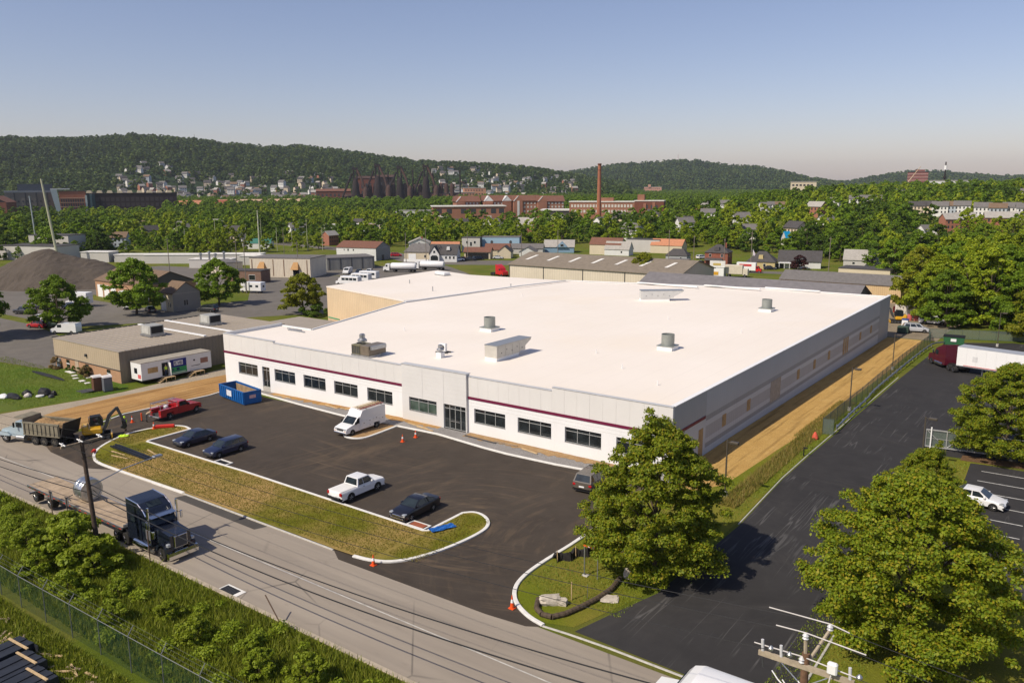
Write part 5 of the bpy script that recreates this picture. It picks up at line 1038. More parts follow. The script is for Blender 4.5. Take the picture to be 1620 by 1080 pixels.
def fence(name, pts, h, label, link, postm, step=3.0, gsn='fence', arm=False, rails=True):
    t = thing(name, label, 'fence', (0,0,0), 0); k = 0
    for a, b in zip(pts[:-1], pts[1:]):
        d = Vector((b[0]-a[0],b[1]-a[1])); n = max(1,round(d.length/step))
        for i in range(n):
            p = (a[0]+d.x*i/n, a[1]+d.y*i/n); q = (a[0]+d.x*(i+1)/n, a[1]+d.y*(i+1)/n); z0, z1 = G(*p), G(*q)
            ps = MB().cyl((p[0],p[1],z0-.1),(p[0],p[1],z0+h+.08),.032,.032,8)
            if arm: ps.cyl((p[0],p[1],z0+h+.05),(p[0]-.1,p[1]+.42,z0+h+.5),.03,.03,6)
            ps.build('post', postm, t)
            MB().quad((p[0],p[1],z0+.05),(q[0],q[1],z1+.05),(q[0],q[1],z1+h),(p[0],p[1],z0+h)).build('mesh_panel', link, t, fix=False)
            if rails: MB().cyl((p[0],p[1],z0+h),(q[0],q[1],z1+h),.025,.025,6).build('top_rail', postm, t)
            if arm:
                for f_ in (.3,.65,1.0): MB().cyl((p[0]-.1*f_,p[1]+.42*f_,z0+h+.05+.45*f_),(q[0]-.1*f_,q[1]+.42*f_,z1+h+.05+.45*f_),.006,.006,4).build('barbed_wire', postm, t)
    p = pts[-1]; MB().cyl((p[0],p[1],G(*p)-.1),(p[0],p[1],G(*p)+h+.08),.04,.04,8).build('post', postm, t); return t
GRNP = mat('green_post', (.07,.10,.085), .5, .3, .1)
fence('chain_link_fence', [(9.1,23.2),(8.0,22.9),(7.9,45),(7.6,70),(8.0,93.5),(6.6,101),(20,106),(34,112)], 1.85, 'long green chain-link fence between straw strip and driveway', M_LINK, GRNP)
t = thing('guard_rail', 'galvanised steel guard rail curving along the driveway edge', 'guard rail', (0,0,0), 0)
gp = [(9.05,24.5),(8.75,33),(8.7,41),(8.35,46),(8.3,55),(8.35,70),(8.5,85),(8.8,92),(10.2,94.2)]; gp = smoothpoly(gp,1,False)
for a, b in zip(gp[:-1], gp[1:]):
    za, zb = G(*a), G(*b); d = Vector((b[0]-a[0],b[1]-a[1])).normalized(); nx, ny = d.y, -d.x; mb = MB(); prof = [(0,.42),(.08,.47),(.08,.53),(.02,.57),(.08,.61),(.08,.67),(0,.72)]
    for p_, z_ in ((a,za),(b,zb)): mb.v += [(p_[0]+nx*o_, p_[1]+ny*o_, z_+h_) for o_, h_ in prof]
    m_ = len(prof); mb.f = [(i,i+1,m_+i+1,m_+i) for i in range(m_-1)]; mb.m = [0]*(m_-1); mb.build('rail', STEEL, t, fix=False)
for i in range(22):
    y = 25.5+i*3.1; x = np.interp(y, [p[1] for p in gp], [p[0] for p in gp]) if True else 0; x = float(x); MB().box(x-.2,y-.07,G(x,y)-.1,x-.04,y+.07,G(x,y)+.68).build('post', STEEL, t)
# ---- sliding gate by the car park
t = thing('sliding_gate', 'grey metal sliding gate with diagonal braces beside the car park', 'gate', (18.3,24.4,G(18,24)), R(7.5))
GM = mat('gate_metal', (.5,.5,.49), .5, .5, .1)
for z in (.15,2.0): MB().box(0,-.05,z,14,.05,z+.12).build('gate_rail', GM, t)
MB().box(0,-.02,1.1,14,.02,1.14).build('gate_rail', GM, t)
for k in range(8): MB().box(k*2-.04 if k else 0,-.045,.27,k*2+.05,.045,2.0).build('upright', GM, t)
for k in range(7): MB().cyl((k*2+.1,0,1.98 if k%2 == 0 else .3),(k*2+1.9,0,.3 if k%2 == 0 else 1.98),.035,.035,6).build('brace', GM, t)
MB().quad((0,.06,.2),(14,.06,.2),(14,.06,2.0),(0,.06,2.0)).build('mesh_panel', M_LINK, t, fix=False); MB().box(3.2,-.07,.7,4.4,-.05,1.5).build('sign_plate', STEEL, t)
for x in (-.15,.5): MB().box(x-.06,-.2,-.1,x+.06,-.08,2.4).build('gate_post', WHITE, t)
sheet('mulch_bed', [(22,21.8),(34,23.2),(34,25.4),(22,23.8)], .035, M_MULCH)
t = thing('bollard_light', 'short black bollard on the roadside grass before the fence', 'bollard', (8.6,13.7,0), 0); MB().cyl((0,0,0),(0,0,.95),.06,.06,8).build('post', BLACK, t); MB().rbox(-.02,-.08,.82,.35,.08,.95,.02).build('head', BLACK, t)
t = thing('orange_netting', 'bundle of orange safety netting in the tall grass by the fence', 'netting', (7.9,20.3,G(7.9,20)), 0); MB().lathe([(.3,0),(.35,.2),(.22,.6),(.1,.85),(0,.9)],9).build('netting', mat('net_orange',(.6,.1,.06),.7), t)
# ---- utility poles and wires
def insul(t, x, y, z, s=1):
    MB().lathe([(.05*s,0),(.12*s,.03*s),(.06*s,.1*s),(.12*s,.14*s),(.05*s,.24*s),(0,.25*s)],10,(x,y,z)).build('insulator', mat('porcelain',(.55,.55,.56),.25), t, True)
t = thing('utility_pole', 'dark wooden utility pole with crossarm and street lamp by the flatbed', 'utility pole', (-27.2,-41.6,0), 0)
MB().cyl((0,0,-.3),(-.95,0,9.85),.2,.13,12).build('pole', POLEW, t, True); MB().box(-1.0,-1.5,9.2,-.86,1.5,9.36).build('crossarm', WOOD, t)
for y in (-1.35,-.1,1.35): MB().cyl((-1.35,y,9.5),(-.5,y,9.45),.045,.045,8).build('line_guard', WHITE, t); insul(t,-.93,y,9.36)
for s_ in (-1,1): MB().cyl((-.9,s_*.8,9.2),(-.86,0,8.5),.025,.025,6).build('brace', WOOD, t)
MB().tube([(-.55,0,5.9),(-.4,2.6,6.6),(-.3,5.1,6.85)],.045,8).build('lamp_arm', STEEL, t); MB().rbox(-.5,5.0,6.78,-.1,5.75,6.95,.05).build('lamp_head', ALU, t)
MB().box(-.65,-.02,7.0,-.6,.02,7.6).build('bracket', STEEL, t)
t = thing('utility_pole', 'brown utility pole with insulators and transformers at bottom right', 'utility pole', (24.1,-41.0,-.75), 0)
MB().cyl((0,0,-.3),(0,0,11.6),.2,.14,14).build('pole', mat('brown_pole',(.15,.085,.05),.85,0,.3,4,.4,20), t, True)
GW = mat('grey_timber', (.36,.30,.22), .85, 0, .2, 4, .3, 25)
MB().cyl((0,0,11.2),(-.05,.0,12.2),.07,.07,6).build('top_bayonet', GW, t); MB().cyl((.05,0,11.2),(.55,1.0,12.25),.06,.06,6).build('ridge_arm', GW, t)
MB().box(-1.7,-.16,11.0,1.75,-.04,11.2).build('crossarm', GW, t)
for s_ in (-1,1): MB().cyl((s_*.9,-.1,11.0),(0,-.12,10.3),.025,.025,6).build('brace', STEEL, t)
WGD = mat('line_guard_white', (.55,.52,.5), .5)
for x, y, z, l0, l1 in ((-.05,0,12.2,1.1,2.1),(.55,1.0,12.28,2.3,.7),(-.1,-.1,11.28,1.8,1.9)):
    MB().tube([(x-l0,y+.04,z+.12),(x,y,z+.2),(x+l1,y-.06,z+.1)],.024,8).build('line_guard', WGD, t); insul(t,x,y,z-.05,1.0)
for x in (-1.55,-.85,1.6):
    MB().cyl((x,-.1,11.2),(x-.03,-.1,11.65),.06,.06,8).build('fuse_cutout', mat('porcelain',(0,0,0)), t); MB().lathe([(.04,0),(.11,.05),(.11,.12),(.04,.2),(0,.22)],10,(x+.3,-.1,11.3)).build('arrester', STEEL, t, True); MB().cyl((x,-.12,10.95),(x+.05,-.12,10.55),.03,.03,6).build('fuse_tube', DKGREY, t)
for k, (x, y) in enumerate(((-.55,-.25),(-.05,-.6),(.45,-.35))):
    MB().lathe([(.26,8.75),(.28,8.8),(.28,9.75),(.24,9.85),(0,9.9)],14,(x,y,0)).build('transformer', mat('transformer_grey',(.38,.39,.4),.45,.3), t, True); insul(t,x-.1,y,9.88,1.2); insul(t,x+.12,y,9.88,1.2); MB().tube([(x-.1,y,10.15),(x-.35,y+.05,10.3),(x-.6,y+.1,10.55)],.025,5).build('jumper', WHITE, t)
MB().cyl((.55,-.8,8.6),(1.0,-.3,11.3),.03,.03,6).build('hot_stick', WGD, t); MB().rbox(.85,-.42,11.3,1.2,-.2,11.75,.05).build('stick_head', WHITE, t)
def wire(p, q, sag, r, label, grp=None, n=22):
    pts = []
    for i in range(n+1):
        s_ = i/n; pts.append((p[0]+(q[0]-p[0])*s_, p[1]+(q[1]-p[1])*s_, p[2]+(q[2]-p[2])*s_-4*sag*s_*(1-s_)))
    tag(MB().tube(pts, r, 5).build('overhead_wire', BLACK), label, 'wire', 'overhead wires along the street')
LX, RX = -28.1, 24.1
for i, (dy, ry, rz_) in enumerate(((-1.35,-.1,10.72),(-.1,0,11.65),(1.35,1.0,11.7))):
    wire((LX,-41.6+dy,9.55), (RX,-41+ry,rz_), 1.0, .014, ['thin bare wire on the near side between the two poles','thin bare wire in the middle between the two poles','thin bare wire on the far side between the two poles'][i])
    wire((RX,-41+ry,rz_), (75,-41.5+ry,10.5), 1.0, .012, ['near bare wire running right from the brown pole','middle bare wire running right from the brown pole','far bare wire running right from the brown pole'][i]); wire((LX,-41.6+dy,9.55), (-80,-41.6+dy,8.4), 1.0, .012, ['near bare wire running left from the lamp pole','middle bare wire running left from the lamp pole','far bare wire running left from the lamp pole'][i])
wire((-27.7,-41.4,6.0),(24.1,-41.0,8.0),1.25,.035,'upper thick black cable crossing above the street'); wire((-27.7,-41.5,5.4),(24.1,-41.1,7.2),1.35,.04,'lower thick black cable crossing above the street')
wire((-27.7,-41.4,6.0),(-80,-41.4,5.0),1.0,.03,'upper thick cable running left over the verge'); wire((-27.7,-41.5,5.4),(-80,-41.5,4.4),1.0,.035,'lower thick cable running left over the verge')
# ---- green-screened barbed fence and steel bundles at bottom left
fence('barbed_fence', [(-60,-48.3),(-40,-48.2),(-25,-48.1),(-8.5,-47.7),(2,-47.4)], 2.3, 'green-screened chain-link fence with barbed wire at bottom left', M_SCREEN, mat('dull_fence_post',(.16,.17,.16),.6,.4), 3.3, arm=True)
for b, (x, y, n, z) in enumerate(((-15.0,-51.0,5,.0),(-17.2,-50.6,5,0),(-19.2,-50.2,4,0))):
    t = thing('steel_bundle', ['strapped bundle of dark steel profiles nearest the bottom edge','strapped bundle of dark steel profiles in the middle of the stack row','strapped bundle of dark steel profiles farthest from the camera'][b], 'steel bundle', (x,y,.15), R(4))
    for k in range(n): MB().box(-.9+k*.42,-8,0,-.52+k*.42,0,.55+.05*(k%2)).build('profile', mat('grey_profile',(.045,.05,.062),.5,.5,.15), t)
    for yy in (-.6,-3.0): MB().box(-.95,yy-.07,.62,1.2,yy+.07,.68).build('timber_batten', LUMBER, t)
    MB().box(-.9,-.02,.05,1.15,.03,.5).build('end_cap', mat('grey_profile',(0,0,0)), t)
rn = random.Random(11)
for i in range(34):
    x = rn.uniform(-30,-9); y = -49.2-rn.random()*1.6-(.0 if x > -14 else .3); l = rn.uniform(.6,2.2)
    o = MB().box(-l/2,-.07,0,l/2,.07,.06).build('scrap_wood', rn.choice([LUMBER,WOOD,WOOD]), None, loc=(x,y,.08), rz=rn.uniform(-1.2,1.2)); tag(o, 'scrap wood piece scattered between the steel bundles and the green fence', 'scrap wood', 'scattered scrap wood')
# ---- people
SKIN = mat('skin', (.42,.24,.16), .6, 0, .06)
def person(label, loc, rz, joints, shirt, trouser, helmet=None, vest=None, crouch=False):
    t = thing('person', label, 'person', (loc[0],loc[1],G(loc[0],loc[1])+.02 if len(loc) == 2 else loc[2]), rz)
    J = dict(pel=(0,0,.95,.15), belly=(0,0,1.12,.15), chest=(0,0,1.35,.17), neck=(0,0,1.52,.07), head=(0,.02,1.64,.10), crown=(0,.02,1.75,.08),
             hl=(-.1,0,.9,.1), hr=(.1,0,.9,.1), kl=(-.11,.02,.5,.075), kr=(.11,.02,.5,.075), al=(-.11,-.02,.09,.05), ar=(.11,-.02,.09,.05), tl=(-.12,.15,.04,.045), tr=(.12,.15,.04,.045),
             sl=(-.2,0,1.43,.075), sr=(.2,0,1.43,.075), el=(-.27,-.02,1.15,.05), er=(.27,-.02,1.15,.05), wl=(-.28,.1,.92,.036), wr=(.28,.1,.92,.036), fl=(-.28,.14,.84,.035), fr=(.28,.14,.84,.035))
    J.update(joints); names = list(J); E_ = [('pel','belly'),('belly','chest'),('chest','neck'),('neck','head'),('head','crown'),('pel','hl'),('hl','kl'),('kl','al'),('al','tl'),('pel','hr'),('hr','kr'),('kr','ar'),('ar','tr'),('chest','sl'),('sl','el'),('el','wl'),('wl','fl'),('chest','sr'),('sr','er'),('er','wr'),('wr','fr')]
    me = bpy.data.meshes.new('body'); me.from_pydata([J[n][:3] for n in names], [(names.index(a),names.index(b)) for a,b in E_], [])
    o = bpy.data.objects.new('body', me); COL.objects.link(o); md = o.modifiers.new('skin','SKIN'); sd = o.modifiers.new('sub','SUBSURF'); sd.levels = sd.render_levels = 1
    for i, n in enumerate(names): me.skin_vertices[0].data[i].radius = (J[n][3],)*2
    me.skin_vertices[0].data[0].use_root = True
    bpy.context.view_layer.update(); ev = o.evaluated_get(bpy.context.evaluated_depsgraph_get()); nm = bpy.data.meshes.new_from_object(ev); o.modifiers.clear(); o.data = nm
    for m in (shirt, trouser, SKIN, BLACK): nm.materials.append(m)
    P_ = {n: Vector(J[n][:3]) for n in names}
    for f in nm.polygons:
        c = f.center; near = min(names, key=lambda n: (P_[n]-c).length); f.material_index = {'head':2,'crown':2,'neck':2,'fl':2,'fr':2,'wl':2,'wr':2,'pel':1,'hl':1,'hr':1,'kl':1,'kr':1,'al':3,'ar':3,'tl':3,'tr':3}.get(near,0); f.use_smooth = True
    o.parent = t; hx, hy, hz, hr_ = J['crown']
    if helmet: MB().lathe([(.17,-.03),(.16,0),(.13,.02),(.125,.08),(.08,.14),(0,.16)],14,(hx,hy+.01,hz-.02)).build('hard_hat', helmet, t, True)
    else: MB().lathe([(.10,-.06),(.115,0),(.08,.08),(0,.11)],12,(hx,hy-.02,hz)).build('hair', mat('dark_hair',(.03,.02,.015),.8), t, True)
    MB().box(hx-.035,hy+.1,hz-.14,hx+.035,hy+.12,hz-.06).build('nose', SKIN, t)
    if vest:
        a, b = Vector(J['belly'][:3]), Vector(J['chest'][:3]); MB().cyl(a-Vector((0,0,.08)), b+(b-a).normalized()*.1, .19, .225, 12, caps=False).build('safety_vest', vest, t, True)
    return t
LIME = mat('lime_vest', (0,0,0)); KHAKI = mat('khaki_cloth', (.2,.14,.09), .9); OLIVE = mat('olive_cloth', (.28,.26,.07), .9); TAN = mat('tan_cloth', (.42,.3,.2), .9)
person('worker in lime hard hat and vest standing beside the excavator trench', (-59.6,-21.8), R(120), dict(el=(-.3,.12,1.2,.05),wl=(-.15,.3,1.1,.036),fl=(-.08,.36,1.08,.035)), OLIVE, KHAKI, LIME, LIME)
person('worker in tan shirt bending over behind the red service truck', (-61.3,-18.2), R(-20), dict(belly=(0,.12,1.08,.15),chest=(0,.36,1.2,.17),neck=(0,.52,1.27,.07),head=(0,.62,1.32,.1),crown=(0,.7,1.38,.08),sl=(-.2,.4,1.24,.075),sr=(.2,.4,1.24,.075),el=(-.25,.55,1.0,.05),er=(.25,.55,1.0,.05),wl=(-.18,.72,.85,.036),wr=(.18,.72,.85,.036),fl=(-.15,.78,.8,.035),fr=(.15,.78,.8,.035)), TAN, DKGREY)
person('worker in lime vest standing in the site trailer doorway', (-80.35,-4.0,G(-80,-4)+.72), R(-90), {}, mat('grey_shirt',(.2,.2,.2),.9), mat('jeans',(.03,.05,.1),.9), None, LIME)
# ================================================================ TREES AND PLANTS
def m_leaf(name, cols, trans=.35):
    k = NT(name); g = k.n('NewGeometry'); rnd = g.outputs['Random Per Island']
    oi = k.n('ObjectInfo').outputs['Random']
    c = k.ramp(rnd, [(i/(len(cols)-1) if len(cols) > 1 else 0, c_) for i, c_ in enumerate(cols)])
    c = k.mix(k.math('MULTIPLY', oi, .3), c, (cols[0][0]*1.1,cols[0][1]*.75,cols[0][2]*.8))
    k.fin(c, .55, .25)
    tr = k.n('BsdfTranslucent'); k.l(k.mix(.5, c, (.25,.32,.03)), tr.inputs['Color']); ms = k.n('MixShader'); ms.inputs[0].default_value = trans
    k.l(k.p.outputs[0], ms.inputs[1]); k.l(tr.outputs[0], ms.inputs[2]); k.l(ms.outputs[0], k.out.inputs['Surface']); return k.mat
LF_NEAR = m_leaf('leaf_olive', [(0.101,0.161,0.0104),(0.161,0.232,0.0128),(0.228,0.29,0.0144),(0.309,0.309,0.016),(0.148,0.22,0.012),(0.228,0.27,0.0144),(0.376,0.283,0.0208)])
LF_MID = m_leaf('leaf_green', [(0.0821,0.166,0.01),(0.149,0.258,0.0138),(0.223,0.333,0.0163),(0.131,0.211,0.0125)])
LF_YEL = m_leaf('leaf_yellow_green', [(0.141,0.182,0.0096),(0.215,0.239,0.012),(0.281,0.272,0.0144),(0.165,0.198,0.012)])
LF_DARK = m_leaf('leaf_dark', [(0.0428,0.0978,0.00976),(0.0796,0.149,0.0134),(0.11,0.176,0.0158),(0.0612,0.122,0.0122)])
LF_LIGHT = m_leaf('leaf_bright', [(0.166,0.261,0.0119),(0.276,0.37,0.0155),(0.367,0.412,0.0167),(0.184,0.275,0.0142)])
LF_COP = m_leaf('leaf_copper', [(.03,.008,.01),(.05,.014,.016),(.065,.02,.018)], .15)
LF_DRY = m_leaf('leaf_dry', [(.22,.16,.07),(.3,.22,.1),(.15,.13,.05)], .2)
BARK = mat('bark', (.085,.065,.045), .9, 0, .3, 4, .5, 15)
def blobs_round(rs, n, R_, H, z0, lean=(0,0), top=.0, low=.25, extra=(), br=(.14,.17)):
    B = []
    for i in range(n):
        u = rs.rand(); th = rs.rand()*6.283; zz = z0+(H-z0)*((i+.5)/n)**.9; f = (zz-z0)/(H-z0)
        prof = math.sin(math.pi*min(1,max(0,(f*(1-low)+low))))**.6 if top == 0 else (1-f)**top*(.35+.65*min(1,f/.18))
        rad = R_*prof*math.sqrt(.25+.75*u)*(.72+.3*rs.rand())
        B.append((math.cos(th)*rad+lean[0]*f, math.sin(th)*rad+lean[1]*f, zz, R_*(br[0]+br[1]*rs.rand())*(1.1-.45*f)))
    return np.array(B+list(extra))
def crown_mesh(name, B, nl, size, seed, m, flat=.8, shell=.35, th=None):
    rs = np.random.RandomState(seed); w = B[:,3]**2; idx = rs.choice(len(B), nl, p=w/w.sum())
    d = rs.normal(size=(nl,3)); d /= np.linalg.norm(d,axis=1)[:,None]; d[:,2] = np.where(d[:,2] < -.3, -d[:,2]*.6, d[:,2])
    rad = B[idx,3]*(1-shell*rs.rand(nl)**1.5)*(1+.12*rs.normal(size=nl))
    C_ = B[idx,:3]+d*rad[:,None]*np.array([1,1,flat])
    nrm = d*.7+rs.normal(size=(nl,3))*.55+np.array([0,0,.35]); nrm /= np.linalg.norm(nrm,axis=1)[:,None]
    a = np.cross(nrm, rs.normal(size=(nl,3))); a /= np.linalg.norm(a,axis=1)[:,None]; b = np.cross(nrm,a)
    s = size*(.6+.8*rs.rand(nl))[:,None]
    V = np.stack([C_-a*s*.62, C_-b*s*.42+nrm*s*.10, C_+a*s*.62, C_+b*s*.42+nrm*s*.10],1).reshape(-1,3)
    Fq = np.arange(nl*4).reshape(-1,4); return fastmesh(name, V, Fq, m)
def trunk_mesh(name, B, H, r0, seed, nl=9, z0=1.5):
    rs = np.random.RandomState(seed); mb = MB(); p = Vector((0,0,-.2)); h = H*.78; prev = p
    for k in range(1,6):
        q = Vector((rs.normal()*.04*H*.2, rs.normal()*.04*H*.2, h*k/5)); mb.cyl(prev, q, r0*(1-.17*(k-1)), r0*(1-.17*k), 8); prev = q
    order = rs.permutation(len(B))[:nl]
    for i in order:
        e = Vector(B[i,:3]); st = Vector((0,0,max(z0, min(h*.85, e.z*.55)))); mid = st.lerp(e,.5)+Vector((0,0,.06*H)); mb.cyl(st, mid, r0*.42, r0*.26, 6); mb.cyl(mid, e, r0*.26, r0*.1, 6)
    me = bpy.data.meshes.new(name); me.from_pydata(mb.v,[],mb.f); me.materials.append(BARK); return me
def proto(R_, H, z0, nb, nl, size, seed, m, r0=.2, shell=.35, **kw):
    rs = np.random.RandomState(seed); B = blobs_round(rs, nb, R_, H, z0, **kw)
    return (crown_mesh('crown', B, nl, size, seed, m, shell=shell), trunk_mesh('trunk', B, H, r0, seed, z0=z0*.8))
def tree(pr, label, x, y, s=1.0, rz=0, name='tree', cat='tree', group=None, z=None, sz=None):
    t = thing(name, label, cat, (x,y,(G(x,y) if z is None else z)-.03), rz, group); t.scale = (s,s,s*(sz or 1))
    for nm, me in (('crown',pr[0]),('trunk',pr[1])):
        o = bpy.data.objects.new(nm, me); COL.objects.link(o); o.parent = t
    return t
P_NEAR = proto(5.8,10.9,.9,420,115000,.15,7,LF_NEAR,.2,low=.3,br=(.055,.10),shell=.6,extra=((-.6,.3,10.9,.8),(-.9,.5,11.6,.55),(-1.0,.6,12.2,.38),(1.3,-.2,10.7,.8),(2.0,.3,10.5,.6),(-2.2,-.8,10.0,.9))); P_NEAR2 = proto(6.9,11.6,.8,480,130000,.155,9,LF_NEAR,.25,br=(.055,.10),shell=.6)
P_MIDA = proto(4.8,8.2,1.4,110,22000,.25,3,LF_MID,.2,low=.3,br=(.09,.14)); P_MIDB = proto(4.6,8.0,1.4,110,22000,.25,4,LF_YEL,.2,low=.3,br=(.09,.14))
tree(P_NEAR,'tall leafy olive-green tree in front of the right building corner',7.2,-18.2,1.0,1.9,'street_tree')
tree(P_NEAR2,'huge olive-green tree filling the lower right corner',24.3,-18.8,.95,.6,'street_tree')
tree(P_NEAR,'smaller leafy tree by the car park behind the huge right tree',21.9,1.5,.60,4.0,'street_tree'); tree(P_NEAR2,'broad leafy tree over the sliding gate at right',25.6,25.6,.84,2.2,'street_tree')
tree(P_MIDA,'round green yard tree right of the tan building roof unit',-146,50,1.35,.3,'yard_tree'); tree(P_MIDA,'broad green yard tree before the brown-roofed workshop',-147,29,1.5,1.3,'yard_tree'); tree(P_MIDA,'spreading yard tree left behind the tan building',-140,8.5,1.3,2.3,'yard_tree'); tree(P_MIDA,'dark tree cut by the left edge',-143,-8,1.75,3.3,'yard_tree'); tree(P_MIDB,'yellow-green round tree left of the beige annex',-117.5,53,1.15,.8,'yard_tree'); tree(P_MIDB,'flat-topped green tree between the beige sheds behind the roof',-77,146,1.1,2.1,'yard_tree',sz=1.15)
# bushes
P_BUSH = proto(1.6,2.4,.1,18,2600,.22,21,LF_LIGHT,.06); P_BUSHD = proto(1.6,1.8,.1,16,2200,.22,22,LF_DARK,.06); P_DRY = (crown_mesh('crown',blobs_round(np.random.RandomState(5),14,1.2,1.7,.1),2200,.28,5,LF_DRY),trunk_mesh('trunk',blobs_round(np.random.RandomState(5),14,1.2,1.7,.1),1.5,.05,5))
P_WEED = proto(2.0,2.7,.0,60,8000,.17,31,m_leaf('leaf_weed',[(.19,.27,.015),(.26,.34,.02),(.31,.37,.025),(.2,.28,.02)],.4),.05,br=(.1,.14))
for i in range(5): tree(P_BUSHD,'clipped hedge bush at the tan building wall, %s from the left' % ('first','second','third','fourth','fifth')[i],-99.3+i*1.5,-8.9,.55,i,'hedge_bush','bush','hedge at the tan building')
tree(P_DRY,'dry straw-coloured bush at the left tan building corner',-102.6,-9.5,1.1,0,'dry_bush','bush'); tree(P_DRY,'dry straw-coloured bush in front of the brick wall middle',-93,-9.8,1.0,2,'dry_bush','bush')
tree(P_BUSHD,'dark shrub mass beneath the yellow-green tree',-114,52.5,1.9,0,'shrub','bush'); tree(P_BUSHD,'dark shrub right of the yellow-green tree trunk by the annex',-111,51.5,1.5,1,'shrub','bush')
rn = random.Random(8)
lb = ['bushy weed clump left of the dark utility pole foot','bushy weed clump around the dark utility pole foot','bushy weed clump right of the utility pole below the semi','tall weed clump near the left image edge','weed clump in the verge below the semi bumper','weed clump beside the barbed fence, left one','weed clump beside the barbed fence, middle one','weed clump in the verge below the drain grate','weed clump low in the verge centre','weed clump by the barbed fence, right one','weed clump at the bottom edge left of the street','weed clump behind the second street sign','weed clump between pole and street sign','weed clump at the lower verge near the leaning post','weed clump at the very bottom of the verge']
for i, (x, y, s) in enumerate(((-30.4,-42.3,1.25),(-28.0,-42.8,1.35),(-25.7,-42.8,1.05),(-34.5,-43.6,.7),(-21.0,-43.6,.5),(-29,-45.3,.75),(-24,-45.5,.7),(-15.5,-43.2,.5),(-11.6,-43.8,.65),(-18,-45.6,.6),(-5.5,-43.6,.6),(-33.3,-41.8,.6),(-31.5,-41.4,.7),(-8,-42.2,.4),(-2.5,-42.6,.7))):
    tree(P_WEED,lb[i],x,y,s,i*1.3,'weed_bush','bush','weed clumps on the near verge')
# grass tufts as uncountable stuff
def tufts(name, n, regions, h, wd, m, seed, label, per=5):
    rs = np.random.RandomState(seed); V = []; 
    A = np.array([(r[1]-r[0])*(r[3]-r[2]) for r in regions], float); pick = rs.choice(len(regions), n, p=A/A.sum()); rg = np.array(regions)[pick]
    x = rg[:,0]+(rg[:,1]-rg[:,0])*rs.rand(n); y = rg[:,2]+(rg[:,3]-rg[:,2])*rs.rand(n); z = np.array([G(a,b) for a,b in zip(x,y)])+rg[:,4]
    hs = np.array([r[5] for r in regions])[pick]*(.5+rs.rand(n)*.9); th = rs.rand(n)*6.283; lean = rs.normal(size=(n,2))*.35*hs[:,None]
    dx, dy = np.cos(th)*wd, np.sin(th)*wd
    V = np.stack([np.stack([x-dx,y-dy,z],1), np.stack([x+dx,y+dy,z],1), np.stack([x+lean[:,0],y+lean[:,1],z+hs],1)],1).reshape(-1,3)
    me = fastmesh(name, V, np.arange(n*3).reshape(-1,3), m); o = bpy.data.objects.new(name, me); COL.objects.link(o); stuff(o, label, 'grass'); return o
LF_GR = m_leaf('blade_green', [(.13,.17,.015),(.19,.23,.02),(.24,.26,.025),(.18,.19,.03)], .3); LF_GD = m_leaf('blade_mixed', [(0.17,0.204,0.034),(0.34,0.238,0.085),(0.221,0.221,0.0425),(0.408,0.255,0.085)], .3); LF_GM = m_leaf('blade_mown', [(0.136,0.204,0.0238),(0.204,0.272,0.034),(0.272,0.289,0.051)], .3)
tufts('verge_weeds', 90000, [(-70,6,-47.5,-39.4,0,.42),(-32,-3,-53,-48.4,0,.3)], .5, .05, LF_GR, 1, 'tall green weeds covering the near street verge')
tufts('tall_grass', 10000, [(6.2,8.0,-4,24,.01,.42),(5.6,7.6,20,40,.01,.25)], .8, .035, LF_GD, 2, 'tall yellowing grass beside the straw strip')
tufts('roadside_turf', 26000, [(.6,8.4,-26,-8,.015,.1),(8.0,8.8,-8,90,.015,.12),(18.5,23,-28,21,.02,.1)], .1, .04, LF_GM, 3, 'short turf along the driveway edges')
tufts('island_turf', 26000, [(-53,-11,-29.6,-23.5,.12,.09),(-10.6,-7.6,-28,-18.6,.12,.1),(-57.5,-54,-25,-17.5,.12,.1)], .1, .035, m_leaf('blade_thin',[(.15,.16,.015),(.22,.2,.025),(.26,.2,.05)],.3), 4, 'thin patchy turf on the lot island')
tufts('lawn_turf', 12000, [(-120,-81,-24,-10,.01,.12)], .1, .05, LF_GM, 5, 'mown turf of the left lawn')

# low loose weeds and brambles between the clumps
rs = np.random.RandomState(91); nb = 150
bx_ = rs.uniform(-52,4,nb); by_ = -39.9-7.2*rs.rand(nb)**.8; br_ = .25+.5*rs.rand(nb)**1.6
VB = np.stack([bx_,by_,br_*.45,br_],1); me = crown_mesh('brambles', VB, 42000, .13, 17, P_WEED[0].materials[0], .75, .7)
o = bpy.data.objects.new('brambles', me); COL.objects.link(o); stuff(o, 'loose low weeds and brambles spread over the near verge', 'weeds')
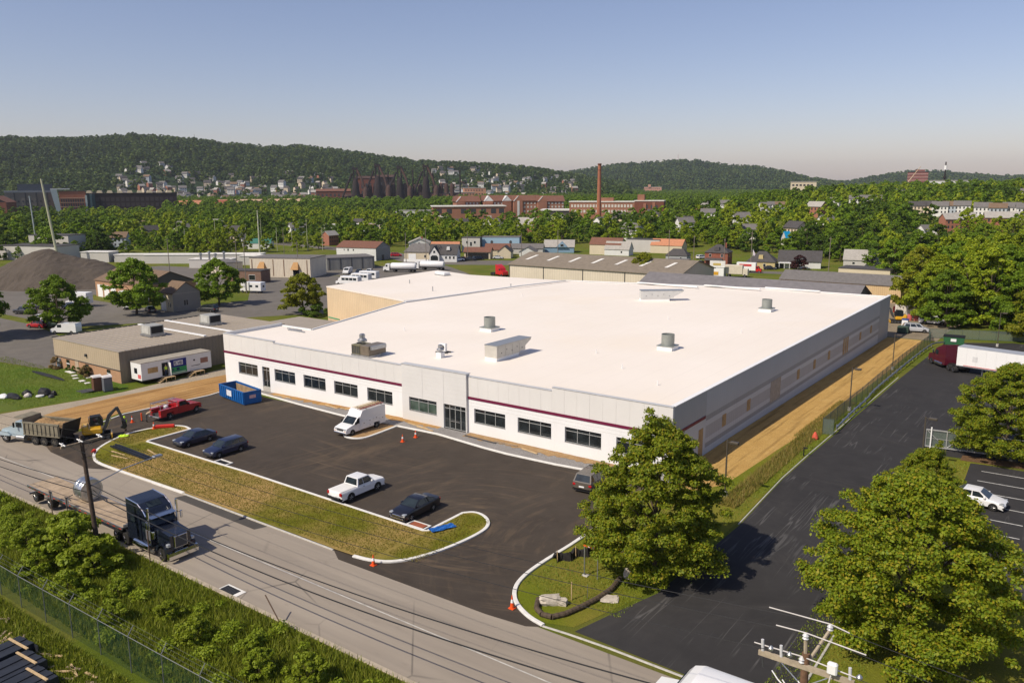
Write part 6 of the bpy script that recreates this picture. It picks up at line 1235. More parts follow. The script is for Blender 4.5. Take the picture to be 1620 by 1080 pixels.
# ================================================================ BUILDINGS BEHIND
def m_ribbed(name, col, ribs=3.0, axis=0, var=.06, strength=.5):
    k = NT(name); co = k.obj(); c = k.ramp(k.noise(co, .3, 5), [(.3,tuple(v*(1-var) for v in col)),(.7,tuple(min(1,v*(1+var)) for v in col))])
    sp = k.n('SeparateXYZ'); k.l(co, sp.inputs[0]); w = k.math('SINE', k.math('MULTIPLY', sp.outputs[axis], 6.283*ribs)); k.bump(w, strength, .04)
    c = k.mix(k.ramp(w, [(.0,.18),(.5,0)]), c, tuple(v*.6 for v in col)); return k.fin(c, .6, .25)
def m_brick(name, col):
    k = NT(name); co = k.obj(); b = k.n('TexBrick', Scale=1.0); b.inputs['Brick Width'].default_value = .22; b.inputs['Row Height'].default_value = .075; b.inputs['Mortar Size'].default_value = .01
    b.inputs['Color1'].default_value = (*col,1); b.inputs['Color2'].default_value = (*[v*.75 for v in col],1); b.inputs['Mortar'].default_value = (*[min(1,v*1.2+.05) for v in col],1)
    k.l(k.map(co,(1,1,1),(R(90),0,0)), b.inputs['Vector']); c = k.mix(k.ramp(k.noise(co,.5,4),[(.35,0),(.7,.3)]), b.outputs['Color'], tuple(v*.6 for v in col)); return k.fin(c,.85,.2)
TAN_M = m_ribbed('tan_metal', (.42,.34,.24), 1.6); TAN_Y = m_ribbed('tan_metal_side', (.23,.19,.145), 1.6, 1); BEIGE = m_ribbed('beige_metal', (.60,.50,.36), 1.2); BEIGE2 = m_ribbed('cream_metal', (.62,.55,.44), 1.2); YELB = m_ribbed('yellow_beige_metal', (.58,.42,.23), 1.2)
BRK = m_brick('buff_brick', (.40,.23,.13)); REDB = m_brick('red_brick', (.26,.085,.05)); 
def roofm(name, col): return mat(name, col, .85, 0, .14, .8, .15, 6)
RF_GREY = roofm('roof_grey',(.15,.14,.135)); RF_BRN = roofm('roof_brown',(.17,.115,.075)); RF_TAUPE = roofm('roof_taupe',(.21,.175,.135)); RF_DK = roofm('roof_dark',(.07,.065,.065)); RF_PALE = roofm('roof_pale',(.34,.32,.29)); RF_SLATE = roofm('roof_slate',(.17,.16,.165)); RF_RED = roofm('roof_redbrown',(.17,.08,.055)); RF_TERRA = roofm('roof_terracotta',(.45,.2,.11)); RF_WHITE = roofm('roof_white',(.66,.64,.6)); RF_TEAL = mat('roof_teal',(.02,.14,.11),.6)
SID = {k: m_ribbed('siding_'+k, c, 4, 2, .04, .3) for k, c in dict(white=(.66,.66,.64), cream=(.6,.52,.38), yellow=(.52,.42,.2), blue=(.22,.34,.46), grey=(.36,.37,.38), pale=(.52,.5,.47)).items()}
WINM = {}
def winpart(parent, x, y, z, w, h, face, m=None, frame=None):
    key = (round(w,2), round(h,2), face, (m or GLASS).name)
    if key not in WINM:
        mb = MB(); 
        if face in 'fb': mb.box(-w/2,-.04,-h/2,w/2,.04,h/2,1); mb.box(-w/2+.08,-.055,-h/2+.08,w/2-.08,.055,h/2-.08,0)
        else: mb.box(-.04,-w/2,-h/2,.04,w/2,h/2,1); mb.box(-.055,-w/2+.08,-h/2+.08,.055,w/2-.08,h/2-.08,0)
        o = mb.build('window', [m or GLASS, frame or WHITE], parent); WINM[key] = o.data
    else: o = bpy.data.objects.new('window', WINM[key]); COL.objects.link(o); o.parent = parent
    o.location = (x,y,z); return o
def gable(name, label, cat, loc, rz, L, Wd, eave, ridge, wm, rm, front=(), left=(), right=(), over=.4, chimney=None, door=None, base=None, zb=-1.0, hip=0, winm=None, gcol=None):
    t = thing(name, label, cat, (loc[0],loc[1],G(loc[0],loc[1]) if len(loc) == 2 else loc[2]), rz)
    w = MB(); w.box(-L/2,-Wd/2,zb,L/2,Wd/2,eave)
    w.build('wall', wm, t)
    if not hip:
        for s_ in (-1,1):
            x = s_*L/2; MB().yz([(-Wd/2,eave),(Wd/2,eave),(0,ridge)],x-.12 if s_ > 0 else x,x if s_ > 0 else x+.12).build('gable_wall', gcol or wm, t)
    th = .18; k = (ridge-eave)/(Wd/2); e2 = Wd/2+over
    rf = MB()
    for s_ in (-1,1):
        a = [(-L/2-over,s_*e2,eave-over*k),(L/2+over,s_*e2,eave-over*k),(L/2+over-hip,0,ridge),(-L/2-over+hip,0,ridge)]; b = [(p[0],p[1],p[2]+th) for p in a]
        rf.add(a+b, [(0,1,2,3),(4,5,6,7),(0,1,5,4),(1,2,6,5),(2,3,7,6),(3,0,4,7)])
        if hip:
            x = s_*(L/2+over); a = [(x,-e2,eave-over*k),(x,e2,eave-over*k),(x-s_*hip,0,ridge)]; b = [(p[0],p[1],p[2]+th) for p in a]; rf.add(a+b, [(0,1,2),(3,4,5),(0,1,4,3),(1,2,5,4),(2,0,3,5)])
    r_ = rf.build('roof', rm, t)
    if chimney: MB().box(chimney[0]-.35,chimney[1]-.35,eave,chimney[0]+.35,chimney[1]+.35,ridge+1.0).build('chimney', REDB, r_)
    for (x, z, ww, hh) in front: winpart(t, x, -Wd/2, z, ww, hh, 'f', winm)
    for (y, z, ww, hh) in left: winpart(t, -L/2, y, z, ww, hh, 'l', winm)
    for (y, z, ww, hh) in right: winpart(t, L/2, y, z, ww, hh, 'l', winm)
    if door: d = MB().box(door[0]-.5,-Wd/2-.06,0,door[0]+.5,-Wd/2+.02,2.1).build('door', mat('door_brown',(.15,.08,.05),.6), t)
    return t
def flat(name, label, cat, loc, rz, L, Wd, h, wm, rm, front=(), left=(), right=(), zb=-1.0, edge=.2, winm=None, side=None):
    t = thing(name, label, cat, (loc[0],loc[1],G(loc[0],loc[1]) if len(loc) == 2 else loc[2]), rz)
    MB().box(-L/2,-Wd/2,zb,L/2,Wd/2,h).build('wall', wm, t); MB().box(-L/2-edge,-Wd/2-edge,h+.002,L/2+edge,Wd/2+edge,h+.22).build('roof', rm, t)
    if side: MB().box(L/2+.005,-Wd/2,zb,L/2+.06,Wd/2,h).build('side_wall', side, t)
    for (x, z, ww, hh) in front: winpart(t, x, -Wd/2, z, ww, hh, 'f', winm)
    for (y, z, ww, hh) in left: winpart(t, -L/2, y, z, ww, hh, 'l', winm)
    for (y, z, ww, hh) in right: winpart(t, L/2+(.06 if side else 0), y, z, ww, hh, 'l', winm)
    return t
# ---- tan office building left of the warehouse
t = thing('tan_building', 'low tan metal building with brick base and ribbed flat roof left of warehouse', 'building', (-104,-9,G(-95,-5)), 0)
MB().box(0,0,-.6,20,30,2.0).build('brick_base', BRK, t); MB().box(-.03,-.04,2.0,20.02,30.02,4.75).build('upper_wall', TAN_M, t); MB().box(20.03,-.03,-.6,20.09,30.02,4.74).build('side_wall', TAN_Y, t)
MB().box(-.1,-.12,1.93,20.1,-.0,2.02).build('ledge', DKGREY, t)
RFT = m_ribbed('ribbed_roof', (.34,.295,.24), 1.0, 1, .06, .2)
MB().box(-.1,-.1,4.752,20.15,30.1,4.85).build('roof', RFT, t)
for k in range(28): MB().box(-.05,.9+k*1.05,4.852,20.1,1.0+k*1.05,4.93).build('roof_rib', RFT, t)
for k in range(2): MB().box(.2,14.2+5.0*k,4.94,19.9,14.7+5.0*k,5.1).build('roof_duct', WHITE, t)
MB().box(-.25,-.1,4.76,-.1,30.1,5.0).build('gutter', DKGREY, t)
for x in (4.2,10.2,16.6):
    for z in (1.45,.75): MB().box(x-.5,-.04,z-.28,x+.5,.02,z+.28).build('window', GLASS, t)
    MB().box(x-.5,-.05,1.03,x+.5,.02,1.17).build('window_sill', WHITE, t)
MB().box(6.5,-.05,-.1,7.6,.02,1.92).build('door', mat('tan_door',(.42,.33,.24),.6), t); MB().box(1.0,-.35,.3,1.9,0,1.7).build('meter_box', mat('meter_pale',(.45,.5,.52),.5), t); MB().box(10.2,-.3,3.0,10.6,-.02,3.4).build('wall_lamp', DKGREY, t); MB().box(20.1,24.5,2.6,20.14,26,3.8).build('vent_panel', mat('pale_panel',(.5,.46,.4),.6), t)
for i, (x, y) in enumerate(((11.8,10.2),(10.2,22.0))):
    u = thing('rooftop_unit', ['nearer grey rooftop unit on the tan building','farther grey rooftop unit on the tan building'][i], 'air unit', (-104+x,-9+y,G(-95,-5)+4.93), 0, 'tan building roof units')
    MB().box(-1.5,-1.3,0,1.5,1.3,.3).build('curb', STEEL, u); MB().rbox(-1.4,-1.2,.3,1.4,1.2,1.75,.05).build('casing', mat('unit_grey',(.38,.38,.35),.5,.2), u); MB().box(1.4,-1.0,.5,1.43,1.0,1.6).build('coil_grille', BLACK, u); MB().box(-.9,-1.23,.5,.9,-1.2,1.6).build('access_panel', mat('unit_pale',(.46,.46,.43),.5), u)
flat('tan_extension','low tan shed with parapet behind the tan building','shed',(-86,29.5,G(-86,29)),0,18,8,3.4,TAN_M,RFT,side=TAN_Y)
# ---- annex with white roof
t = thing('annex_building', 'beige metal annex with white flat roof joined to the warehouse', 'building', (0,0,0), 0)
ap = [(-103.8,48.4),(-74.2,41.4),(-67.2,72),(-65,86.2),(-92.4,83.5),(-106,87.5)]
mb = MB(); mb.prism(ap,-2.6,6.3); mb.build('wall', m_ribbed('annex_beige',(.62,.50,.34),1.4), t); cx_, cy_ = -85, 64
mb = MB(); mb.prism([(cx_+(x-cx_)*1.004, cy_+(y-cy_)*1.004) for x,y in ap],6.302,6.55); mb.build('roof', M_ROOF, t)
d = Vector((29.6,-7.0)).normalized(); an = math.atan2(d.y,d.x)
o = MB().box(.3,-.06,.2,5.2,-.03,1.3).build('green_band_panel', mat('buff_panel',(.5,.4,.28),.6), t); o.location = (-103.8,48.4,-1.6); o.rotation_euler.z = an; o = MB().box(.3,-.1,1.31,5.2,-.065,1.55).build('green_band', mat('green_trim',(.05,.3,.16),.5), t); o.location = (-103.8,48.4,-1.6); o.rotation_euler.z = an
for i, (x, y, h) in enumerate(((-92,62,.9),(-79,55,1.0),(-70,70,.7))): tag(MB().cyl((x,y,6.5),(x,y,6.5+h),.1,.1,8).build('roof_pipe', STEEL), ['thin grey pipe on the left of the annex roof','thin grey pipe near the annex roof front','thin grey pipe at the right rear of annex roof'][i], 'pipe')
u = thing('rooftop_unit','white flat unit at the rear edge of annex roof','air unit',(-97,79,6.55),R(-14)); MB().box(-2,-1,0,2,1,.25).build('curb',STEEL,u); MB().rbox(-1.9,-.9,.25,1.9,.9,.8,.05).build('casing',WHITE,u)
for i, (x, y) in enumerate(((-104,40),(-101.5,42),(-99,39),(-97,44),(-95,46),(-93,48))): cone(x,y,['far cone by the annex, first from the tan shed','far cone by the annex, second from the tan shed','far cone by the annex, third from the tan shed','far cone by the annex, fourth from the tan shed','far cone by the annex wall, fifth','far cone nearest the annex green band'][i],1.0)
sheet('annex_soil', [(-112,30),(-76,26),(-72,38),(-78,42),(-112,50)], .01, M_STRAW)
o = MB().rbox(-1.2,-.12,.5,1.2,.12,1.7,.03).build('sign_board', mat('red_sign',(.5,.02,.04),.5), None, loc=(-86,36,G(-86,36)), rz=R(10)); tag(o,'small red sign board on soil behind the left roof edge','sign')
# ---- sheds right behind the roof
t = gable('beige_warehouse','long beige metal warehouse with taupe roof and skylights behind the white roof','warehouse',(-90,148.5),0,58,24,5.6,8.6,BEIGE2,RF_TAUPE)
for k in range(7):
    x = -26+k*8; MB().add([(x,-7.5,5.6+3*(4.5/12)+.28),(x+1.1,-7.5,5.6+3*(4.5/12)+.28),(x+2.3,-3.0,5.6+3*(9/12)+.28),(x+1.2,-3.0,5.6+3*(9/12)+.28)],[(0,1,2,3)]).build('skylight', RF_WHITE, t, fix=False)
for x in (-28.9,-16,-2,12,26): MB().box(x-.12,-12.1,-.5,x+.12,-12.0,5.5).build('downpipe', DKGREY, t)
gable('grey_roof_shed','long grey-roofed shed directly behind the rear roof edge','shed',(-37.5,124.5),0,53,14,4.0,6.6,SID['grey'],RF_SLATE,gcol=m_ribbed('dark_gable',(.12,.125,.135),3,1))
t = gable('yellow_beige_shed','yellow-beige metal shed with grey roof behind the right roof corner','shed',(-18,163),0,50,16,4.9,7.2,YELB,RF_GREY)
for x in (-19.5,-5.5): MB().box(x-.1,-8.1,-.5,x+.1,-8.0,4.9).build('downpipe', DKGREY, t)
flat('dark_roof_shed','low cream shed with dark flat roof before the grey gabled house','shed',(-22,189),0,20,13,4.3,SID['cream'],RF_DK)
# back-yard machinery and drums
excavator('black and yellow excavator in the rear yard by the warehouse corner',(-2.0,117),R(200),1.2)
def drums(x, y, n, label, m=RED):
    for i in range(n):
        tag(MB().lathe([(.5,0),(.55,.1),(.5,.5),(.55,.9),(.48,1.3),(0,1.32)],14).build('storage_drum', m, None, True, loc=(x+i*1.2,y+.3*(i%2),G(x,y))), label+(' (left)' if i == 0 else ' (right)' if i == n-1 else ' (middle)'), 'drum', 'red storage drums')
drums(-5.5,133,2,'upper red drum beside the beige shed'); drums(-.5,122,2,'pink-red drum before the white box unit', mat('drum_pink',(.5,.13,.12),.6)); drums(-2,128,1,'single red drum in the rear yard')
t = thing('storage_container','white storage container with brown end in the rear yard','container',(-1.5,127.5,G(0,127)),R(8)); MB().box(-3,-1.2,0,3,1.2,2.6).build('body', mat('container_pale',(.6,.56,.5),.6,0,.12,2), t); MB().box(3.0,-1.1,.1,3.03,1.1,2.5).build('door', mat('container_brown',(.38,.25,.14),.7), t)
for k in range(10): MB().box(-2.8+k*.6,-1.26,.1,-2.55+k*.6,-1.2,2.5).build('rib', mat('container_pale',(0,0,0)), t)
make_car('pickup','white utility pickup in the rear yard beside drums',(4.5,119),R(10),WHT,'pickup'); make_car('minivan','silver car nose parked in the rear yard by the straw strip',(3.2,107),R(15),SILV,'car'); van('white van behind the drums in the rear yard',(1.5,133),R(185))
t = thing('green_container','green waste container at the end of the guard rail','container',(11.6,95.3,G(11,95)),R(5)); MB().tbox(-1.6,-.9,.1,1.6,.9,1.6,-.1,-.15).build('body', mat('container_green',(.03,.12,.05),.6), t); MB().box(-1.75,-1.1,1.6,1.75,1.1,1.75).build('lid', BLACK, t); MB().box(-.5,-1.12,.8,.4,-1.0,1.3).build('label_plate', WHITE, t)
t = thing('generator_box','dark green equipment box by the straw strip end','equipment box',(1.5,104,G(1,104)),0); MB().rbox(-1,-.7,.15,1,.7,1.4,.06).build('casing', mat('box_dark_green',(.04,.07,.05),.6), t); MB().box(-1.1,-.8,0,1.1,.8,.15).build('skid', BLACK, t)
t = thing('portable_toilet','white and blue portable toilet at the warehouse rear corner','toilet',(.9,109,G(1,109)),0); MB().tbox(-.58,-.58,.1,.58,.58,2.05,.03,.03).build('cabin', WHITE, t); MB().box(-.62,-.62,2.05,.62,.62,2.2).build('cabin_roof', mat('blue_roof',(.02,.06,.25),.5), t)
# ---- brown-roofed workshop on the left
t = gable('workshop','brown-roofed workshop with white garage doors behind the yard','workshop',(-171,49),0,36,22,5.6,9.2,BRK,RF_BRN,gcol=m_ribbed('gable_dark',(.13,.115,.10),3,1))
for x in (-14.5,-9.5,-4.5): MB().box(x-1.9,-11.08,0,x+1.9,-11.0,4.2).build('garage_door', WHITE, t); 
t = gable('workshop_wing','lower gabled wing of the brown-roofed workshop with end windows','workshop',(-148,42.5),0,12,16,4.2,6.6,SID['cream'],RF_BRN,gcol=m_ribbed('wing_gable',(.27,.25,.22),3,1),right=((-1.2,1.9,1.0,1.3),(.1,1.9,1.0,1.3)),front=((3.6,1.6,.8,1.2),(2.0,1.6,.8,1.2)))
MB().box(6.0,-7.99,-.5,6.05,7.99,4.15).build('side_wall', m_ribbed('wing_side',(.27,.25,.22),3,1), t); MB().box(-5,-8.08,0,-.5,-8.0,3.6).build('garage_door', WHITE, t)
# ---- strip building
t = flat('strip_shops','left tan wing of the flat-roofed strip shops with slanted end','shops',(-213,94),R(-18),33,14,5.4,BEIGE2,RF_GREY,front=((-12,1.2,2.2,2.2),)); 
for x in (-13,-7,-1,5): MB().box(x,-7.1,1.5,x+.5,-7.0,5.0).build('pilaster', RF_BRN, t)
t = flat('strip_shops','middle cream section of the flat-roofed strip shops with awnings','shops',(-199,113),R(25),34,20,6.2,BEIGE2,RF_GREY,front=((-10,1.4,3.0,2.6),(9,1.4,3.6,2.6)))
AWN = mat('awning_tan',(.42,.24,.10),.8)
for x in (-10,9): MB().add([(x-2.6,-10,2.9),(x+2.6,-10,2.9),(x+1.2,-10,5.0),(x-1.2,-10,5.0),(x-2.2,-12.4,2.7),(x+2.2,-12.4,2.7)],[(4,5,2,3),(0,4,3),(1,2,5),(0,1,5,4)]).build('awning', AWN, t)
for x in (-16,-4,2,15): MB().box(x,-10.1,.5,x+.5,-10.0,5.8).build('pilaster', mat('pilaster_brown',(.2,.13,.09),.8), t)
flat('brick_annex','low brown brick annex with dark flat roof before the strip shops','annex',(-193,97),R(25),20,10,3.4,m_brick('brown_brick',(.2,.12,.085)),RF_DK,front=((5,1.6,3.5,1.6),))
t = flat('block_building','grey block building with flat roof at the right end of strip shops','building',(-193.5,139),R(60),26,20,5.0,m_ribbed('grey_block',(.22,.22,.21),.25,0),RF_GREY)
for k in range(5): MB().box(-12+k*6,-10.12,-.5,-11.6+k*6,-10.0,5.0).build('column', DKGREY, t)
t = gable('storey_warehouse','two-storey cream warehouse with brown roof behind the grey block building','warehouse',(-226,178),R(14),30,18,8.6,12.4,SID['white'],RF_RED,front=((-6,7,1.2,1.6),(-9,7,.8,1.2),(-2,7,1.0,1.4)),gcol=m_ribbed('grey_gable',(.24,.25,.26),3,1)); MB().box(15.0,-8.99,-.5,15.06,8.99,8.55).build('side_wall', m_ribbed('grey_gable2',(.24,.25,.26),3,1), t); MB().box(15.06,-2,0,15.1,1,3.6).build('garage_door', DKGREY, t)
# ---- houses along the rear street
t = gable('house','tan hip-roofed shop house left of the white gabled house','house',(-194,182),R(28),17,11,4.4,7.8,SID['cream'],RF_GREY,front=((4,2.2,1.2,1.4),),hip=4); MB().box(-6,-5.6,0,-1.5,-5.5,3.4).build('shop_front', WHITE, t)
gable('house','small pale gabled house behind the tan shop house','house',(-205,196),R(-50),10,8,6.0,9.0,SID['white'],RF_PALE,chimney=(1,1),right=((0,5.5,1,1.4),))
t = gable('house','white house with steep gable, porch arches and dark roof','house',(-181,181.5),R(28),14,9.5,3.6,7.6,SID['white'],RF_DK,front=((3.5,2,1.1,1.3),(5.5,2,1.1,1.3),(1.5,2,1.1,1.3)))
gp_ = MB(); gp_.xz([(-6.6,0),(-1.6,0),(-1.6,3.6),(-4.1,6.9),(-6.6,3.6)],-6.8,-4.6); gp_.build('front_gable', SID['white'], t); MB().add([(-7,-7.1,3.3),(-4.1,-7.1,7.2),(-4.1,0,7.2),(-7,0,3.3)],[(0,1,2,3)]).build('porch_roof', RF_DK, t, fix=False); MB().add([(-1.2,-7.1,3.3),(-4.1,-7.1,7.2),(-4.1,0,7.2),(-1.2,0,3.3)],[(0,1,2,3)]).build('porch_roof', RF_DK, t, fix=False)
MB().xz([(-6.0,.9),(-2.2,.9),(-2.2,2.4),(-3.0,3.1),(-5.2,3.1),(-6.0,2.4)],-6.86,-6.8).build('porch_arch', GLASS, t); winpart(t,-4.1,-6.83,4.7,1.2,1.2,'f'); MB().tbox(1.6,-3.9,5.3,3.4,-1.4,6.7,.2,.1).build('dormer', SID['white'], t)
tag(MB().box(-6,-.08,0,6,.08,1.1).build('picket_fence', WHITE, None, loc=(-190,171.5,G(-190,171)), rz=R(22)),'white picket fence before the white gabled house','fence')
gable('house','low house with orange-tan roof behind the white gabled house','house',(-186,207),R(28),22,9,3.8,6.2,SID['pale'],RF_TERRA)
gable('house','brown-roofed house with carport right of the white house','house',(-160,199),R(28),16,10,3.4,6.4,SID['cream'],RF_RED)
t = gable('carport','brown-roofed carport with dark opening on the rear street','carport',(-163,191),R(28),11,7,3.0,4.6,SID['cream'],RF_RED); MB().box(-4.8,-3.56,0,4.8,-3.5,2.5).build('opening', BLACK, t)
t = gable('garage','tan double garage with steep front gable','garage',(-148,204),R(-62),12,9,4.0,7.4,SID['cream'],RF_DK,right=()); 
for y in (-2.1,2.1): MB().box(-6.1,y-1.7,0,-6.0,y+1.7,3.0).build('garage_door', mat('brown_door',(.16,.1,.075),.6), t)
gable('house','grey-roofed house with white gable beside the double garage','house',(-134,212),R(-62),12,9,3.4,6.6,SID['white'],RF_GREY,left=((0,2,2,1.4),)); gable('house','long grey-roofed house behind the double garage','house',(-140,225),R(28),20,9,3.6,6.2,SID['pale'],RF_GREY)
t = gable('house','light blue house with pale roof and steep dormer gable','house',(-168,247),R(30),15,10,4.6,9.4,SID['blue'],RF_PALE); MB().xz([(-1.5,4.4),(4.5,4.4),(1.5,8.9)],-6.0,-4.5).build('dormer_gable', SID['blue'], t); winpart(t,1.5,-6.02,5.8,1.8,1.8,'f')
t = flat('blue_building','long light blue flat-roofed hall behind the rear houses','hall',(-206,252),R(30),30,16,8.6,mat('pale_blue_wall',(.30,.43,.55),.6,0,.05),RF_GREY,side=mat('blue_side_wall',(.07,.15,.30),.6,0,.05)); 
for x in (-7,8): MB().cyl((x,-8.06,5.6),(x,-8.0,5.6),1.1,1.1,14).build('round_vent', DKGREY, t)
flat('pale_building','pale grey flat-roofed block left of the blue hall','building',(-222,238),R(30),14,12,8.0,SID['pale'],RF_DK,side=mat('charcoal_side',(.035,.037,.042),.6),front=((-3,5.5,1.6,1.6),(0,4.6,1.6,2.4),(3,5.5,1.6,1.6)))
gable('house','brown-roofed long building right of the blue house','building',(-121,252),R(8),28,11,5.2,8.4,SID['cream'],RF_RED); gable('house','pale-roofed white house right of the brown-roofed building','house',(-108,238),R(8),20,10,3.2,6.8,SID['white'],RF_PALE,front=((4,1.8,1.4,1.2),))
flat('garage_block','cream flat-roofed garage block near the terracotta roof','garage',(-101,266),R(8),26,12,6.0,SID['pale'],RF_DK); gable('terracotta_building','long building with terracotta-orange roof left of the brick house','building',(-92,258),R(5),28,13,5.0,8.6,SID['cream'],RF_TERRA)
gable('house','dark hip-roofed bungalow left of the brick foursquare','house',(-96,215),R(10),14,10,3.2,6.4,SID['grey'],RF_DK,hip=4,front=((3,1.8,1.2,1.2),))
flat('grey_cube','plain grey metal shed behind the long grey roof','shed',(-78,167),R(10),15,9,6.0,m_ribbed('plain_grey',(.27,.275,.28),2),RF_GREY)
t = gable('brick_house','two-storey red brick foursquare house with dark hip roof','house',(-86,226),R(10),12,12,7.0,10.6,REDB,RF_DK,hip=5.2,chimney=(3.5,1.5),front=((-3.2,5.4,1.2,1.6),(3.0,5.4,1.2,1.6)),right=((-2,5.4,1.2,1.6),(3,5.4,1.2,1.6))); MB().tbox(-6,-8.6,3.0,4,-6,4.2,.8,.8).build('porch_roof', RF_DK, t); MB().box(-5.6,-8.3,0,-4.9,-7.6,3.0).build('porch_post', REDB, t); MB().box(3.0,-8.3,0,3.7,-7.6,3.0).build('porch_post', REDB, t); MB().tbox(-1.4,-5.2,8.0,1.4,-2.4,9.6,.3,.3).build('dormer', RF_DK, t)
t = gable('house','yellow bungalow with dark hip roof right of the sign shed','house',(-67,224),R(12),15,14,3.6,7.8,SID['yellow'],RF_DK,hip=6,right=((-3,2,1.2,1.4),(2,2,1.2,1.4)),front=((2,2,1.4,1.4),)); MB().tbox(-1.5,-5.5,4.6,1.0,-2.6,6.4,.2,.1).build('dormer', SID['yellow'], t)
t = gable('house','white porch house behind the copper-leaved tree','house',(-56,236),R(14),19,11,3.8,8.6,SID['white'],RF_DK,right=((0,4.5,1.2,1.4),(-2.5,2,1.2,1.4),(2.5,2,1.2,1.4))); MB().box(-9,-8.2,2.7,-2,-5.5,2.95).build('porch_roof', WHITE, t); 
for x in (-8.8,-6.5,-4.2,-2.2): MB().box(x-.1,-8.1,0,x+.1,-7.9,2.7).build('porch_post', WHITE, t)
gable('house','grey-roofed pale gabled house behind the dark flat shed','house',(-41,262),R(10),20,13,4.2,9.6,SID['pale'],RF_PALE,right=((-2,5,1.2,1.4),(2,5,1.2,1.4)),front=((-5,2.2,1.4,1.4),))
t = flat('sign_shed','white shed with yellow sign panel behind the grey roof','shed',(-57.5,192),R(10),8,6,4.4,WHITE,WHITE); MB().box(-2.2,-3.08,1.2,1.6,-3.0,2.6).build('sign_panel', mat('sign_yellow',(.6,.32,.03),.6,0,.25,4), t); MB().box(-2.5,-3.09,4.62,4.6,-3.0,7.2).build('upper_sign', mat('sign_white',(.68,.67,.64),.6), t); MB().box(-1.0,-3.12,5.2,2.6,-3.095,6.2).build('lettering', mat('sign_gold',(.5,.38,.12),.6,0,.3,5), t)
t = thing('boat_trailer','cream flatbed truck body parked behind the sign shed','truck body',(-51,193,G(-51,193)),R(8)); MB().rbox(-4,-1.2,.9,2.6,1.2,3.3,.1).build('body', mat('cream_body',(.58,.52,.42),.6,0,.1), t); MB().rbox(2.7,-1.1,.7,4.6,1.1,2.4,.1).build('cab', mat('cream_body',(0,0,0)), t); [wheel(t,x,s_*1.0,.5,.35,s_,STEEL) for x in (-2.6,3.5) for s_ in (-1,1)]
t = box_truck('red-cab box truck with white body on the rear street',(-50,203.5),R(8),WHITE,REDT,7.0); MB().box(-6,-1.23,2.2,-1.5,-1.205,3.0).build('lettering', mat('red_lettering',(.5,.05,.05),.6,0,.3,3), t)
# flag
t = thing('flag_pole','white pole with drooping flag by the brick house','flag',(-70,219,G(-70,219)),0); MB().cyl((0,0,0),(0,0,7),.06,.05,8).build('pole', WHITE, t); MB().xz([(0,6.9),(.9,5.4),(.7,3.6),(.1,3.4)],-.04,.04).build('flag', mat('flag_cloth',(.5,.45,.5),.8,0,.4,3), t)
# copper tree, green-roofed house, gravel heap
P_COP = proto(4.6,7.0,.6,40,7000,.42,41,LF_COP,.2); tree(P_COP,'dark copper-red round tree in front of the white porch house',-54,222,1.0,0,'copper_tree')
gable('house','white gabled house left of the teal roof among trees','house',(-306,186),R(-30),10,9,7,11,SID['white'],RF_DK,right=((0,5,1,1.6),)); gable('house','long white building with teal roof among the left trees','building',(-296,196),R(30),34,11,5,8.6,SID['white'],RF_TEAL)
bm = bmesh.new(); bmesh.ops.create_grid(bm, x_segments=60, y_segments=40, size=1); rr_ = random.Random(4)
for v in bm.verts:
    r_ = math.hypot(v.co.x, v.co.y*1.1); n_ = math.sin(v.co.x*9+v.co.y*4)*.05+math.sin(v.co.y*17-v.co.x*5)*.03; v.co = (v.co.x*30, v.co.y*22, max(-1,11.5*(1-min(1,r_+n_))**.85+rr_.uniform(-.15,.15)))
me = bpy.data.meshes.new('gravel_heap'); bm.to_mesh(me); bm.free(); me.materials.append(m_gravel('dark_gravel',(.075,.062,.05),(.115,.095,.078))); o = bpy.data.objects.new('gravel_heap', me); COL.objects.link(o); o.location = (-228,48,G(-228,48)-.6); o.rotation_euler.z = R(40); tag(o,'large dark conical heap of gravel at the left edge','gravel heap')
# silo plant above the heap and small white sheds behind
for i, (x, y, l, w, h, rz_) in enumerate(((-330,90,30,12,6,20),(-352,108,22,10,9,20),(-300,100,12,7,4,30),(-268,116,26,7,3.4,35),(-250,128,24,7,3.6,35),(-286,110,20,6,3,35),(-240,112,16,6,3.2,30),(-232,132,22,6,3.4,32))):
    flat('storage_shed',['long pale shed with dark roof at far left above the heap','taller pale shed at far left above the heap','small white shed right of the gravel heap','long white-roofed trailer shed behind the workshop, left','white trailer shed behind the workshop, centre','low white shed left behind the workshop','white shed directly behind the workshop ridge','white shed left of the strip shops'][i],'shed',(x,y),R(rz_),l,w,h,SID['pale'],RF_WHITE if i > 1 else RF_DK)
for i, (x, y) in enumerate(((-216,104),(-214,106),(-212,107),(-210,109))):
    t = thing('roof_stack',['steel stack on strip shops roof, first from left','steel stack on strip shops roof, second from left','steel stack on strip shops roof, third from left','steel stack on strip shops roof, fourth from left'][i],'stack',(x-1,y-12,G(x,y)+5.6),0,'stacks on the strip shops roof'); MB().cyl((0,0,0),(0,0,1.6+.6*(i%2)),.35,.35,10).build('pipe', STEEL, t); MB().lathe([(.6,1.6),(.6,1.9),(0,2.2)],10,(0,0,.6*(i%2))).build('cowl', STEEL, t)
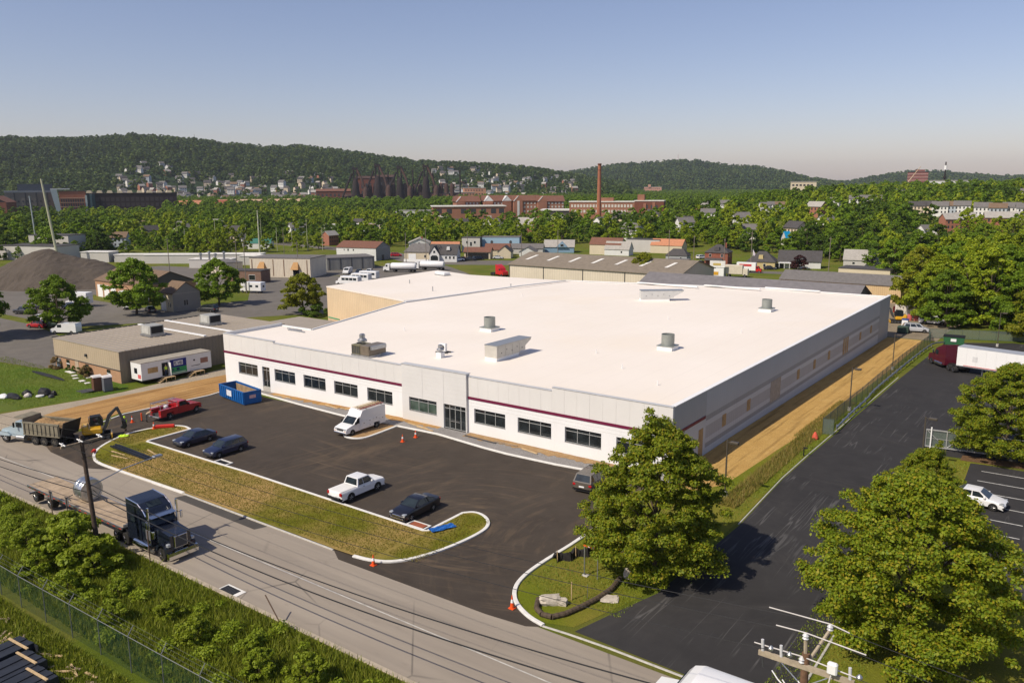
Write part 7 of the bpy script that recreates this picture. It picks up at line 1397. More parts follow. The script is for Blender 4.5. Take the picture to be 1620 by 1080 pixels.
# ---- poles and pylons of the middle distance
def pole(x, y, h, label, m=POLEW, arms=1, r=.16, lean=0, rz=.6, aw=1.3):
    t = thing('utility_pole', label, 'utility pole', (x,y,G(x,y)), rz); MB().cyl((0,0,-.3),(lean,0,h),r,r*.65,8).build('pole', m, t, True)
    for k in range(arms): MB().box(lean*.95-.07,-aw,h-.7-k*1.3,lean*.95+.07,aw,h-.55-k*1.3).build('crossarm', m, t)
GPOLE = mat('pale_pole',(.42,.42,.3),.7,0,.1)
pole(-303,85,33,'tall pale leaning pole right of the gravel heap',GPOLE,0,.55,-3.5); pole(-400,120,26,'tall pale pole at far left above the heap',mat('bluegrey_pole',(.34,.38,.4),.6),1,.4,-1)
t = thing('transmission_pole','pale steel transmission pole with three crossarms among the trees','pylon',(-281,164,G(-281,164)),R(52)); MB().cyl((0,0,0),(0,0,19.5),.45,.2,10).build('pole', GPOLE, t, True)
for z, w in ((17.2,2.2),(14.4,2.8),(11.6,2.4)): MB().box(-.1,-w,z,.1,w,z+.2).build('crossarm', GPOLE, t); [MB().cyl((0,s_*w,z),(0,s_*w,z-1.0),.12,.06,6).build('insulator', WHITE, t) for s_ in (-1,1)]
for i, (x, y, h, lb_) in enumerate(((-163,68,15,'left one of two tall dark poles in front of the camper'),(-161.5,69.5,15,'right one of two tall dark poles in front of the camper'),(-220,82,13,'pale pole behind the workshop roof'),(-186,108,12,'pole at the brick annex corner'),(-178,152,13,'pole before the tank trucks'),(-186,172,14,'double-arm pole left of the tan shop house'),(-176,186,12,'pole behind the white gabled house'),(-150,187,12,'pole in front of the brown carport'),(-139,196,13,'pole right of the double garage'),(-96,204,14,'pole behind the beige warehouse right end'),(-88,208,12,'lamp pole left of the dark bungalow'),(-66,206,14,'double-arm pole by the red-cab truck'),(-42,214,12,'white pole right of the porch house'),(-246,150,13,'pole between trees left of the storey warehouse'),(-324,150,14,'thin pole left of the teal-roofed building'),(-78,212,11,'thin pole by the terracotta building'),(10,190,13,'thin pole among the right trees'),(24,300,15,'pole high among the right hillside trees'))):
    pole(x,y,h,lb_,mat('pole_grey',(.2,.17,.14),.8),1 if i not in (5,11) else 2,.15)
rs = np.random.RandomState(12)
for i in range(10):
    x, y = -318+i*5.5, 150+i*4.5
    t = thing('substation_mast','thin steel mast in the substation row among the left trees','mast',(x,y,G(x,y)),R(35),'substation masts'); MB().cyl((0,0,0),(0,0,11+2*(i%3)),.16,.1,6).build('pole', GPOLE, t); MB().box(-.08,-1.4,9,.08,1.4,9.2).build('crossarm', GPOLE, t)
# ================================================================ FAR DISTANCE
CX, CY, CZ = 31.237, -69.172, 27.769
def FP(az, d): a = R(az); return (CX-d*math.sin(a), CY+d*math.cos(a))
def FZ(el, d): return CZ+d*math.tan(R(el))
# ---- wooded hills
def fb(x, y):
    return (math.sin(x*.0061+1.3)*math.cos(y*.0053)+.5*math.sin(x*.0137+y*.011+2)+.3*math.sin(x*.029-y*.023))*.5
HILLPTS = []
def hill(name, prof, d0, d1, back, label, step, seed, th=9, nr=26):
    az = np.array([p[0] for p in prof])[::-1]; el = np.array([p[1] for p in prof])[::-1]; A = np.linspace(az[0],az[-1],110); mb = MB(); Hh = {}
    def h(a, d):
        zc = CZ+d1*math.tan(R(float(np.interp(a,az,el))))-th; zc = max(zc,-2.0); x, y = FP(a,d)
        if d <= d1: s_ = kf((d-d0)/(d1-d0)); z = -3+(zc+3)*(.25*s_+.75*smooth(s_)); z += fb(x,y)*.16*zc*math.sin(math.pi*s_)
        else: s_ = (d-d1)/back; z = zc*(1-smooth(s_))-3*s_
        return z
    D_ = list(np.linspace(d0,d1,nr))+list(np.linspace(d1,d1+back,8))[1:]
    for d in D_:
        for a in A: x, y = FP(float(a),float(d)); mb.v.append((x,y,h(float(a),float(d))))
    n = len(A); mb.f = [(j*n+i,j*n+i+1,(j+1)*n+i+1,(j+1)*n+i) for j in range(len(D_)-1) for i in range(n-1)]; mb.m = [0]*len(mb.f)
    struct(mb.build(name, m_grass('forest_floor_'+name,(.02,.04,.012),(.03,.055,.014),(.05,.06,.03),.2,.02), sm=True))
    rs = np.random.RandomState(seed); pts = []
    for d in np.arange(d0+60, d1+back*.25, step):
        da = math.degrees(step/d)
        for a in np.arange(az[0]+.05, az[-1]-.05, da):
            aa = a+rs.uniform(-.4,.4)*da; dd = d+rs.uniform(-.4,.4)*step; pts.append((aa,dd,h(aa,dd)))
    return pts
LEFT = [(69.44,2.633),(67.56,2.823),(65.64,2.76),(63.63,2.804),(60.26,3.138),(57.13,2.882),(55.23,2.629),(52.48,2.495),(50.03,2.596),(47.56,2.278),(45.03,1.907),(41.6,1.524),(38.98,1.39),(36.8,1.297),(34.6,1.116),(32.19,.72),(29.78,.3),(28,.1)]
MID = [(35.5,.05),(34.16,.166),(31.97,.759),(29.8,1.089),(27.64,1.33),(25.51,1.439),(23.41,1.503),(21.32,1.149),(19.28,1.005),(17.67,.704),(16.07,.285),(14.13,-.009)]
RGT = [(14.4,-.05),(13.75,-.02),(12.28,.26),(10.13,.634),(8.02,.536),(5.99,.329),(4.04,.24),(1.56,.15),(-2,.1)]
pl_ = hill('hill', LEFT, 1500, 2700, 900, 'l', 16, 1); pm_ = hill('hill.001', MID, 2900, 4300, 900, 'm', 22, 2, 10); pr_ = hill('hill.002', RGT, 3800, 5000, 900, 'r', 26, 3, 10)
# ---- instanced woods
def far_crown(seed, m, R_=4.6, H=9.5, n=420, size=1.25): return crown_mesh('crown', blobs_round(np.random.RandomState(seed), 16, R_, H, .8), n, size, seed, m)
def scatter(name, P, S, src, label):
    me = bpy.data.meshes.new(name); me.vertices.add(len(P)); me.vertices.foreach_set('co', np.array(P,np.float32).ravel()); at = me.attributes.new('sc','FLOAT','POINT'); at.data.foreach_set('value', np.array(S,np.float32))
    o = bpy.data.objects.new(name, me); COL.objects.link(o); stuff(o, label, 'woods')
    ng = bpy.data.node_groups.new(name,'GeometryNodeTree'); ng.interface.new_socket('Geometry',in_out='INPUT',socket_type='NodeSocketGeometry'); ng.interface.new_socket('Geometry',in_out='OUTPUT',socket_type='NodeSocketGeometry')
    N = ng.nodes; gi = N.new('NodeGroupInput'); go = N.new('NodeGroupOutput'); ip = N.new('GeometryNodeInstanceOnPoints'); ob = N.new('GeometryNodeObjectInfo'); ob.inputs['Object'].default_value = src; ob.inputs['As Instance'].default_value = True
    na = N.new('GeometryNodeInputNamedAttribute'); na.data_type = 'FLOAT'; na.inputs['Name'].default_value = 'sc'; rv = N.new('FunctionNodeRandomValue'); rv.data_type = 'FLOAT_VECTOR'; rv.inputs[0].default_value = (0,0,0); rv.inputs[1].default_value = (.08,.08,6.283)
    mp = N.new('GeometryNodeMeshToPoints'); L_ = ng.links; L_.new(gi.outputs[0], mp.inputs['Mesh']); L_.new(mp.outputs[0], ip.inputs['Points']); L_.new(ob.outputs['Geometry'], ip.inputs['Instance']); L_.new(na.outputs[0], ip.inputs['Scale']); L_.new(rv.outputs[0], ip.inputs['Rotation']); L_.new(ip.outputs[0], go.inputs[0])
    md = o.modifiers.new('scatter','NODES'); md.node_group = ng; return o
# ---- wooded belt: the nearest trees are individuals, the rest one wood
AZX = [-2,3.98,8.47,13.35,18.61,24.18,29.99,35.92,41.86,47.67,53.24,58.5,63.38,67.87,71]
D0 = [196,200,225,330,345,345,395,415,420,400,385,360,330,375,390]; D1 = [900,900,900,880,860,640,620,620,640,900,960,940,940,940,940]
rs = np.random.RandomState(77); cand = []
def blocked(x, y):
    if -330 < x < -225 and 60 < y < 135: return True
    if math.hypot(x+301,y-190) < 24 or math.hypot(x+206,y-252) < 22 or math.hypot(x+226,y-178) < 20 or math.hypot(x+168,y-247) < 12 or math.hypot(x+222,y-238) < 13 or math.hypot(x+205,y-196) < 9: return True
    if -156 < x < -76 and 226 < y < 278: return True
    return False
for d in np.arange(195, 900, 9.5):
    da = math.degrees(9.5/d)
    for a in np.arange(-2, 71, da):
        aa = a+rs.uniform(-.45,.45)*da; dd = d+rs.uniform(-4.5,4.5)
        if dd < np.interp(aa,AZX,D0) or dd > np.interp(aa,AZX,D1): continue
        x, y = FP(aa,dd)
        if blocked(x,y) or rs.rand() < (.1 if aa < 24 else .17): continue
        cl = .5+.25*math.sin(x*.045+1)+.25*math.sin(y*.041+x*.017); u_ = min(.999,max(0,.62*cl+.38*rs.rand()+.0)); cand.append((dd,aa,x,y,u_*.75+.25*rs.rand()))
HOUSES = []       # clearings: (az, d, radius)
CLEAR = [(26.6,563,24),(29.2,664,38),(47,558,30),(31.2,700,40),(37,590,10),(34.8,550,10),(26.5,600,26),(26.6,563,24),(29.2,664,38),(47,558,30),(31.2,700,40),(37,590,10),(34.8,550,10),(26.5,600,26),(41.0,700,26),(38.5,705,30),(36,705,30),(34,720,30),(31,720,34),(28,720,36),(30.3,660,22),(41.5,560,22),(26,690,30),(21,640,16),(22.6,640,16),(18.7,520,10),(13.4,640,12),(12,640,12),(5.9,520,22),(3.5,520,22),(8.7,560,14),(7.2,560,14),(4.5,610,14),(15.3,330,8),(8.7,330,8),(7.0,330,8),(33.5,520,14),(36,520,12)]
BELT = []
_r = np.random.RandomState(404)
for _i in range(44):
    _a = _r.uniform(13,62); _d = _r.uniform(430,640) if _a > 24 else _r.uniform(430,640)
    if all(abs(_a-b[0])*_d*.0175 > 16 or abs(_d-b[1]) > 30 for b in BELT): BELT.append((_a,_d,int(_r.choice(4,p=[.4,.25,.2,.15])),.55+.3*_r.rand(),_r.uniform(-50,50)))
CLEAR += [(b[0],b[1],6.5) for b in BELT]+[(29.86,595,14)]
SLOPE = [(22.9,640),(22.4,650),(21.9,655),(21.4,640),(20.9,650),(18.8,600),(18.3,605),(17.8,600),(18.4,500),(14.4,620),(13.2,630),(12.6,632),(12.0,630),(9.6,560),(9.0,562),(8.3,555),(7.7,556),(7.1,556),(6.0,545),(5.2,540),(4.5,545),(3.8,540),(7.6,470),(6.9,475),(5.3,480),(4.6,480),(8.9,430),(8.3,425)]
CLEAR += [(a_,d_,10) for a_, d_ in SLOPE]
def clear(a, d):
    for ca, cd, cr in CLEAR:
        if abs(math.radians(a-ca))*d < cr and -(cr*1.7+(14 if cr < 12 else 0)) < d-cd < cr: return True
    return False
cand = [c for c in cand if not clear(c[1],c[0])]; cand.sort()
P_F = [proto(4.8,9.6,1.0,60,6000,.40,50,LF_MID,.22,br=(.1,.15)), proto(4.4,10.5,1.2,60,6000,.40,51,LF_LIGHT,.22,br=(.1,.15)), proto(4.8,8.8,.9,60,5600,.42,52,LF_DARK,.22,br=(.1,.15))]
NT_ = 280
lab = ['mid-green','bright green','dark green']
SECT = [(66.5,'at the far left above the gravel heap'),(63.5,'behind the tall pale leaning pole'),(60.5,'behind the brown-roofed workshop'),(57,'left of the teal-roofed building'),(53.5,'around the teal-roofed building'),(50,'behind the strip shops'),(46.5,'behind the two-storey warehouse'),(43,'left of the green sports field'),(40,'behind the white gabled house'),(37,'behind the blue hall'),(34,'behind the light blue house'),(30,'below the brick chimney'),(27,'behind the brown-roofed long building'),(24,'behind the terracotta roof'),(21,'behind the brick foursquare house'),(18,'behind the yellow bungalow'),(15,'behind the white porch house'),(12,'left of the grey gabled house'),(9,'right of the grey gabled house'),(6,'above the right wood, left part'),(3,'above the right wood, middle part'),(-9,'above the right wood, right part')]
def sect(a): return next(n for lim, n in SECT if a >= lim)
srcs = [None]*3
for i, (d, a, x, y, u) in enumerate(cand[:NT_]):
    k = 2 if u < .36 else (0 if u < .58 else 1); t = tree(P_F[k], lab[k]+' belt tree '+sect(a), x, y, (.6+.8*((u*37.3)%1)**1.3), u*40, 'belt_tree', 'tree', 'belt trees '+sect(a), sz=.9+.25*((u*3.1)%1))
rest = cand[NT_:]
FAR = []
for k, m in enumerate((LF_MID, LF_LIGHT, LF_DARK)):
    t = tree((far_crown(60+k,m,4.8,9.6,700,1.0),P_F[k][1]), ['mid-green tree at the left end of the far wood','bright green tree at the left end of the far wood','dark green tree at the left end of the far wood'][k], *FP(69.5-.9*k,420), 1.1, k, 'belt_tree', 'tree'); FAR.append([c for c in kids(t) if c.name.startswith('crown')][0])
for k in range(3):
    sel = [c for c in rest if (2 if c[4] < .36 else (0 if c[4] < .58 else 1)) == k]
    scatter('far_wood', [(c[2],c[3],G(c[2],c[3])-.3) for c in sel], [.6+.8*((c[4]*37.3)%1)**1.3 for c in sel], FAR[k], ['far wood between houses and hills, mid-green trees','far wood between houses and hills, bright green trees','far wood between houses and hills, dark green trees'][k])
LF_HILL = m_leaf('leaf_hill', [(.04,.085,.02),(.06,.11,.024),(.08,.125,.026)], .2); LF_HILL2 = m_leaf('leaf_hill_light', [(.085,.14,.026),(.11,.165,.03),(.13,.17,.035)], .2)
hs = []
for k, m in enumerate((LF_HILL, LF_HILL2)):
    x, y = FP(62-3*k,1560); t = thing('hill_tree', ['dark tree at the foot of the left ridge','lighter tree at the foot of the left ridge'][k], 'tree', (x,y,-3), 0); o = bpy.data.objects.new('crown', far_crown(80+k,m,6.5,12,260,2.3)); COL.objects.link(o); o.parent = t; o2 = bpy.data.objects.new('trunk', P_F[0][1]); COL.objects.link(o2); o2.parent = t; hs.append(o)
TOWN = []
def town_ok(a, d):          # clearings of the hillside town
    if 48 < a < 62 and d < 1950: return rs.rand() < .1
    if 31 < a < 42 and d < 2300: return rs.rand() < .25
    return True
allp = [(p,16) for p in pl_ if town_ok(p[0],p[1])]+[(p,22) for p in pm_]+[(p,26) for p in pr_]
rs2 = np.random.RandomState(5); pick = rs2.rand(len(allp))
for k in range(2):
    sel = [(p,s_) for (p,s_), u in zip(allp,pick) if (u < .62) == (k == 0)]
    scatter('hill_forest', [(*FP(p[0],p[1]),p[2]-1.5) for p,s_ in sel], [(.55+1.0*rs2.rand()**1.5)*(s_/13.) for p,s_ in sel], hs[k], ['dark dense forest covering the ridges','lighter forest patches covering the ridges'][k])
# plain woods between far wood and hills
pw = []
for d in np.arange(900,1650,14):
    da = math.degrees(14/d)
    for a in np.arange(1,71,da):
        if 59 < a < 69 and d < 1100: continue
        if 41 < a < 49 and d < 1480 and d > 1250: continue
        if rs.rand() < .15: continue
        x, y = FP(a+rs.uniform(-.4,.4)*da, d+rs.uniform(-6,6)); pw.append((x,y,G(x,y)))
for d in np.arange(1650,3000,20):
    da = math.degrees(20/d)
    for a in np.arange(1,36,da):
        if rs.rand() < .15: continue
        x, y = FP(a+rs.uniform(-.4,.4)*da, d+rs.uniform(-8,8)); pw.append((x,y,G(x,y)))
scatter('valley_wood', pw, list(.9+.8*rs.rand(len(pw))), FAR[0], 'far valley woods below the ridges')
# ---- big near woods on the right
P_R = [proto(5.6,12,1.0,130,22000,.3,61,LF_LIGHT,.3,br=(.08,.13)), proto(5.6,11,.6,130,20000,.3,62,LF_MID,.3,br=(.08,.13)), proto(5.2,12,.8,120,20000,.3,63,LF_YEL,.28,br=(.08,.13))]
rl = [(-1,132,1.25,2),(4,125,1.15,0),(9,133,1.3,0),(7,118,1.05,1),(14,124,1.3,0),(20,118,1.15,1),(15,140,1.4,1),(24,133,1.35,0),(30,122,1.25,2),(24,108,1.05,2),(31,108,1.2,0),(38,116,1.3,1),(3,148,1.3,1),(12,158,1.4,0),(22,156,1.4,1),(32,145,1.4,0),(42,134,1.4,1),(6,170,1.3,0),(18,176,1.4,1),(30,170,1.4,2),(44,158,1.4,0),(0,186,1.2,1),(14,196,1.3,0),(30,194,1.4,1),(48,180,1.4,0),(28,98,.9,2),(35,97,1.0,1),(-8,176,1.05,0)]
wl = ['yellow-green tree at the left edge of the right wood above the drums','bright tree behind the rear yard pickup','tall bright tree at the centre front of the right wood','low green tree above the fence corner','bright tree right of the fence corner','green tree behind the maroon tractor','green tree behind the fence corner trees','bright tall tree mid right wood','yellow-green tree at the right wood edge','yellow-green tree over the trailer yard lamp','bright tree at the right image edge over the trailer','green tree at the far right image edge','green tree above the yellow-green left one','bright tree second row of the right wood','green tree second row middle of the right wood','bright tree second row right of the right wood','green tree at right edge second row','bright tree third row left of the right wood','green tree third row middle of the right wood','yellow-green tree third row right of the right wood','bright tree third row at right edge','green tree top row left of the right wood','bright tree top row of the right wood','green tree top row right of the right wood','bright tree top row at right edge','yellow-green low tree behind the trailer','green low tree above the trailer roof','bright tree at the far left end of the right wood']
for i, (x, y, s_, k) in enumerate(rl): tree(P_R[k], wl[i], x, y, s_, i*1.1, 'wood_tree', 'tree')
# ---- brick complex and chimney
FW = {}
def fwin(parent, xs_, zs_, y, w, h, m):
    key = (w,h,m.name)
    for x in xs_:
        for z in zs_:
            if key not in FW: o = MB().box(-w/2,-.15,-h/2,w/2,.1,h/2).build('window', m, parent); FW[key] = o.data
            else: o = bpy.data.objects.new('window', FW[key]); COL.objects.link(o); o.parent = parent
            o.location = (x,y,z)
def fthing(name, label, cat, az, d, rot=0, z=None):
    x, y = FP(az,d); return thing(name, label, cat, (x,y,G(x,y) if z is None else z), R(az+rot))
FBR = mat('far_red_brick',(.30,.14,.09),.9,0,.15,.1); FBR2 = mat('far_dark_brick',(.16,.06,.04),.9,0,.12,.1); FWIN = mat('far_window',(.05,.05,.055),.4); FWINW = mat('far_window_pale',(.55,.52,.47),.6); FROOF = RF_WHITE
t = fthing('brick_hall','long low brick hall with white flat roof left of the chimney','building',38.6,700,6); MB().box(-36,0,-2,36,26,12.5).build('wall', FBR, t); MB().box(-37,-1,12.5,37,27,13.3).build('roof', FROOF, t); fwin(t,[-30,-20,-6,4,14,24,32],[8.5],0,5.0,4.0,FWIN); fwin(t,[-25,0,20],[3],0,4,3,FWINW)
for i, (az, w, h, lb_) in enumerate(((39.0,22,21,'left brick apartment block with brown gabled roof'),(36.9,26,21.5,'second brick apartment block with white gables'),(34.9,24,21.5,'third brick apartment block with a white stair strip'),(33.2,24,21,'right brick apartment block with brown roof'))):
    t = fthing('apartment_block', lb_, 'apartments', az, 745, 12); MB().box(-w/2,0,-2,w/2,16,h-5).build('wall', FBR, t)
    MB().yz([(-1,h-5),(17,h-5),(8,h)],-w/2-1,w/2+1).build('roof', RF_RED, t)
    for gx in ((-w/2+4,) if i != 1 else (-w/2+4,w/2-5)): MB().xz([(gx-4.5,h-5),(gx+4.5,h-5),(gx,h-.4)],-1.5,8).build('cross_gable', FBR if i != 1 else SID['white'], t); MB().box(gx-4,-1.4,-2,gx+4,0,h-5).build('bay', FBR, t); MB().add([(gx-4.9,-1.7,h-5.2),(gx,-1.7,h-.1),(gx,-1.7,h-.9),(gx-3.9,-1.7,h-5.2)],[(0,1,2,3)]).build('white_trim', WHITE, t, fix=False)
    fwin(t,[x for x in np.arange(-w/2+10,w/2-1,3.2)],[3,7,11,14.3],0,1.5,1.8,FWINW)
    if i == 2: MB().box(-w/2+3,-1.6,2,-w/2+5,-1.45,h-5).build('stair_strip', SID['white'], t)
t = fthing('brick_factory','old brick factory with window rows behind the chimney','factory',29.2,740,-6); MB().box(-42,0,-2,30,18,18).build('wall', FBR, t); MB().box(-42.6,-.6,18,30.6,18.6,18.9).build('roof', FROOF, t); fwin(t,list(np.arange(-39,28,3.4)),[14.5,9.5],0,2.2,2.6,FWINW); MB().box(-8,2,18.9,6,12,22).build('roof_house', FBR, t)
t = fthing('brick_factory','right wing of the brick factory with dark side and roof tower','factory',26.5,720,-8); MB().box(-16,0,-2,26,20,20).build('wall', FBR2, t); MB().box(-16.6,-.6,20,26.6,20.6,20.8).build('roof', FROOF, t); MB().box(-12,1,20.8,-2,9,26).build('tower', FBR, t); fwin(t,[2,9,16,23],[5,10,15],0,3,3,FWIN); MB().box(-3,-1.2,-2,1,0,18).build('stair_bay', FBR, t); MB().box(10,-.8,-2,14,0,19).build('stair_bay', FBR, t)
t = fthing('flat_hall','low dark hall with white roof in front of the brick factory','hall',31.2,655,-4); MB().box(-28,0,-2,24,24,8.0).build('wall', mat('hall_dark',(.07,.065,.06),.8), t); MB().box(-29,-1,8,25,25,9).build('roof', FROOF, t); fwin(t,[-20,-8,4,16],[3.5],0,4,3,FWINW)
t = fthing('brick_chimney','tall round red brick chimney rising above the factory','chimney',29.86,600); MB().cyl((0,0,-3),(0,0,42.0),1.9,1.15,20).build('shaft', mat('chimney_brick',(.33,.13,.075),.9,0,.15,.2), t, True); MB().lathe([(1.2,42.0),(1.45,42.4),(1.45,43.2),(1.2,43.3),(.9,43.0),(0,43.0)],20).build('cap', FBR2, t, True); MB().lathe([(1.3,38.5),(1.36,38.7),(1.3,38.9)],20).build('band', FBR2, t)
gable('house','orange-fronted gabled house among trees below the brick hall','house',FP(33.6,520),R(20),18,14,7,13,mat('orange_front',(.45,.2,.11),.8),RF_PALE,gcol=mat('peach_gable',(.6,.38,.24),.8)); gable('house','pale stacked house below the brick hall','house',FP(36.4,520),R(50),16,10,6,9,SID['pale'],RF_DK,front=((-4,3,1.5,2),(0,3,1.5,2),(4,3,1.5,2)))
flat('white_hall','white-roofed long hall left of the green field','hall',FP(47.6,520),R(50),48,14,5,SID['pale'],RF_WHITE); flat('white_hall','white-roofed hall near the brick hall left end','hall',FP(42.8,760),R(45),34,14,8,SID['white'],RF_PALE)
sheet('sports_field', [FP(43.4,560),FP(41.6,560),FP(41.6,690),FP(43.8,690)], .3, M_LAWN)
# ---- steelworks
RUST = mat('rusted_steel',(.085,.05,.04),.9,.2,.35,.06); RUSTD = mat('dark_rust',(.03,.022,.022),.9,.2,.3,.06)
def furnace(az, label, s_, d=1420):
    t = fthing('blast_furnace', label, 'blast furnace', az, d); t.scale = (s_,s_,s_)
    MB().lathe([(9,0),(9,12),(6,30),(5,40),(3,46),(0,48)],12).build('furnace_shell', RUSTD, t, True); MB().cyl((-3,0,40),(-3,0,68),1.4,1.2,8).build('uptake', RUSTD, t); MB().cyl((3,0,40),(3,0,66),1.4,1.2,8).build('uptake', RUSTD, t); MB().box(-5,-2,62,5,2,67).build('bleeder_platform', RUSTD, t)
    MB().tube([(3,0,64),(12,-4,44),(18,-4,20)],2.0,8).build('downcomer', RUST, t); MB().lathe([(0,6),(5,12),(5,26),(2,32),(0,33)],12,(18,-4,0)).build('dust_catcher', RUST, t, True); MB().box(-28,-1.5,0,-24,1.5,6).build('hoist_base', RUSTD, t); MB().tube([(-28,0,4),(-6,0,56)],1.8,6).build('skip_bridge', RUSTD, t)
    for k in range(3): MB().lathe([(4.2,0),(4.2,30),(3,34),(0,36)],12,(26+k*10,6,0)).build('stove', RUST, t, True)
    MB().cyl((60,4,0),(60,4,58),1.6,1.2,10).build('stack', RUSTD, t)
    MB().box(-24,4,0,58,20,14).build('cast_house', RUSTD, t); MB().yz([(3,14),(21,14),(12,19)],-25,59).build('cast_house_roof', RUST, t)
furnace(46.7,'leftmost dark blast furnace of the distant steelworks',.92); furnace(45.2,'second dark blast furnace of the distant steelworks',1.0); furnace(43.7,'third dark blast furnace of the distant steelworks',.95); furnace(41.9,'rightmost dark blast furnace of the distant steelworks',.98)
for i, (az, w, h, m) in enumerate(((45.9,40,44,FBR2),(44.7,34,46,RUSTD),(48.2,60,22,FBR2))):
    t = fthing('engine_house',['tall brick engine house between the first two furnaces','tall dark engine house between the second and third furnaces','low brick house left of the furnaces'][i],'engine house',az,1470); MB().box(-w/2,0,0,w/2,18,h).build('wall', m, t); MB().yz([(-1,h),(19,h),(9,h+4)],-w/2,w/2).build('roof', RF_RED if i == 2 else RUST, t); fwin(t,list(np.arange(-w/2+4,w/2-2,7)),[h*.4,h*.7],0,3,h*.2,FWIN)
# ---- mills at far left
t = fthing('dark_mill','very long dark mill hall with sawtooth roof lights at left','mill',61.0,1010,0); MB().box(-44,0,-2,50,40,23).build('wall', mat('mill_dark',(.04,.028,.028),.9,0,.2,.1), t); MB().box(-44.5,-.5,23,50.5,40.5,24).build('roof', RUSTD, t)
for k in range(9): MB().tbox(-42+k*10.2,4,24,-36+k*10.2,36,26.6,1,1).build('roof_light', mat('roof_light_tan',(.4,.35,.24),.7), t)
fwin(t,list(np.arange(-41,48,5)),[5,11,17],0,3.6,4.2,mat('mill_window',(.055,.042,.045),.6))
t = fthing('teal_tower','teal-panelled stair tower beside the brick office','tower',63.3,995); MB().box(-7,0,-2,7,20,23).build('wall', mat('teal_panel',(.035,.075,.09),.6), t); MB().box(2,-.5,-2,4,0,23).build('pilaster', mat('teal_light',(.16,.24,.26),.6), t); MB().box(-7.3,-.3,23,7.3,20.3,23.6).build('roof', RF_DK, t)
t = fthing('brick_office','orange brick office block with tall white window grid','office',64.15,985); MB().box(-12,0,-2,13,20,26).build('wall', mat('orange_brick',(.32,.12,.075),.85,0,.1,.1), t); MB().box(-12.4,-.4,26,13.4,20.4,26.8).build('roof', RF_DK, t); fwin(t,list(np.arange(-10,12,2.2)),[3,7.5,12,16.5],0,1.3,3.2,FWIN); MB().box(12.2,-1,-2,14,0,22).build('white_fin', mat('fin_pale',(.42,.48,.5),.6), t)
for z in (5.2,9.8,14.3,18.8): MB().box(-12,-.35,z,12,-.02,z+.5).build('string_course', mat('course_pale',(.55,.4,.3),.8), t)
t = fthing('slanted_frame','pale blue slanted frame between grey mill and brick office','frame',65.05,980); MB().add([(-4,0,28),(2,0,28),(5,0,-2),(1,0,-2),(-4,3,28),(2,3,28),(5,3,-2),(1,3,-2)],[(0,1,2,3),(4,7,6,5),(0,4,5,1),(1,5,6,2),(2,6,7,3),(3,7,4,0)]).build('leg', mat('frame_pale',(.36,.42,.46),.6), t); MB().box(-4,0,28,14,3,29.2).build('beam', mat('frame_white',(.55,.57,.58),.6), t)
t = fthing('grey_mill','grey panelled mill with small windows at far left','mill',66.3,1000); MB().box(-24,0,-2,20,30,25).build('wall', mat('grey_panel',(.17,.155,.14),.85,0,.1,.1), t); MB().box(-24.5,-.5,25,20.5,30.5,27).build('roof', mat('bluegrey_band',(.2,.22,.25),.7), t); MB().box(-12,3,27,20,24,34).build('penthouse', mat('slate_blue',(.07,.085,.105),.7), t); fwin(t,list(np.arange(-20,19,4)),[6,11,16],0,1.6,1.6,FWIN)
for x in (-16,-6,4,14): MB().box(x,-.5,-2,x+1.2,0,25).build('pilaster', FWIN, t)
gable('brick_mill','dark gabled brick mill at the left image edge','mill',(*FP(68.0,960),-2),R(68+70),26,22,16,22,FBR2,RF_RED,gcol=mat('dark_gable_end',(.02,.017,.02),.9),zb=-2)
for i, (az, d, w, m) in enumerate(((57.9,1060,46,RF_TERRA),(56.2,1090,60,mat('roof_rust_red',(.3,.09,.05),.8)),(53.6,1120,80,mat('roof_peach',(.5,.34,.22),.8)),(50.8,1150,60,mat('roof_peach',(0,0,0))))):
    t = fthing('long_shed',['long low shed with terracotta roof right of the dark mill','long low shed with rust-red roof right of the dark mill','long low shed with peach roof before the town','peach-roofed low shed left of the steelworks'][i],'shed',az,d,4); MB().box(-w/2,0,-2,w/2,24,9).build('wall', FBR2, t); MB().yz([(-1,9),(25,9),(12,14)],-w/2-1,w/2+1).build('roof', m, t); fwin(t,list(np.arange(-w/2+4,w/2-2,7)),[5],0,4,3,FWIN)
# ---- town houses at the foot of the ridges and on the right slope
def far_house_proto(nm, wm, rm):
    w = MB(); w.box(-6,-4,-4,6,4,6.5); w.yz([(-4,6.5),(4,6.5),(0,9.6)],-6,6); wo = bpy.data.meshes.new('wall'); wo.from_pydata(w.v,[],w.f); wo.materials.append(wm)
    r_ = MB()
    for s_ in (-1,1): a = [(-6.5,s_*4.6,6.2),(6.5,s_*4.6,6.2),(6.5,0,9.9),(-6.5,0,9.9)]; r_.add(a+[(p[0],p[1],p[2]+.3) for p in a],[(0,1,2,3),(4,5,6,7),(0,1,5,4),(1,2,6,5),(2,3,7,6),(3,0,4,7)])
    ro = bpy.data.meshes.new('roof'); ro.from_pydata(r_.v,[],r_.f); ro.materials.append(rm)
    v = MB()
    for x in (-4,-1.4,1.4,4):
        for z in (1.6,4.6): v.box(x-.55,-4.08,z-.8,x+.55,-3.9,z+.8); v.box(x-.55,3.9,z-.8,x+.55,4.08,z+.8)
    vo = bpy.data.meshes.new('windows'); vo.from_pydata(v.v,[],v.f); vo.materials.append(FWIN); return (wo,ro,vo)
FH = [far_house_proto('a',mat('far_white',(.66,.65,.62),.8),RF_GREY), far_house_proto('b',mat('far_cream',(.6,.5,.37),.8),RF_DK), far_house_proto('c',mat('far_brickred',(.33,.14,.09),.8),RF_PALE), far_house_proto('d',mat('far_bluegrey',(.4,.44,.48),.8),RF_BRN)]
FHL = ['white','cream','brick-red','blue-grey']
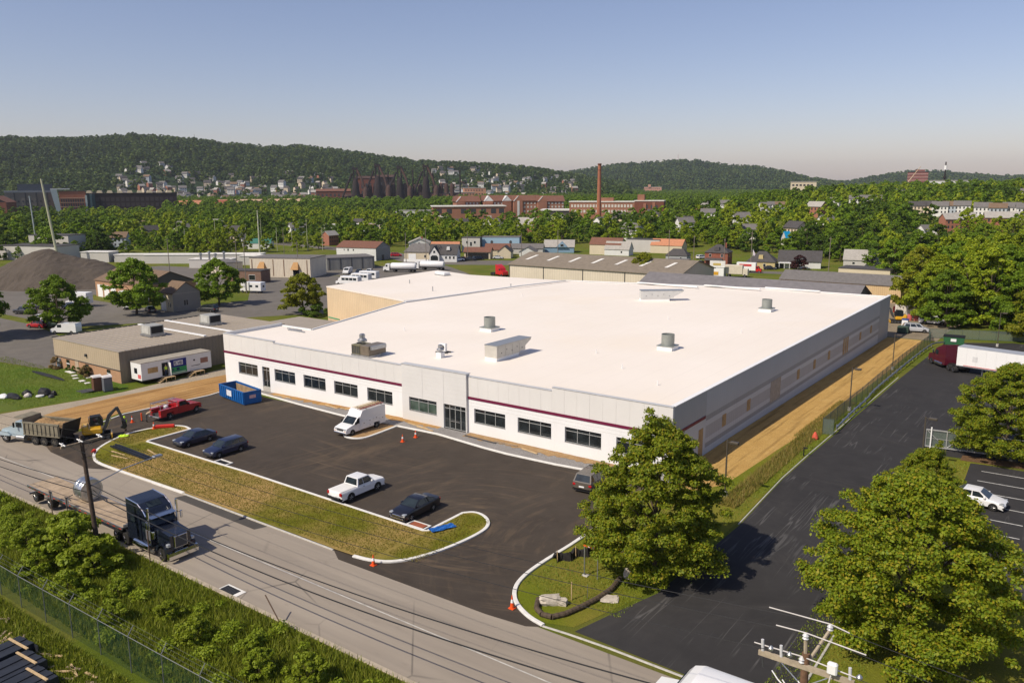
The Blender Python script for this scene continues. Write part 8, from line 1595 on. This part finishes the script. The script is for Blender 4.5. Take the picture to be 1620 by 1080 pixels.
def fhouse(az, d, z, k, s_, rot, label, group):
    x, y = FP(az,d); t = thing('town_house', label, 'house', (x,y,z), R(az+rot), group); t.scale = (s_,s_,s_)
    for nm, me in zip(('wall','roof','windows'),FH[k]):
        o = bpy.data.objects.new(nm, me); COL.objects.link(o); o.parent = t
        if nm == 'windows': o['kind'] = 'stuff'
rs = np.random.RandomState(31)
def hz_left(a, d):
    az = np.array([p[0] for p in LEFT])[::-1]; el = np.array([p[1] for p in LEFT])[::-1]; zc = CZ+2700*math.tan(R(float(np.interp(a,az,el))))-9; s_ = kf((d-1500)/1200); x, y = FP(a,d); return -3+(zc+3)*(.25*s_+.75*smooth(s_))+fb(x,y)*.16*zc*math.sin(math.pi*s_)
n_ = 0
while n_ < 285:
    a = rs.uniform(47.5,61.5) if rs.rand() < .72 else rs.uniform(31.5,41.5); d = rs.uniform(1480,2050) if a > 46 else rs.uniform(1650,2400)
    if rs.rand() < (d-1500)/900 and a > 46: continue
    k = int(rs.choice(4,p=[.5,.25,.15,.1])); z = hz_left(a,d); fhouse(a,d,z+2.5,k,.75+.45*rs.rand(),rs.uniform(-50,50),'small %s house of the distant town below the %s' % (FHL[k],'left ridge' if a > 46 else 'middle of the ridge'),'distant town houses'); n_ += 1
sl = [(22.9,640,2,1.0,10),(22.4,650,0,1.1,5),(21.9,655,3,1.0,20),(21.4,640,0,1.1,-10),(20.9,650,1,1.0,15),(18.8,600,0,.8,20),(18.3,605,0,.8,10),(17.8,600,3,.8,0),(18.4,500,0,.8,60),(14.4,620,0,.9,-20),(13.2,630,0,1.0,0),(12.6,632,0,1.0,0),(12.0,630,0,1.0,0),(9.6,560,1,1.1,5),(9.0,562,1,1.1,5),(8.3,555,0,1.1,0),(7.7,556,3,1.1,0),(7.1,556,0,1.1,0),(6.0,545,0,1.1,0),(5.2,540,3,1.1,0),(4.5,545,0,1.1,0),(3.8,540,0,1.1,5),(7.6,470,2,1.2,30),(6.9,475,2,1.2,25),(5.3,480,2,1.2,10),(4.6,480,2,1.2,5),(8.9,430,0,.9,40),(8.3,425,0,.8,50),(10.6,760,0,1.0,10),(16.9,780,1,1.2,0),(16.3,780,1,1.2,0),(13.0,760,0,1.0,30),(6.6,720,0,1.0,0),(3.9,700,0,1.0,0)]
for i, (a, d, k, s_, rt) in enumerate(sl):
    s_ *= .66
    x, y = FP(a,d); fhouse(a,d,G(x,y)+1.5,k,s_,rt,'%s hillside house %s' % (FHL[k],['at the left end of the right slope','second from left on the right slope','third from left on the right slope','fourth from left on the right slope','fifth from left on the right slope','left one in the tree gap above the blue tarp roof','middle one in the tree gap above the blue tarp roof','right one in the tree gap above the blue tarp roof','alone below the tree gap on the slope','left of the long white row','in the long white row, left unit','in the long white row, middle unit','in the long white row, right unit','with dark roof, left of the slope row pair','with dark roof, right of the slope row pair','in the grey-roofed row, first unit','in the grey-roofed row, second unit','in the grey-roofed row, third unit','in the right slope row, first unit','in the right slope row, second unit','in the right slope row, third unit','in the right slope row, last unit','left one of the front brick pair','right one of the front brick pair','left one of the far right brick pair','right one of the far right brick pair','half hidden left below the brick pair','half hidden lowest below the brick pair','near the skyline left of the office tower','left half of the long pale skyline building','right half of the long pale skyline building','on the skyline right of the long pale building','below the mast on the skyline','at the right end of the skyline'][i]),'house')
for i, (a, d, k, s_, rt) in enumerate(BELT):
    x, y = FP(a,d); fhouse(a,d,G(x,y)+1.2,k,s_,rt,'%s house peeping out of the wood %s' % (FHL[k],sect(a)),'houses in the wooded belt')
gable('house','house with bright blue tarpaulin roof among the slope trees','house',FP(15.35,352),R(60),9,8,4,8,SID['pale'],mat('tarp_bright_blue',(.01,.32,.62),.5)); flat('white_shed','white flat shed above the right wood, right one','shed',(*FP(6.9,330),4.0),R(5),18,8,6.5,SID['white'],WHITE,zb=-6); flat('white_shed','white flat shed above the right wood, left one','shed',(*FP(9.1,338),1.5),R(5),11,6,5,SID['white'],WHITE,zb=-6)
t = fthing('office_tower','red-brown office tower on the right skyline with roof plant','tower',9.62,1500,z=FZ(-.3,1500)); tw = mat('tower_brown',(.19,.075,.065),.7); MB().box(-17,0,-10,13,26,27).build('wall', tw, t)
for z in (3,8,13,18,23): MB().box(-17.3,-.4,z,13.3,0,z+1.6).build('window_band', mat('band_pale',(.34,.2,.18),.6), t)
MB().box(13,0,-10,13.4,26,27).build('side_wall', mat('tower_side',(.06,.04,.05),.7), t); MB().box(-6,6,27,8,18,31).build('roof_plant', tw, t); MB().box(-17.4,-.5,27,13.5,26.4,27.6).build('roof', RF_DK, t)
t = fthing('tower_crane','pale leaning tower crane beside the office tower','crane',10.35,1480,z=FZ(-.4,1480)); CR = mat('crane_pale',(.55,.42,.28),.6); MB().cyl((0,0,-5),(0,0,14),1.2,1.2,6).build('mast', CR, t); MB().cyl((0,0,8),(20,0,38),.9,.5,6).build('jib', CR, t); MB().cyl((0,0,12),(-6,0,9),.9,.9,6).build('counter_jib', CR, t)
t = fthing('radio_mast','dark cell mast on the right skyline','mast',8.2,1100,z=FZ(-.6,1100)); MB().cyl((0,0,-4),(0,0,37),1.0,.7,8).build('mast', RUSTD, t); MB().lathe([(1.6,28),(1.6,33)],8).build('antenna_ring', WHITE, t); MB().lathe([(1.8,18),(1.8,20)],8).build('antenna_ring', RUSTD, t)
t = fthing('long_white_building','long white building right of the office tower on the skyline','building',7.7,1050,z=FZ(-.2,1050)); MB().box(-24,0,-12,22,14,7).build('wall', SID['white'], t); MB().box(-24.5,-.5,7,22.5,14.5,7.8).build('roof', RF_PALE, t); fwin(t,list(np.arange(-21,21,4)),[2.5],0,2.4,2.4,FWIN)
t = fthing('long_white_building','long cream building on the skyline left of the office tower','building',16.4,1000,z=FZ(-.15,1000)); MB().box(-14,0,-12,14,12,5.5).build('wall', SID['cream'], t); MB().box(-14.5,-.5,5.5,14.5,12.5,6.2).build('roof', RF_PALE, t); fwin(t,list(np.arange(-11,12,4)),[2],0,2.4,2,FWIN)
t = fthing('radio_mast','thin red and white radio mast on the second hill','mast',24.56,4250,z=CZ+4250*math.tan(R(1.4))); MB().cyl((0,0,-8),(0,0,48),1.1,.7,6).build('mast', mat('mast_red',(.5,.3,.28),.6), t); MB().lathe([(2,20),(2,24)],6).build('antenna_ring', WHITE, t)
t = fthing('radio_mast','thin dark radio mast on the left ridge','mast',56.83,2680,z=CZ+2680*math.tan(R(2.75))); MB().cyl((0,0,-8),(0,0,28),.7,.4,6).build('mast', RUSTD, t); MB().lathe([(1.2,12),(1.2,14)],6).build('antenna_ring', RUSTD, t)
t = fthing('pink_building','pale pink brick institution below the second hill','building',26.2,2500,z=8); MB().box(-26,0,-12,26,20,14).build('wall', mat('pink_brick',(.5,.27,.2),.8), t); MB().box(-14,-2,14,-6,10,22).build('tower', mat('pink_brick',(0,0,0)), t); MB().box(-26.5,-.5,14,26.5,20.5,15).build('roof', RF_PALE, t); fwin(t,list(np.arange(-23,24,6)),[3,9],0,2.5,3,FWIN)
for i, (az, d, w, h, m) in enumerate(((38.5,1500,40,26,'peach'),(39.4,1480,46,18,'peach'),(41.0,1420,34,17,'dark'),(37.2,1560,50,12,'white'))):
    t = fthing('town_block',['tall peach brick block behind the apartments','lower peach brick block left of the tall one','dark-roofed brick block right of the steelworks','low white block right of the peach blocks'][i],'building',az,d,8); MB().box(-w/2,0,-2,w/2,20,h).build('wall', mat('far_'+m,{'peach':(.48,.25,.15),'dark':(.3,.15,.1),'white':(.6,.58,.54)}[m],.8), t); MB().box(-w/2-.5,-.5,h,w/2+.5,20.5,h+1).build('roof', RF_PALE if m != 'dark' else RF_DK, t); fwin(t,list(np.arange(-w/2+3,w/2-2,5)),[h*.3,h*.6,h*.85],0,2.2,2.2,FWIN)
# cars in the factory car park
rs = np.random.RandomState(9)
cm = {}
for i in range(26):
    x, y = FP(26.6-.17*(i%13),628-9*(i//13)); 
    pn = [WHT,SILV,CHAR,REDP,NAVY][int(rs.randint(5))]
    t = thing('parked_car','small parked car in the rows of the factory car park','car',(x,y,G(x,y)+.1),R(28+90),'cars in the factory car park')
    key = pn.name
    if key not in cm:
        b = MB(); b.xz([(2.2,.3),(2.2,.75),(1.2,.9),(-2.2,1.0),(-2.2,.3)],-.9,.9); g_ = MB(); g_.tbox(-1.8,-.85,.9,1.2,.85,1.5,.5,.15)
        m1 = bpy.data.meshes.new('body'); m1.from_pydata(b.v,[],b.f); m1.materials.append(pn); m2 = bpy.data.meshes.new('cabin'); m2.from_pydata(g_.v,[],g_.f); m2.materials.append(CARGLASS); cm[key] = (m1,m2)
    for nm, me in zip(('body','cabin'),cm[key]): o = bpy.data.objects.new(nm, me); COL.objects.link(o); o.parent = t
sheet('factory_car_park', [FP(27.0,640),FP(24.0,640),FP(24.0,606),FP(27.0,606)], .08, M_LOTGREY)
# ---- final seats of the background things: label -> (x, y, plan scale, height scale)
ADJ = {
 'two-storey cream warehouse with brown roof behind the grey block building': (-217.6,168.3,0.63,0.61),
 'tan hip-roofed shop house left of the white gabled house': (-194.7,178.4,0.69,0.86),
 'small pale gabled house behind the tan shop house': (-229.4,215.9,1.19,0.67),
 'white house with steep gable, porch arches and dark roof': (-183.2,180.4,0.79,0.89),
 'low house with orange-tan roof behind the white gabled house': (-212.1,214.6,0.59,0.77),
 'pale grey flat-roofed block left of the blue hall': (-204.5,224.5,0.60,0.82),
 'long light blue flat-roofed hall behind the rear houses': (-198.1,238.9,0.59,0.73),
 'brown-roofed house with carport right of the white house': (-182.1,214.7,0.67,0.79),
 'brown-roofed carport with dark opening on the rear street': (-179.8,198.0,1.00,1.00),
 'tan double garage with steep front gable': (-172.1,206.6,0.62,0.69),
 'grey-roofed house with white gable beside the double garage': (-169.8,220.4,0.78,0.61),
 'long grey-roofed house behind the double garage': (-177.2,229.9,0.74,0.70),
 'light blue house with pale roof and steep dormer gable': (-169.1,244.3,0.89,0.59),
 'brown-roofed long building right of the blue house': (-144.6,245.1,0.52,0.86),
 'pale-roofed white house right of the brown-roofed building': (-138.5,244.4,0.56,0.86),
 'cream flat-roofed garage block near the terracotta roof': (-136.7,266.0,0.61,0.95),
 'long building with terracotta-orange roof left of the brick house': (-124.8,265.5,0.52,0.72),
 'dark hip-roofed bungalow left of the brick foursquare': (-105.7,233.7,0.61,0.74),
 'plain grey metal shed behind the long grey roof': (-83.8,186.2,0.47,0.86),
 'two-storey red brick foursquare house with dark hip roof': (-85.3,225.0,0.71,0.73),
 'yellow bungalow with dark hip roof right of the sign shed': (-67.3,221.6,0.65,0.78),
 'white porch house behind the copper-leaved tree': (-56.1,229.1,0.76,0.71),
 'grey-roofed pale gabled house behind the dark flat shed': (-37.1,242.7,0.68,0.61),
 'white shed with yellow sign panel behind the grey roof': (-70.1,185.3,0.70,0.78),
 'cream flatbed truck body parked behind the sign shed': (-64.0,186.9,0.85,1.24),
 'red-cab box truck with white body on the rear street': (-63.6,204.7,0.92,0.98),
 'low cream shed with dark flat roof before the grey gabled house': (-26.7,200.2,0.75,0.79),
 'yellow-beige metal shed with grey roof behind the right roof corner': (-22.4,153.1,0.60,0.87),
 'left tan wing of the flat-roofed strip shops with slanted end': (-215.9,100.6,0.50,0.80),
 'middle cream section of the flat-roofed strip shops with awnings': (-192.9,109.6,0.64,1.04),
 'low brown brick annex with dark flat roof before the strip shops': (-186.8,88.6,0.61,1.09),
 'grey block building with flat roof at the right end of strip shops': (-196.1,139.2,0.67,0.87),
 'brown-roofed workshop with white garage doors behind the yard': (-176.2,48.3,0.67,0.81),
 'lower gabled wing of the brown-roofed workshop with end windows': (-146.5,39.9,0.45,1.02),
 'dark copper-red round tree in front of the white porch house': (-53.9,220.5,0.82,0.70),
 'grey car by the porch of the white gabled house': (-183.1,182.2,1.00,1.00),
 'white car beside the white gabled house': (-180.9,183.5,1.00,1.00),
 'white pickup with red tail by the white gabled house': (-178.4,182.6,1.00,1.00),
 'red car on the rear street left of the pickup row': (-179.6,187.8,1.00,1.00),
 'dark pickup on the rear street before the carport': (-176.2,186.8,1.00,1.00),
 'black suv under the brown carport': (-174.9,191.5,1.00,1.00),
 'silver car in front of the tan double garage': (-171.2,200.2,1.00,1.00),
 'red suv beside the two-storey brown-roofed warehouse': (-215.8,185.8,1.00,1.00),
 'black suv parked by the brick foursquare house': (-91.6,223.7,1.00,1.00),
 'dark car parked beside the yellow bungalow': (-63.0,217.4,1.00,1.00),
 'black suv left of the white porch house': (-61.8,223.3,1.00,1.00),
 'white van behind the brick foursquare house': (-101.2,246.6,1.00,1.00),
 'white tank truck with cab showing left of the bushes behind annex': (-172.2,138.1,1.00,1.00),
 'white tank truck right of the first one behind annex bushes': (-168.4,149.4,1.00,1.00),
 'bright red bobtail semi tractor parked on grass behind the annex': (-131.1,148.5,1.00,1.00),
 'white shuttle bus nose-left behind the annex roof, front one': (-154.7,101.6,1.00,1.00),
 'white shuttle bus behind the front bus and annex roof': (-158.8,109.9,1.00,1.00),
 'white shuttle bus rearmost behind the annex roof': (-161.8,116.3,1.00,1.00),
 'long white building with teal roof among the left trees': (-303.7,181.3,0.37,0.58),
 'white gabled house left of the teal roof among trees': (-324.7,188.5,0.45,0.55),
 'white-roofed long hall left of the green field': (-377.9,311.2,0.75,1.00),
 'pale stacked house below the brick hall': (-321.9,394.9,0.82,0.79),
 'orange-fronted gabled house among trees below the brick hall': (-282.2,381.1,0.68,0.64),
 'old brick factory with window rows behind the chimney': (-293.3,510.0,0.74,0.86),
 'right wing of the brick factory with dark side and roof tower': (-221.4,434.0,0.47,0.74),
 'long low brick hall with white flat roof left of the chimney': (-417.2,486.3,0.88,0.98),
 'white flat shed above the right wood, right one': (-18.5,337.4,0.40,0.64),
 'white flat shed above the right wood, left one': (-36.7,316.2,0.39,0.78),
 'house with bright blue tarpaulin roof among the slope trees': (-91.1,324.5,0.39,0.79),
 'white camper parked behind the tall twin poles in the yard': (-161.1,71.6,1.00,1.00),
 'low dark hall with white roof in front of the brick factory': (-337.8,524.8,0.88,1.11),
}
for o in [o for o in bpy.data.objects if o.get('label') in ADJ]:
    x, y, s1, s2 = ADJ[o['label']]; o.location = (x,y,G(x,y)); o.scale = (s1,s1,s2)
# ---- air
k = NT('haze_air'); k.t.nodes.remove(k.p); pv = k.n('VolumePrincipled'); pv.inputs['Color'].default_value = (.80,.87,1.0,1); pv.inputs['Density'].default_value = 5.0e-5; pv.inputs['Anisotropy'].default_value = .2
k.l(pv.outputs[0], k.out.inputs['Volume'])
hz = MB().box(-8600,-1000,-9,5200,10000,262).build('haze', k.mat); stuff(hz, 'thin pale summer haze filling the valley', 'haze')
